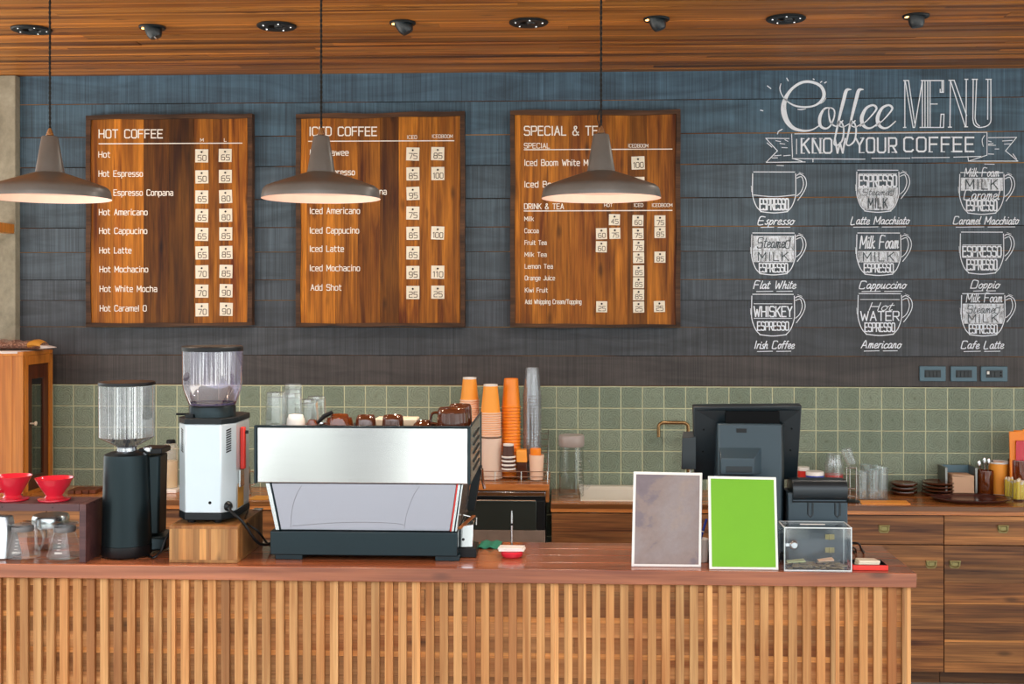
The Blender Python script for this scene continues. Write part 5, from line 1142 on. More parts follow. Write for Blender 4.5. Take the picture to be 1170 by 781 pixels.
# cloth, red pen holder
mb = MB(); Yc = floor_y(556, 627, ZC); n, m = 14, 8
for i in range(n + 1):
    for j in range(m + 1):
        mb.v.append((ux(545, Yc) + .078 * i / n + .01 * j / m, Yc + .12 * j / m, ZC + .007 + .004 * math.sin(i * .9 + j) * math.cos(j * 1.1)))
for i in range(n):
    for j in range(m): a = i * (m + 1) + j; mb.face([a, a + m + 1, a + m + 2, a + 1])
o = mb.build('dish_cloth', M['cloth']); md = o.modifiers.new('thick', 'SOLIDIFY'); md.thickness = .004; tag(o, 'green cloth on the counter right of the espresso machine', 'cloth')
u = 585; Y = floor_y(u, 638, ZC) + .03; s = px(u, Y); x = ux(u, Y); T = lambda v: vz(v, u, Y) - ZC
t = thing('round_dish', 'red round dish on the counter between the espresso machine and the grey print stand', 'dish', (x, Y, ZC))
mb = MB(); mb.lathe([(0, 0), (10 * s, 0), (12.2 * s, .006), (12.8 * s, .016), (11.5 * s, T(628.5)), (10.8 * s, T(628.5)), (0, .02)], (x, Y, ZC), 32); mb.build('dish_body', M['red'], t)
mb = MB(); zz = ZC + T(628.3)
mb.prism([(x - 15 * s, Y - .024), (x + 14 * s, Y - .022), (x + 15.5 * s, Y + .03), (x - 13 * s, Y + .03)], (zz, zz + .006), up); mb.prism([(x - 16 * s, Y - .022), (x + 12 * s, Y - .024), (x + 14.5 * s, Y + .03), (x - 14 * s, Y + .034)], (zz + .0065, zz + .012), up)
tag(mb.build('paper_slips', M['paper'], None, .0008), 'white paper slips lying across the red dish', 'paper')
t = thing('ball_pen', 'thin steel pen standing upright behind the red dish', 'pen', (x, Y + .052, ZC))
mb = MB(); xp = x - .003; yp = Y + .052
mb.lathe([(0, 0), (.004, 0), (.004, T(605)), (.0045, T(604)), (.0042, T(592)), (.002, T(586)), (0, T(586))], (xp, yp, ZC), 10); mb.build('pen_barrel', M['steelz'], t)
mb = MB(); mb.lathe([(.0046, T(603)), (.0049, T(602.4)), (.0049, T(601)), (.0046, T(600.4))], (xp, yp, ZC), 10); mb.build('pen_ring', M['black'], t)
# ------------------------------------------------------------------ things on top of the espresso machine
def lathe_thing(name, label, cat, c, prof, mat, part_name, group=None, seg=28, sx=1., sy=1., angle=40, flat=False):
    t = thing(name, label, cat, c, group)
    mb = MB(); mb.lathe(prof, c, seg, sx=sx, sy=sy); mb.build(part_name, mat, t, angle=angle, flat=flat); return t
def tumbler(u, vtop, Y, wpx, label, inverted=True, z0=None, group='clear tumblers upside down on the espresso machine', lean=0.):
    z0 = zct if z0 is None else z0; s = px(u, Y); x = ux(u, Y); h = vz(vtop, u, Y) - z0; r = wpx * s / 2 * 1.1
    t = thing('glass_tumbler', label, 'glass', (x, Y, z0), group)
    mb = MB(); seg = 18; wall = .0025
    o = [(r, 0), (r * .97, h * .3), (r * .86, h * .93), (r * .80, h)]
    i = [(r - wall, 0), (r * .97 - wall, h * .3), (r * .82 - wall, h * .88), (0, h * .88)]
    mb2 = [(0, h)] + o[::-1] + i
    if not inverted: mb2 = [(a, h - b) for a, b in mb2]
    n0 = len(mb.v); mb.lathe(mb2, (0, 0, 0), seg)
    for k in range(seg):                                                     # flutes
        f = 1.0 + (.035 if k % 2 else -.03)
        for q in range(len(mb2)):
            a, b, c = mb.v[k * len(mb2) + q]; mb.v[k * len(mb2) + q] = (a * f, b * f, c)
    if lean: mb.rot((0, 0, 0), 'Y', lean)
    mb.v = [(a + x, b + Y, c + z0) for a, b, c in mb.v]; mb.build('glass_wall', M['glass'], t, angle=10); return t
YM = YE + .11
tumbler(315.5, 448, YM, 23, 'clear fluted tumbler upside down on the espresso machine, leftmost of the glasses')
tumbler(333.5, 449.5, YM + .05, 22, 'clear fluted tumbler upside down behind the white cup on the espresso machine')
tumbler(334.5, 438.5, YM + .14, 20, 'tallest clear tumbler on the espresso machine, at the back left')
tumbler(352, 456, YM + .10, 22, 'clear tumbler right of the white cup on the espresso machine')
tumbler(361.5, 452.5, YM + .20, 21, 'clear tumbler at the back, rightmost of the glasses on the espresso machine')
def inv_cup(u, vtop, Y, wb, wt, label, mat, handle=None, name='coffee_cup', cat='cup', group=None, rnd=.2):
    """cup standing upside down: wb px wide at the mouth (below), wt at the foot (top)"""
    s = px(u, Y); x = ux(u, Y); h = vz(vtop, u, Y) - zct; rb, rt = wb * s / 2, wt * s / 2
    t = thing(name, label, cat, (x, Y, zct), group)
    pr = [(rb - .003, .0), (rb, .001), (rb * .99 + rt * .01, h * .3), (rb * .55 + rt * .45, h * (.75 if rnd < .5 else .82)), (rt * (1 + rnd * .15), h * (1 - rnd * .35)), (rt, h - .004), (rt * .94, h), (rt * .86, h - .003), (0, h - .004)]
    inn = [(0, h - .009), (rt * .9, h * (1 - rnd * .35) - .008), (rb - .004, h * .3)]
    mb = MB(); mb.lathe(pr + inn + [(rb - .003, 0)], (x, Y, zct), 36); mb.build('cup_body', mat, t, angle=45)
    if handle:
        a = handle; d = Vector((math.cos(a), math.sin(a), 0)); c = Vector((x, Y, zct))
        mb = MB(); mb.tube(spline([tuple(c + d * (rb * .95) + Vector((0, 0, h * .35))), tuple(c + d * (rb * 1.4) + Vector((0, 0, h * .42))), tuple(c + d * (rb * 1.35) + Vector((0, 0, h * .75))), tuple(c + d * (rb * .5 + rt * .45) + Vector((0, 0, h * .82)))], 5), .005, 8); mb.build('handle', mat, t)
    return t
inv_cup(338, 473.5, YM - .01, 22, 17, 'white ceramic cup upside down on the espresso machine, in front of the glasses', M['white'], rnd=.9)
inv_cup(357, 479.5, YM - .02, 17, 10, 'small amber glass cup upside down beside the white cup on the espresso machine', M['amber'], rnd=.6)
inv_cup(388, 473, YM, 34, 20, 'brown glass bowl upside down in the middle left of the espresso machine', M['amber'], rnd=1.2, name='glass_bowl', cat='bowl')
inv_cup(418, 474, YM, 25, 20, 'brown cup upside down on the espresso machine, just right of the brown glass bowl', M['dkcup'], 1.3, group='brown cups on the espresso machine')
inv_cup(449, 474, YM, 25.5, 22, 'brown cup upside down on the espresso machine, in front of the cream saucer', M['dkcup'], 2.3, group='brown cups on the espresso machine')
inv_cup(484, 480, YM, 28, 16, 'low brown cup upside down on the espresso machine, left of the tall brown mug', M['dkcup'], -.4 + PI * 2, group='brown cups on the espresso machine')
inv_cup(517, 465.5, YM - .01, 36, 32.5, 'large shiny brown mug upside down at the right end of the espresso machine', M['dkcup'], 3.0, rnd=.5, name='coffee_mug', cat='mug')
inv_cup(526, 461.5, YM + .13, 27, 24, 'brown mug upside down behind the large shiny mug on the espresso machine', M['dkcup'], None, rnd=.5, name='coffee_mug', cat='mug')
Y = YM + .17; s = px(455, Y); x = ux(452, Y)
t = thing('cream_dish', 'cream rectangular dish behind the brown cups on the espresso machine', 'dish', (x, Y, zct))
mb = MB(); h = vz(477, 452, Y) - zct; mb.hexa([(x - 20 * s, Y - .03, zct), (x + 22 * s, Y - .03, zct), (x + 22 * s, Y + .05, zct), (x - 20 * s, Y + .05, zct), (x - 23 * s, Y - .035, zct + h), (x + 26 * s, Y - .035, zct + h), (x + 26 * s, Y + .055, zct + h), (x - 23 * s, Y + .055, zct + h)]); mb.build('dish_body', M['cream'], t, .006)
Y = YM - .02; t = thing('coffee_scoop', 'dark spoon resting at a slant against the brown glass bowl on the espresso machine', 'spoon', (ux(372, Y), Y, zct))
mb = MB(); mb.tube([(ux(362.5, Y), Y, vz(483, 362, Y)), (ux(370, Y), Y, vz(475.5, 370, Y)), (ux(380, Y), Y, vz(470.5, 380, Y))], [.006, .0085, .007], 8); hd = mb.build('scoop_handle', M['black'], t)
mb = MB(); mb.lathe([(0, 0), (.02, .0), (.026, .02), (.026, .04), (.024, .04), (.02, .005), (0, .004)], (ux(367, Y), Y + .01, zct), 20); mb.build('scoop_bowl', M['chrome'], t)

# ------------------------------------------------------------------ wire rack and the cup stacks on the raised counter
YK0, YK1 = 5.985, 6.28
kx0, kx1 = ux(536, YK0), ux(625.5, YK0); zk = ZR + .0058
t = thing('wire_rack', 'chrome wire rack holding the stacks of cups on the raised counter', 'rack', ((kx0 + kx1) / 2, (YK0 + YK1) / 2, ZR))
mb = MB(); rw = .0022
for h in (.004, .028, .055):
    mb.tube([(kx0, YK0, ZR + h), (kx1, YK0, ZR + h), (kx1, YK1, ZR + h), (kx0, YK1, ZR + h), (kx0, YK0, ZR + h)], rw, 6)
for h in (.085, .115, .15, .185, .215):
    mb.tube([(kx0, YK1, ZR + h), (kx1, YK1, ZR + h), (kx1, YK0 + .16, ZR + h * .8)], rw * .8, 6); mb.tube([(kx0, YK1, ZR + h), (kx0, YK0 + .16, ZR + h * .8)], rw * .8, 6)
mb.build('horizontal_wires', M['wire'], t)
mb = MB()
for k in range(4): a = kx0 + (kx1 - kx0) * k / 3; mb.tube([(a, YK0, ZR + .001), (a, YK0, ZR + .057)], rw, 6); mb.tube([(a, YK1, ZR + .001), (a, YK1, ZR + .225)], rw, 6)
for xx in (kx0, kx1):
    for y in (YK0 + .08, YK0 + .16, YK0 + .24): mb.tube([(xx, y, ZR + .001), (xx, y, ZR + .057 + .16 * (y - YK0) / .3)], rw, 6)
    mb.tube([(xx, YK0, ZR + .057), (xx, YK1, ZR + .235)], rw * 1.3, 6)
mb.build('upright_wires', M['wire'], t)
mb = MB()
for k in range(12): a = kx0 + (kx1 - kx0) * (k + .5) / 12; mb.tube([(a, YK0, ZR + .0035), (a, YK1, ZR + .0035)], rw * .7, 6)
mb.build('floor_wires', M['wire'], t)
def paper_cup(u, Y, ztop, h, rt, rb, label, group, body, rim, foot=None, n=1, pitch=.0085, labels=None, name='paper_cup', rimr=.0022):
    """upside-down cup, foot at ztop, mouth below; n nested cups stacked downwards"""
    x = ux(u, Y); z0 = ztop - h
    t = thing(name, label, 'cup', (x, Y, z0), group)
    mb = MB(); mb.lathe([(rt, .002), (rb, h - .0005), (rb - .0012, h - .0005), (rt - .0012, .002), (rt, .002)], (x, Y, z0), 28)
    mb.lathe([(0, h - .006), (rb - .001, h - .006)], (x, Y, z0), 28); mb.build('cup_wall', body, t)
    mb = MB(); pr = [(rt + rimr * math.cos(a), rimr + rimr * math.sin(a)) for a in [k * PI / 4 for k in range(8)]]; mb.lathe(pr, (x, Y, z0), 28, closed=True); mb.build('rolled_rim', rim, t)
    if foot:
        mb = MB(); mb.lathe([(rb + .0009, h - .008), (rb + .0009, h + .001), (rb - .0022, h + .001), (rb - .0022, h - .005), (0, h - .005)], (x, Y, z0), 28); mb.build('foot_edge', foot, t)
    for k in range(1, n): dup(t, (0, 0, -k * pitch), labels)
    return t
YS1 = 6.15
def fit(z, p):                                                               # cups down to the rack floor
    k = max(1, round((z - zk) / p)); return k + 1, (z - zk) / k
def st(u): return px(u, YS1)
# A: left rear stack, B: second, C: orange plastic, D: clear
za = vz(431, 536.5, YS1); s = st(536)
paper_cup(536.5, YS1, za, 27 * s, 10.4 * s, 7.6 * s, 'orange paper cup with a white foot, topmost of the left stack, behind the brown mug', 'left stack of paper cups', M['orange'], M['cuprim'], M['paper'], *fit(za - 27 * s, 2.55 * s), 'orange paper cup nested in the left stack, only its pale rim showing', rimr=1.05 * s)
zb2 = vz(439, 560.5, 6.08); s = px(560, 6.08)
paper_cup(560.5, 6.08, zb2, 33.5 * s, 11.2 * s, 7.9 * s, 'orange paper cup with a white foot, topmost of the second stack from the left', 'second stack of paper cups', M['orange'], M['cuprim'], M['paper'], 11, 2.55 * s, 'orange paper cup nested in the second stack, only its pale rim showing', rimr=1.05 * s)
zc2 = vz(432, 584, YS1); s = st(584)
paper_cup(584, YS1, zc2, 33 * s, 10.6 * s, 8.0 * s, 'orange plastic cup, topmost of the third stack from the left', 'stack of orange plastic cups', M['orangep'], M['orangep'], None, *fit(zc2 - 33 * s, 3.6 * s), 'orange plastic cup nested in the third stack, a thin orange rim', name='plastic_cup', rimr=.8 * s)
zd2 = vz(419.5, 608, YS1); s = st(608)
paper_cup(608, YS1, zd2, 33 * s, 10.6 * s, 7.6 * s, 'clear plastic cup, topmost of the tall stack at the right of the rack', 'stack of clear plastic cups', M['clearcup'], M['clearcup'], None, *fit(zd2 - 33 * s, 3.5 * s), 'clear plastic cup nested in the tall stack at the right of the rack', name='plastic_cup', rimr=.7 * s)
# cup dispenser sleeve under the second stack, small cups, orange packs, beige cup
Yh = 6.08; s = px(560, Yh); x = ux(561, Yh); zt = vz(500, 561, Yh)
t = thing('plastic_cup', 'large rosy clear cup under the second paper cup stack, at the rack front', 'cup', (x, Yh, zk))
mb = MB(); mb.lathe([(12.6 * s, .001), (12.0 * s, zt - zk), (11.7 * s, zt - zk), (12.3 * s, .001)], (x, Yh, zk), 32); mb.build('cup_wall', M['clearpink'], t)
mb = MB(); mb.lathe([(12.7 * s, 0), (13.1 * s, .002), (12.7 * s, .004), (12.4 * s, .002)], (x, Yh, zk), 32, closed=True); mb.build('rolled_rim', M['clearpink'], t)
Yh = 6.035; s = px(581, Yh)
paper_cup(581, Yh, vz(507, 581, Yh), 15.5 * s, 7.3 * s, 5.9 * s, 'small brown paper cup with a white foot, topmost of the little stack in the rack', 'little stack of brown cups', M['brownp'], M['paper'], M['paper'], 4, 4.6 * s, 'small brown paper cup nested in the little stack, its white rim showing', rimr=1.1 * s)
for k, (u0, u1, v0, v1, m_, lb) in enumerate(((589.5, 602.5, 514, 528, 'orange', 'orange paper packet standing in the wire rack, right of the little brown cups'), (590, 603, 528, 540, 'dkcup', 'brown packet under the orange one in the wire rack'))):
    Yp = 6.04; mb = MB(); mb.hexa([(ux(u0 + .6, Yp), Yp, vz(v1, u0, Yp) if k == 0 else zk), (ux(u1, Yp), Yp, vz(v1, u0, Yp) if k == 0 else zk), (ux(u1, Yp), Yp + .07, vz(v1, u0, Yp) if k == 0 else zk), (ux(u0 + .6, Yp), Yp + .07, vz(v1, u0, Yp) if k == 0 else zk), (ux(u0, Yp), Yp + .004, vz(v0, u0, Yp)), (ux(u1 - 1, Yp), Yp + .004, vz(v0, u0, Yp)), (ux(u1 - 1, Yp), Yp + .066, vz(v0, u0, Yp)), (ux(u0, Yp), Yp + .066, vz(v0, u0, Yp))])
    tag(mb.build('paper_packet', M[m_], None, .003), lb, 'packet')
Yh = 6.05; s = px(613, Yh); x = ux(613, Yh)
t = thing('paper_cup', 'cream paper cup with a small orange cup inside, front right of the rack', 'cup', (x, Yh, zk))
hh = vz(519, 613, Yh) - zk
mb = MB(); mb.lathe([(0, .001), (7.2 * s, .001), (8.6 * s, hh), (8.3 * s, hh), (7 * s, .004), (0, .004)], (x, Yh, zk), 28); mb.build('cup_wall', M['cuprim'], t)
mb = MB(); mb.lathe([(0, 0), (6 * s, 0), (6.3 * s, 9 * s), (5.6 * s, 10 * s), (0, 10 * s)], (x - s, Yh, zk + hh - .012), 24); tag(mb.build('plastic_cup', M['orangep']), 'small orange plastic cup upside down inside the cream paper cup', 'cup')
# inverted acrylic jug
Yj = 6.13; s = px(653, Yj); x = ux(653, Yj); zj = ZB; T = lambda v: vz(v, 653, Yj) - zj
t = thing('acrylic_jug', 'tall clear plastic jug standing upside down left of the sink', 'jug', (x, Yj, zj))
mb = MB(); mb.lathe([(12.2 * s, 0), (14.2 * s, .004), (13.6 * s, T(510)), (13.3 * s, T(510)), (13.7 * s, .005), (12.2 * s, .002)], (x, Yj, zj), 36); mb.build('jug_wall', M['acry'], t)
mb = MB(); mb.lathe([(13.7 * s, T(509.5)), (14.7 * s, T(508)), (14.7 * s, T(498.5)), (13.8 * s, T(496.5)), (0, T(496.5)), (0, T(508)), (13 * s, T(509.5))], (x, Yj, zj), 36); mb.build('jug_base', glass('pink grey plastic', (.85, .78, .76), 1.45, .1, .35, (.66, .58, .56)), t)
mb = MB(); mb.tube(spline([(x + 13.6 * s, Yj - .01, zj + T(522)), (x + 21 * s, Yj - .02, zj + T(527)), (x + 23 * s, Yj - .02, zj + T(545)), (x + 18 * s, Yj - .015, zj + T(556)), (x + 13.8 * s, Yj - .01, zj + T(557))], 6), .008, 8); mb.build('handle', M['acry'], t)
mb = MB()
for k in range(9): mb.box(x + 8 * s, x + (10.5 if k % 2 else 12) * s, Yj - 12.6 * s, Yj - 12.5 * s, zj + .03 + k * .02, zj + .0312 + k * .02)
mb.build('scale_marks', M['ink'], t)

# ------------------------------------------------------------------ print stands
def stand(tl, tr, bl, br, label, mat, Yb, lean):
    p = [at(*tl, Yb + lean), at(*tr, Yb + lean), at(*br, Yb), at(*bl, Yb)]
    for q in (2, 3): p[q].z = ZC + .0008
    t = thing('print_stand', label, 'sign', ((p[2].x + p[3].x) / 2, Yb + .03, ZC))
    ctr_ = sum(p, Vector()) / 4; n = (p[1] - p[0]).cross(p[3] - p[0]).normalized()
    if n.y > 0: n = -n
    def slab(k0, d0, d1):
        q = [ctr_ + Vector(((a - ctr_).x * k0[0], (a - ctr_).y * k0[1], (a - ctr_).z * k0[1])) for a in p]
        return [tuple(a - n * d1) for a in q] + [tuple(a - n * d0) for a in q]
    mb = MB(); mb.hexa(slab((1, 1), -.0005, .006)); mb.build('acrylic_back', M['acedge'], t, .0015)
    mb = MB(); mb.hexa(slab((.985, .985), -.0012, 0)); mb.build('white_card', M['paper'], t)
    mb = MB(); mb.hexa(slab((.925, .945), -.0018, 0)); mb.build('printed_sheet', mat, t)
    w = (p[2].x - p[3].x)
    mb = MB(); mb.box(p[3].x + .012, p[2].x - .012, Yb + .012, Yb + .075, ZC + .0006, ZC + .006); mb.build('acrylic_foot', M['acry'], t, .001)
stand((724, 538.5), (802.5, 540), (721.5, 648), (801, 649.5), 'framed worn grey mauve print on the counter, left of the lime green print', M['mauve'], 4.075, .035)
stand((809, 543.5), (886.8, 545), (810.5, 651.5), (889.5, 653), 'framed sheet with a plain lime green print on the counter', M['green'], 4.045, .035)
# pen cup between the stands
Yu = 4.17; s = px(800, Yu); x = ux(800, Yu)
t = thing('pen_cup', 'white cup of pens between the grey and the lime green print stands', 'cup', (x, Yu, ZC))
hh = vz(615, 800, Yu) - ZC
mb = MB(); mb.lathe([(0, .001), (8.2 * s, .001), (9.4 * s, hh), (8.9 * s, hh), (7.8 * s, .005), (0, .005)], (x, Yu, ZC), 28); mb.build('cup_wall', M['white'], t)
for k, (m_, a, b, lb) in enumerate((('blue', .5, .0, 'blue pen leaning right in the white cup between the print stands'), ('black', -.3, .1, 'dark pen leaning left in the white cup between the print stands'))):
    t = thing('ball_pen', lb, 'pen', (x, Yu, ZC + .006))
    p0 = Vector((x - a * .04, Yu + .008 * (1 - 2 * k), ZC + .0065)); d = Vector((a * .62, b, 1)).normalized()
    mb = MB(); mb.tube([tuple(p0), tuple(p0 + d * .1)], .0042, 8); mb.build('barrel', M[m_], t)
    mb = MB(); mb.tube([tuple(p0 + d * .1), tuple(p0 + d * .104)], .0046, 8); mb.build('white_band', M['paper'], t)
    mb = MB(); mb.tube([tuple(p0 + d * .104), tuple(p0 + d * .148)], [.0044, .004], 8); mb.build('cap', M[m_], t)

# ------------------------------------------------------------------ till
YT = 4.22
xm = (ux(792, YT) + ux(916, YT)) / 2; s = px(854, YT)
t = thing('till_terminal', 'dark slate till screen seen from behind, standing behind the lime green print', 'till', (xm, YT + .08, ZC))
tl, tr, bl, br = at(792, 464.5, YT - .02), at(916.3, 463.5, YT - .02), at(793.5, 548, YT + .07), at(911, 548, YT + .07)
cz = Vector((0, .035, .008))
mb = MB(); mb.hexa([tuple(bl), tuple(br), tuple(br + cz), tuple(bl + cz), tuple(tl), tuple(tr), tuple(tr + cz), tuple(tl + cz)]); scr = mb.build('screen_casing', M['posd'], t, .004)
def mp(u, v, d=0.):                                                          # point on the tilted casing back
    f = (v - 464) / 84; Y = YT - .02 + .09 * f - d; return tuple(at(u, v, Y))
mb = MB()
def slab4(q, d, e=.0): mb.hexa([mp(*q[3], 0), mp(*q[2], 0), tuple(Vector(mp(*q[2], 0)) + Vector((0, .01, 0))), tuple(Vector(mp(*q[3], 0)) + Vector((0, .01, 0))), mp(*q[0], d), mp(*q[1], d), tuple(Vector(mp(*q[1], 0)) + Vector((0, .01, 0))), tuple(Vector(mp(*q[0], 0)) + Vector((0, .01, 0)))])
mb = MB(); mb.box(ux(828, YT), ux(889, YT), YT - .028, YT - .008, vz(483, 854, YT - .02), vz(469.5, 854, YT - .02)); mb.build('vent_recess', M['coil'], t)
mb = MB()
for u0, u1, u2 in ((795, 828, 820), (914, 889, 896)):
    a, b = mp(u0, 468.5), mp(u1, 468.5); c, d = mp(u1, 482), mp(u2, 482)
    base = [Vector(a), Vector(b), Vector(c), Vector(d)]; e = [q + Vector((0, -.012 if k in (1, 2) else -.001, 0)) for k, q in enumerate(base)]
    mb.hexa([tuple(q) for q in e] + [tuple(q + Vector((0, .012, .0))) for q in base])
mb.build('casing_bevel', M['posd'], scr)
# big rear column
xA, xB, xC = ux(820.5, YT - .045), ux(893.5, YT - .045), ux(897.5, YT - .045)
Z = lambda v: vz(v, 858, YT - .045)
mb = MB(); mb.hexa([(xA, YT - .045, ZC + .03), (xB, YT - .045, ZC + .03), (xB, YT + .13, ZC + .03), (xA, YT + .13, ZC + .03), (xA, YT - .045, Z(484)), (xB, YT - .045, Z(484)), (xB, YT + .03, Z(484)), (xA, YT + .03, Z(484))]); colm = mb.build('rear_column', M['pos'], t, .006)
mb = MB(); mb.hexa([(xB + .0005, YT - .04, ZC + .02), (xC, YT - .02, ZC + .02), (xC, YT + .13, ZC + .02), (xB + .0005, YT + .13, ZC + .02), (xB + .0005, YT - .04, Z(484)), (xC, YT - .02, Z(484)), (xC, YT + .03, Z(484)), (xB + .0005, YT + .03, Z(484))]); mb.build('column_side', M['posd'], t, .003)
mb = MB(); mb.box(xA - .09, xC - .002, YT - .02, YT + .17, ZC + .0005, ZC + .03); mb.build('base', M['posd'], t, .004)
mb = MB(); bx0, bx1, bx2 = ux(823.5, YT - .085), ux(861.5, YT - .085), ux(870, YT - .045)
mb.hexa([(bx0, YT - .085, Z(540)), (bx1, YT - .085, Z(540)), (bx2, YT - .044, Z(540)), (bx0, YT - .044, Z(540)), (bx0, YT - .085, vz(523.5, 840, YT - .085)), (bx1, YT - .085, vz(523.5, 840, YT - .085)), (bx2, YT - .044, Z(511)), (bx0, YT - .044, Z(511))]); mb.build('connector_hood', M['pos'], colm, .002)
mb = MB(); mb.box(ux(829.5, YT - .085), ux(859.5, YT - .085), YT - .0865, YT - .083, vz(539.5, 840, YT - .085), vz(532.5, 840, YT - .085)); mb.build('hood_slot', M['posd'], colm, .001)
mb = MB(); mb.box(ux(841.5, YT - .046), ux(853, YT - .046), YT - .0475, YT - .044, Z(494), Z(489.5)); mb.build('small_badge', M['black'], colm, .0006)
mb = MB(); mb.hexa([(ux(858, YT - .06), YT - .045, Z(556)), (xB, YT - .045, Z(556)), (xB, YT - .02, Z(556)), (xA, YT - .02, Z(556)), (ux(872, YT - .06), YT - .0455, Z(529)), (xB, YT - .0455, Z(529)), (xB, YT - .03, Z(529)), (ux(872, YT - .06), YT - .03, Z(529))])
for u, v in ((804, 490.5), (803, 515.5), (904.5, 489.5), (903, 514)):
    mb2 = MB(); p = mp(u, v, .001); mb2.lathe([(0, -.001), (.0035, -.001), (.0035, .002), (0, .002)], p, 10, 'y'); mb2.build('screw_hole', M['coil'], scr)
# customer display on the left
ya = YT + .01
mb = MB(); mb.hexa([(ux(779, ya), ya, vz(536, 788, ya)), (ux(795.5, ya), ya, vz(536, 788, ya)), (ux(795.5, ya), ya + .025, vz(536, 788, ya)), (ux(779, ya), ya + .025, vz(536, 788, ya)), (ux(779.3, ya), ya, vz(500, 788, ya)), (ux(795.5, ya), ya, vz(499, 788, ya)), (ux(797, ya), ya + .045, vz(493.5, 788, ya)), (ux(782, ya), ya + .045, vz(494.5, 788, ya))]); mb.build('side_reader', M['posd'], t, .002)
mb = MB(); mb.tube([(ux(789, ya + .02), ya + .02, vz(537, 788, ya)), (ux(787, ya + .02), ya + .03, vz(549, 788, ya)), (ux(800, ya + .02), ya + .06, ZC + .04)], .003, 6); mb.build('reader_cable', M['paper'], t)
# ------------------------------------------------------------------ receipt printer
YP0 = 4.165; s = px(937, YP0); a, b = ux(900, YP0), ux(968.8, YP0); T = lambda v: vz(v, 937, YP0)
t = thing('receipt_printer', 'slate receipt printer with a rounded dark lid, behind the clear acrylic box', 'printer', ((a + b) / 2, YP0 + .1, ZC))
mb = MB(); mb.box(a, b, YP0, YP0 + .115, ZC + .0005, T(563)); mb.build('printer_body', M['pos'], t, .005)
r = (T(548.5) - T(573.5)) / 2; zc_ = T(561); pts = [(YP0 - .012 + .012, zc_ - r)]
prof = [(YP0 - .004, T(573.8))] + [(YP0 + .018 - .03 * math.cos(q), zc_ + r * math.sin(q)) for q in [(-60 + 10 * k) * PI / 180 for k in range(16)]] + [(YP0 + .09, T(549.5)), (YP0 + .112, T(563.5)), (YP0 + .02, T(563.5))]
mb = MB(); mb.prism(prof, (ux(905.5, YP0), ux(968, YP0)), lambda p, q, h: (h, p, q)); mb.build('rounded_lid', M['posd'], t, .003)
for u in (926, 957):
    mb = MB(); q = px(u, YP0); x = ux(u, YP0); mb.tube([(x - 2.6 * q, YP0 - .001, T(574)), (x - 2.6 * q, YP0 - .001, T(587.5)), (x, YP0 - .001, T(590.5)), (x + 2.6 * q, YP0 - .001, T(587.5)), (x + 2.6 * q, YP0 - .001, T(574))], .0032, 8); mb.build('lid_clip', M['posd'], t)
mb = MB(); mb.hexa([(a - .0055, YP0 + .01, ZC + .0005), (a - .002, YP0 + .01, ZC + .0005), (a - .002, YP0 + .11, ZC + .0005), (a - .0055, YP0 + .11, ZC + .0005), (a - .004, YP0 + .01, T(566)), (a - .002, YP0 + .01, T(562)), (a - .002, YP0 + .11, T(562)), (a - .004, YP0 + .11, T(566))]); mb.build('side_cover', M['black'], t, .002)
mb = MB(); mb.box(b + .0005, b + .014, YP0 + .01, YP0 + .11, ZC + .0005, T(612)); mb.build('power_block', M['pos'], t, .006)
mb = MB(); mb.tube(spline([(ux(974, 4.27), 4.27, ZC + .05), (ux(981, 4.28), 4.28, ZC + .045), (ux(985, 4.30), 4.30, ZC + .015), (ux(987, 4.33), 4.33, ZC + .005), (ux(983, 4.4), 4.40, ZC + .004)], 6), .0035, 6); mb.tube(spline([(ux(974, 4.27), 4.28, ZC + .03), (ux(977.5, 4.28), 4.29, ZC + .026), (ux(979, 4.30), 4.31, ZC + .006), (ux(979, 4.30), 4.38, ZC + .004)], 6), .0032, 6)
tag(mb.build('printer_cable', M['black']), 'thin black cables curling behind the red tray', 'cable')
# ------------------------------------------------------------------ acrylic money box
YA = 4.034; a, b = ux(896, YA), ux(973.5, YA); zt = vz(602.3, 935, YA); dp = .115; th = .0045
t = thing('donation_box', 'clear acrylic money box with coins, between lime green print and red tray', 'money box', ((a + b) / 2, YA + dp / 2, ZC))
for nm, q in (('front_wall', (a, b, YA, YA + th, ZC + th, zt - th)), ('rear_door', (a, b, YA + dp - th, YA + dp, ZC + th, zt - th)), ('side_wall', (a, a + th, YA + th, YA + dp - th, ZC + th, zt - th)), ('side_wall', (b - th, b, YA + th, YA + dp - th, ZC + th, zt - th)), ('floor_sheet', (a, b, YA, YA + dp, ZC + .0005, ZC + th)), ('lid_sheet', (a, b, YA, YA + dp, zt - th, zt))):
    mb = MB(); mb.box(*q); o = mb.build(nm, M['acry'], t)
    if nm == 'rear_door': rd = o
mb = MB(); e = .0035
for p, q in (((a, a + e), (YA, YA + e)), ((b - e, b), (YA, YA + e)), ((b - e, b), (YA + dp - e, YA + dp))): mb.box(*p, *q, ZC + .0005, zt)
for z in (ZC + .0006, zt - e): mb.box(a, b, YA - .0004, YA + e, z, z + e)
mb.box(a, a + e, YA, YA + dp, zt - e, zt + .0003); mb.box(b - e, b, YA, YA + dp, zt - e, zt + .0003); mb.box(a, b, YA + dp - e, YA + dp, zt - e, zt + .0003)
mb.build('bright_edges', M['acedge'], t)
mb = MB(); mb.box((a + b) / 2 - .05, (a + b) / 2 + .035, YA + .05, YA + .058, zt, zt + .0012); mb.build('coin_slot', M['paper'], t)
yb = YA + dp - th - .0005
mb = MB(); xl_ = ux(907, yb); zl = vz(622, 907, yb)
mb.lathe([(0, -.012), (.010, -.012), (.016, -.006), (.018, 0), (0, 0)], (xl_, yb, zl), 20, 'y'); mb.box(xl_ - .03, xl_ - .008, yb - .006, yb - .002, zl - .005, zl + .006); lk = mb.build('lock', M['chrome'], rd)
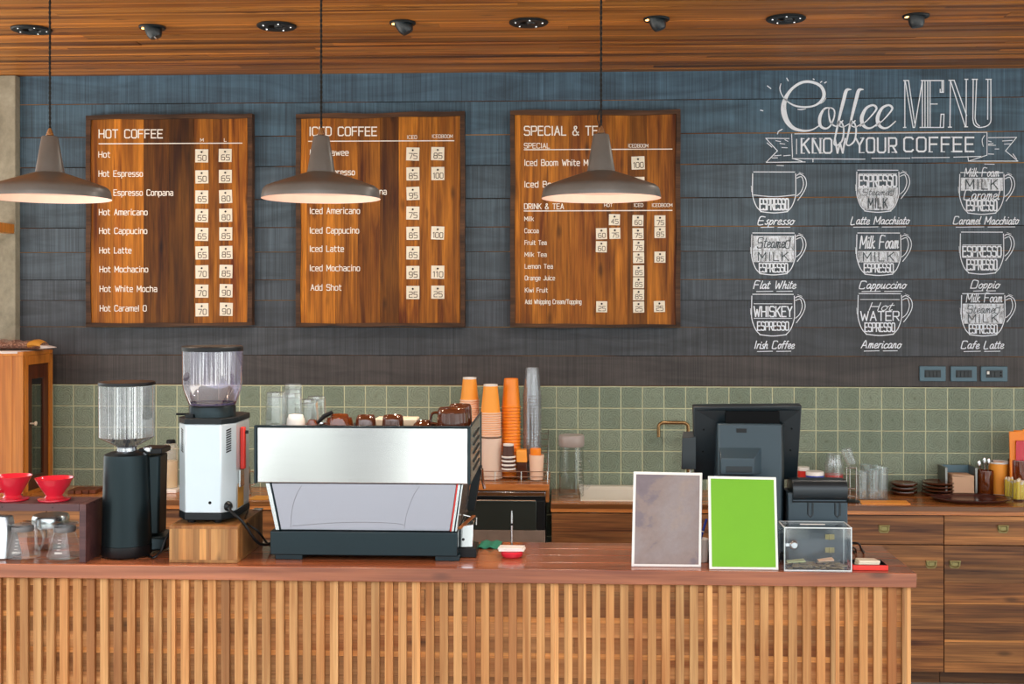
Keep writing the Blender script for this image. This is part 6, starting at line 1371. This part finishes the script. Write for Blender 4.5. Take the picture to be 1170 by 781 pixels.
for v in (613, 628):
    mb = MB(); xh = ux(948, yb); zh = vz(v, 948, yb); mb.box(xh - .016, xh - .002, yb - .003, yb, zh - .009, zh + .009); mb.box(xh + .002, xh + .016, yb - .003, yb, zh - .009, zh + .009); mb.tube([(xh, yb - .003, zh - .010), (xh, yb - .003, zh + .010)], .0032, 8)
    mb.build('brass_hinge', M['brass'], rd, .0006)
mb = MB(); R2 = random.Random(5)
for k in range(70):
    x, y, r = R2.uniform(a + .02, b - .02), R2.uniform(YA + .015, YA + dp - .02), R2.uniform(.008, .012); z = ZC + th + .0003 + R2.uniform(0, .010)
    c0 = len(mb.v); mb.lathe([(0, 0), (r, 0), (r, .0018), (0, .0018)], (x, y, z), 14); mb.v[c0:] = [tuple(Matrix.Rotation(R2.uniform(-.02, .02), 3, 'X') @ (Vector(p) - Vector((x, y, z))) + Vector((x, y, z))) for p in mb.v[c0:]]
o = mb.build('coins', M['coin']); tag(o, 'heap of loose coins on the floor of the clear acrylic box', 'coins'); o['kind'] = 'stuff'
for k, (u, w, lb, dz) in enumerate(((912, .06, 'greenish folded banknote inside the clear acrylic box, left of the coins', .016), (948, .05, 'pale folded banknote inside the clear acrylic box, at the right over the coins', .017))):
    x = ux(u, YA); y = YA + .03 + .02 * k; z = ZC + th + dz; mb = MB(); mb.hexa([(x - w / 2, y, z), (x + w / 2, y - .006, z + .004), (x + w / 2, y + .03, z + .004), (x - w / 2, y + .03, z), (x - w / 2, y, z + .003), (x + w / 2, y - .006, z + .010), (x + w / 2, y + .03, z + .010), (x - w / 2, y + .03, z + .003)])
    tag(mb.build('banknote', M['note'] if k == 0 else M['kraft'], None, .0006), lb, 'banknote')
# ------------------------------------------------------------------ red tray
YA = 4.05; a, b = ux(974.5, YA), ux(1015, YA); h = vz(645.5, 995, YA) - ZC; dp = .085
t = thing('cash_tray', 'red tray with a black lining at the right end of the counter', 'tray', ((a + b) / 2, YA + dp / 2, ZC))
mb = MB()
mb.box(a, b, YA, YA + .004, ZC + .0005, ZC + h); mb.box(a, b, YA + dp - .004, YA + dp, ZC + .0005, ZC + h); mb.box(a, a + .004, YA + .004, YA + dp - .004, ZC + .0005, ZC + h); mb.box(b - .004, b, YA + .004, YA + dp - .004, ZC + .0005, ZC + h); mb.box(a + .003, b - .003, YA + .003, YA + dp - .003, ZC + .0005, ZC + .006)
mb.build('tray_wall', M['redp'], t, .0012)
mb = MB(); q = .0042; mb.box(a + q, b - q, YA + q, YA + q + .002, ZC + .007, ZC + h + .001); mb.box(a + q, b - q, YA + dp - q - .002, YA + dp - q, ZC + .007, ZC + h + .002); mb.box(a + q, a + q + .002, YA + q, YA + dp - q, ZC + .007, ZC + h + .002); mb.box(b - q - .002, b - q, YA + q, YA + dp - q, ZC + .007, ZC + h + .002); mb.box(a + q, b - q, YA + q, YA + dp - q, ZC + .0065, ZC + .009); mb.build('black_lining', M['black'], t)
mb = MB(); zz = ZC + h - .006
for k in range(3): mb.prism([(a + .02 + k * .002, YA + .012), (b - .028 + k * .002, YA + .012), (b - .034, YA + .055), (a + .018 + k * .002, YA + .057)], (ZC + .0095 + k * .0075, ZC + .0165 + k * .0075), up)
tag(mb.build('paper_pad', M['cream'], None, .001), 'cream paper slips lying in the red tray', 'paper')

# ------------------------------------------------------------------ right part of the back counter
def vessel(name, label, cat, u, vb, vt, w, Y, parts, group=None):
    s = px(u, Y); x = ux(u, Y); t = thing(name, label, cat, (x, Y, ZB), group); H = vz(vt, u, Y) - ZB
    for nm, mat, pr in parts:
        mb = MB(); mb.lathe([(r * w * s / 2, z * H) for r, z in pr], (x, Y, ZB), 32); mb.build(nm, M[mat], t, angle=45)
    return t
jar = [(0, .01), (.94, .01), (1, .04), (1, .86), (.9, .9), (.9, .9)]
vessel('storage_jar', 'glass jar with a white lid and blue band behind the receipt printer', 'jar', 931, 570, 538, 20, 6.12, [('jar_wall', 'glass', [(0, .01), (.94, .01), (1, .05), (1, .72), (.88, .76), (.84, .76), (.95, .7), (.95, .05), (0, .03)]), ('jar_content', 'cream', [(0, .04), (.9, .04), (.9, .5), (0, .5)]), ('blue_band', 'blue', [(.9, .77), (1.0, .78), (1.0, .86), (.9, .86)]), ('lid', 'white', [(0, .86), (1.02, .86), (1.02, .97), (.96, 1), (0, 1)])])
vessel('storage_jar', 'large ridged glass jar with amber syrup, behind the receipt printer', 'jar', 953, 570, 518.5, 22, 6.2, [('jar_wall', 'glass', [(0, .01), (.94, .01), (1, .05), (1.04, .3), (.98, .42), (1.02, .55), (.96, .66), (1.0, .76), (.8, .86), (.8, 1), (.76, 1), (.76, .87), (.94, .75), (.9, .66), (.95, .1), (0, .04)]), ('syrup', 'redp', [(0, .05), (.9, .05), (.92, .52), (0, .52)])])
vessel('spice_tin', 'red and white tin behind the till screen and the printer', 'tin', 918, 570, 533, 13, 6.25, [('tin_wall', 'redp', [(0, .0), (1, .0), (1, .86), (0, .86)]), ('lid', 'white', [(0, .87), (1.04, .87), (1.04, 1), (0, 1)])])
vessel('glass_bottle', 'clear bottle on the back counter between the till and the receipt printer', 'bottle', 906.5, 572, 548, 13, 6.1, [('bottle_wall', 'glass', [(0, .01), (1, .03), (1, .8), (.6, .9), (.6, 1), (.5, 1), (.5, .9), (.9, .8), (.9, .06), (0, .05)]), ('label_band', 'green', [(1.01, .3), (1.01, .5), (1.0, .5), (1.0, .3)])])
# wire glass stand with a tilted tumbler
Yw = 6.03; s = px(972, Yw); x = ux(972, Yw); T = lambda v: vz(v, 972, Yw)
t = thing('glass_drying_stand', 'wire stand with round foot and tilted glass on top, right of the printer', 'stand', (x, Yw, ZB))
mb = MB(); mb.lathe([(0, 0), (10 * s, 0), (10.5 * s, .003), (6 * s, .010), (0, .011)], (x + s, Yw, ZB), 28); mb.build('foot', M['matte'], t)
mb = MB()
for k, a in enumerate((-.5, .5, 0)):
    xx = x + a * 11 * s; yy = Yw + (.02 if k == 2 else -.012); mb.tube([(xx, yy, ZB + .008), (xx, yy, T(533))], .0032, 6)
for v in (534, 558, 567): mb.tube([(x - 5.5 * s, Yw - .012, T(v)), (x + 5.5 * s, Yw - .012, T(v)), (x, Yw + .02, T(v)), (x - 5.5 * s, Yw - .012, T(v))], .003, 6)
mb.build('wire_frame', M['wire'], t)
t = thing('glass_tumbler', 'narrow clear glass lying tilted on the wire stand right of the printer', 'glass', (x, Yw, T(533)))
mb = MB(); h = .085; r = 6.2 * s; mb.lathe([(0, 0), (r * .8, 0), (r * .85, .004), (r, h), (r - .002, h), (r * .8 - .001, .008), (0, .008)], (0, 0, 0), 20); mb.rot((0, 0, 0), 'Y', -.38); mb.v = [(p + x + .004, q + Yw - .012, w_ + T(533) + .012) for p, q, w_ in mb.v]; mb.build('glass_wall', M['glass'], t)
# cluster of tumblers
gl = [(985, 6.10, 13, 538, 'short clear tumbler on the back counter, leftmost of the glass cluster beside the wire stand'), (990, 6.20, 14, 530, 'clear tumbler at the back left of the glass cluster on the back counter'), (997.5, 6.09, 14, 536, 'clear tumbler at the front middle of the glass cluster on the back counter'), (1001, 6.21, 13, 531, 'clear tumbler at the back right of the glass cluster on the back counter'), (1007, 6.11, 13.5, 533.5, 'clear tumbler nearest the orange sheet and the saucers, rightmost of the glass cluster')]
for u, Y, w, vt, lb in gl: tumbler(u, vt, Y, w, lb, False, ZB, 'clear tumblers on the back counter')
mb = MB(); Yo = 5.955; mb.hexa([(ux(985, Yo), Yo, ZB + .0005), (ux(1040.5, Yo), Yo, ZB + .0005), (ux(1035, 6.06), 6.055, ZB + .0005), (ux(980, 6.06), 6.055, ZB + .0005), (ux(985, Yo), Yo, ZB + .004), (ux(1040.5, Yo), Yo, ZB + .004), (ux(1035, 6.06), 6.055, ZB + .004), (ux(980, 6.06), 6.055, ZB + .004)])
tag(mb.build('orange_sheet', M['orange']), 'orange sheet lying on the back counter in front of the clear tumblers', 'sheet')
def saucers(u, Y, n, wpx, vt, labs, group):
    s = px(u, Y); x = ux(u, Y); r = wpx * s / 2; H = vz(vt, u, Y) - ZB; p = H / n
    t = thing('saucer', labs[0], 'saucer', (x, Y, ZB), group)
    mb = MB(); mb.lathe([(0, 0), (r * .7, 0), (r * .8, p * .25), (r * .98, p * .55), (r, p * .8), (r * .95, p * .95), (r * .7, p * .6), (0, p * .5)], (x, Y, ZB), 40); mb.build('saucer_body', M['saucer'], t)
    mb = MB(); mb.lathe([(r * .965, p * .80), (r * .99, p * .96), (r * 1.006, p * .80), (r * .99, p * .62)], (x, Y, ZB), 40, closed=True); mb.build('glossy_rim', M['dkcup'], t)
    for k in range(1, n): dup(t, (R.uniform(-.004, .004), R.uniform(-.003, .003), k * p), labs[k])
saucers(1032.5, 6.27, 3, 30, 550.5, ['brown saucer, lowest of the left stack of three on the back counter', 'brown saucer, middle of the left stack of three on the back counter', 'brown saucer, topmost of the left stack of three on the back counter'], 'left stack of saucers')
saucers(1071, 6.25, 4, 36, 549.5, ['brown saucer, lowest of the stack of four left of the napkin holder', 'brown saucer, second from below in the stack left of the napkin holder', 'brown saucer, third from below in the stack left of the napkin holder', 'brown saucer, topmost of the stack left of the napkin holder'], 'stack of saucers by the napkin holder')
# napkin holder
Yn = 6.225; a, b = ux(1080, Yn), ux(1117, Yn); zt = vz(532.5, 1100, Yn + .05)
t = thing('napkin_holder', 'perforated steel napkin holder on the back counter right of the saucers', 'napkin holder', ((a + b) / 2, Yn + .06, ZB))
mb = MB(); mb.box(a, a + .012, Yn, Yn + .12, ZB + .0005, zt); mb.build('side_plate', M['perf'], t, .001)
mb = MB(); mb.box(b - .012, b, Yn, Yn + .12, ZB + .0005, zt); mb.build('side_plate', M['perf'], t, .001)
mb = MB(); mb.box(a + .0125, b - .0125, Yn + .10, Yn + .12, ZB + .0005, zt); mb.build('rear_plate', M['switch'], t, .001)
mb = MB(); mb.box(a + .0125, b - .0125, Yn, Yn + .10, ZB + .0005, ZB + .004); mb.build('floor_plate', M['steel'], t)
a, b = ux(1088.5, Yn - .02), ux(1113, Yn - .02); mb = MB(); n = 22; z = ZB + .0045; H = vz(542.5, 1100, Yn) - z
for k in range(n):
    mb.shuffle(.9, 1.05, .01); d = R.uniform(-.0015, .0015); sl_ = (.02 if k > n - 4 else 0) * (k - n + 4) / 3
    mb.hexa([(a + d, Yn - .02, z), (b + d, Yn - .02, z), (b + d, Yn + .095, z), (a + d, Yn + .095, z), (a + d, Yn - .02, z + H / n - .0006 + (.006 if k > n - 3 else 0)), (b + d, Yn - .02, z + H / n - .0006), (b + d, Yn + .095, z + H / n - .0006), (a + d, Yn + .095, z + H / n - .0006)]); z += H / n
tag(mb.build('napkin_stack', M['kraft']), 'stack of pale brown paper napkins in the steel napkin holder', 'napkins')
# amber jar with spoons
Yv = 6.24; vessel('amber_glass_jar', 'dark amber glass jar holding cutlery, right of the napkin holder', 'jar', 1126, 566, 537, 17.5, Yv, [('jar_wall', 'amber', [(0, .01), (.95, .01), (1, .04), (1, .97), (.98, 1), (.9, 1), (.9, .06), (0, .05)])])
x = ux(1126, Yv); s = px(1126, Yv)
for k, (dx, ln, m_, lb) in enumerate(((-7, .185, 'chrome', 'steel spoon leaning left in the amber jar, its bowl up'), (-1, .20, 'steelz', 'wide steel spoon upright in the amber jar'), (4, .195, 'chrome', 'steel spoon leaning right in the amber jar'), (8, .18, 'matte', 'dark straw spoon at the right rim of the amber jar'))):
    t = thing('table_spoon', lb, 'spoon', (x, Yv, ZB + .01), 'cutlery in the amber jar')
    p0 = Vector((x + dx * s * .3, Yv + .006 * (k - 1.5), ZB + .008)); p1 = p0 + Vector((dx * s * .9, .004 * k, ln * .97))
    mb = MB(); mb.tube([tuple(p0), tuple(p0.lerp(p1, .8))], .0026, 6); mb.build('handle', M[m_], t)
    mb = MB(); mb.sphere(tuple(p0.lerp(p1, .9)), .009, .004, .019, 12, 8); mb.build('spoon_bowl', M[m_], t)
# big orange paper cup
Yv = 6.27; vessel('paper_cup', 'large orange paper cup with a white rim, right of the amber jar', 'cup', 1141, 563, 526.5, 22, Yv, [('cup_wall', 'orange', [(0, .02), (.72, .02), (.74, .0), (.77, .0), (.98, .95), (.94, .95), (.74, .04), (0, .04)]), ('foot_edge', 'paper', [(.745, -.0), (.775, .0), (.79, .05), (.76, .05)]), ('rolled_rim', 'paper', [(.95, .94), (1.02, .94), (1.04, .97), (1.02, 1), (.95, 1), (.93, .97), (.95, .94)])])
# orange packets in an amber holder at the edge
Yv = 6.22; vessel('amber_glass_jar', 'amber glass holder of orange packets at the right edge of the photo', 'jar', 1166, 566, 524.5, 27, Yv, [('jar_wall', 'amber', [(0, .01), (.95, .01), (1, .04), (1, .97), (.98, 1), (.92, 1), (.92, .05), (0, .05)])])
for k in range(4):
    x = ux(1159 + k * 5, Yv); mb = MB(); z0 = ZB + .012; y = Yv - .03 + k * .016; dz = (.0, .004, .002, .006)[k]
    mb.box(x - .03, x + .03, y, y + .010, z0, vz(492, 1165, Yv) + dz)
    mb.v = [(p + (q_ - z0) * .02 * (k - 1), w_, q_) for p, w_, q_ in mb.v]
    tag(mb.build('paper_packet', M['orangep'] if k < 3 else M['orange'], None, .003), ('front orange packet in the amber holder at the right edge', 'second orange packet from the front in the amber holder at the right edge', 'third orange packet from the front in the amber holder at the right edge', 'rearmost orange packet in the amber holder at the right edge')[k], 'packet', 'orange packets in the amber holder')
mb = MB(); mb.hexa([(ux(1166, 6.11), 6.178, ZB + .012), (ux(1180, 6.11), 6.178, ZB + .012), (ux(1180, 6.11), 6.184, ZB + .012), (ux(1166, 6.11), 6.184, ZB + .012), (ux(1167, 6.11), 6.178, vz(505, 1165, 6.11)), (ux(1178, 6.11), 6.178, vz(505, 1165, 6.11)), (ux(1178, 6.11), 6.184, vz(505, 1165, 6.11)), (ux(1167, 6.11), 6.184, vz(505, 1165, 6.11))])
tag(mb.build('paper_packet', M['red'], None, .001), 'red and white packet standing in front of the orange packets at the right edge', 'packet')
# yellow sachets in small glasses
for j, (u, w, vt, lb) in enumerate(((1164, 14, 548, 'small glass of yellow sachets at the right edge, the nearer one'), (1153, 11, 546, 'small glass of yellow sachets between the orange cup and the nearer glass'))):
    Y = 6.10 + .07 * j; s = px(u, Y); x = ux(u, Y); H = vz(vt, u, Y) - ZB; r = w * s / 2
    t = thing('sachet_glass', lb, 'glass', (x, Y, ZB))
    mb = MB(); mb.lathe([(0, .001), (r * .9, .001), (r, .006), (r, H * .95), (r * .94, H * .95), (r * .92, .008), (0, .007)], (x, Y, ZB), 20); mb.build('glass_wall', M['glass2'], t)
    for k in range(7):
        a = k * 2 * PI / 6; q = 0 if k == 6 else r * .58; c = (x + q * math.cos(a), Y + q * math.sin(a)); h0 = ZB + .009; h1 = ZB + H * (1.0 + .1 * math.sin(k * 2.1 + j))
        tt = thing('sugar_sachet', ('yellow sachet with a pale end in the nearer small glass at the right edge' if j == 0 else 'yellow sachet with a pale end in the small glass beside the orange cup'), 'sachet', (c[0], c[1], h0), 'yellow sachets in the nearer glass' if j == 0 else 'yellow sachets in the farther glass')
        mb = MB(); mb.lathe([(0, 0), (r * .29, 0), (r * .31, .003), (r * .31, (h1 - h0) * .86), (0, (h1 - h0) * .86)], (c[0], c[1], h0), 10); mb.build('sachet_body', M['yellow'], tt)
        mb = MB(); mb.lathe([(r * .27, (h1 - h0) * .862), (r * .22, (h1 - h0) * .97), (0, (h1 - h0))], (c[0], c[1], h0), 10); mb.build('pale_end', M['cream'], tt)
# oval serving tray
Yt = 6.035; xa, xb = ux(1066, Yt), ux(1160, Yt); xc = (xa + xb) / 2; a = (xb - xa) / 2; bq = .13; Yt = 6.075
t = thing('serving_tray', 'large oval dark brown serving tray lying on the back counter at the right', 'tray', (xc, Yt, ZB))
mb = MB(); mb.lathe([(0, .001), (.78, .001), (.82, .004), (.99, .017), (1.0, .020), (.98, .021), (.83, .010), (.8, .007), (0, .006)], (xc, Yt, ZB), 56, sx=a, sy=bq); mb.build('tray_body', M['tray'], t, angle=60)
# ------------------------------------------------------------------ daylight, camera, view
w = bpy.data.worlds.new('daylight'); bpy.context.scene.world = w; w.use_nodes = True
T = w.node_tree; T.nodes.clear()
out = T.nodes.new('ShaderNodeOutputWorld'); bg = T.nodes.new('ShaderNodeBackground'); T.links.new(bg.outputs[0], out.inputs[0])
tc = T.nodes.new('ShaderNodeTexCoord'); sep = T.nodes.new('ShaderNodeSeparateXYZ'); T.links.new(tc.outputs['Generated'], sep.inputs[0])
def wm(op, a, b=None):
    n = T.nodes.new('ShaderNodeMath'); n.operation = op
    for i, x in enumerate((a, b)):
        if x is None: continue
        if isinstance(x, (int, float)): n.inputs[i].default_value = x
        else: T.links.new(x, n.inputs[i])
    return n.outputs[0]
def wr(f, st):
    n = T.nodes.new('ShaderNodeValToRGB'); r = n.color_ramp
    while len(r.elements) < len(st): r.elements.new(.5)
    for e, (p, c) in zip(r.elements, st): e.position = p; e.color = (*c, 1)
    T.links.new(f, n.inputs[0]); return n.outputs[0]
el = wm('MULTIPLY_ADD', sep.outputs[2], .5); el.node.inputs[2].default_value = .5
sky = wr(el, [(0.0, (1.0, .93, .82)), (.40, (1.0, .95, .88)), (.44, (.97, .97, .96)), (.495, (.9, .92, .92)), (.53, (1.0, 1.02, 1.03)), (.7, (1.0, 1.06, 1.14)), (1.0, (.8, .95, 1.2))])
az = wm('ADD', wm('ARCTAN2', sep.outputs[0], sep.outputs[1]), 0.88)
cx = T.nodes.new('ShaderNodeCombineXYZ'); T.links.new(az, cx.inputs[0]); T.links.new(wm('MULTIPLY', sep.outputs[2], .15), cx.inputs[2])
nz = T.nodes.new('ShaderNodeTexNoise'); nz.inputs['Scale'].default_value = 17; nz.inputs['Detail'].default_value = 1.5; T.links.new(cx.outputs[0], nz.inputs['Vector'])
refl_bands = wr(nz.outputs['Fac'], [(.40, (.10, .10, .105)), (.455, (.17, .17, .175)), (.475, (.30, .32, .31)), (.53, (.41, .44, .425)), (.57, (.46, .47, .47)), (.66, (1.5, 1.6, 1.6))])  # uneven bands invented around the horizon to shape reflections in steel and glass
band = wr(el, [(.36, (1, 1, 1)), (.40, (0, 0, 0)), (.55, (0, 0, 0)), (.64, (1, 1, 1))])
mx = T.nodes.new('ShaderNodeMix'); mx.data_type = 'RGBA'; mx.blend_type = 'MIX'
T.links.new(band, mx.inputs[0]); T.links.new(refl_bands, mx.inputs[6]); mx.inputs[7].default_value = (1, 1, 1, 1)
ml = T.nodes.new('ShaderNodeMix'); ml.data_type = 'RGBA'; ml.blend_type = 'MULTIPLY'; ml.inputs[0].default_value = 1
T.links.new(sky, ml.inputs[6]); T.links.new(mx.outputs[2], ml.inputs[7]); T.links.new(ml.outputs[2], bg.inputs[0])
bg.inputs[1].default_value = 2.7
cam = bpy.data.cameras.new('camera'); co = bpy.data.objects.new('camera', cam); C.objects.link(co)
cam.sensor_width = 36; cam.sensor_fit = 'HORIZONTAL'; cam.lens = 36 * F / 1170; cam.shift_y = -(390.5 - VH) / 1170
co.location = (0, 0, HC); co.rotation_euler = (PI / 2, 0, TH); cam.clip_start = .05
sc = bpy.context.scene; sc.camera = co
sc.view_settings.view_transform = 'Standard'; sc.view_settings.look = 'None'; sc.view_settings.gamma = 1; sc.view_settings.exposure = 0.52; sc.view_settings.use_curve_mapping = False
sc.cycles.use_denoising = True
try: sc.cycles.denoiser = 'OPENIMAGEDENOISE'
except Exception: pass
sc.cycles.max_bounces = 10; sc.cycles.transparent_max_bounces = 40; sc.cycles.diffuse_bounces = 5; sc.cycles.caustics_reflective = False
sc.cycles.sample_clamp_indirect = 6
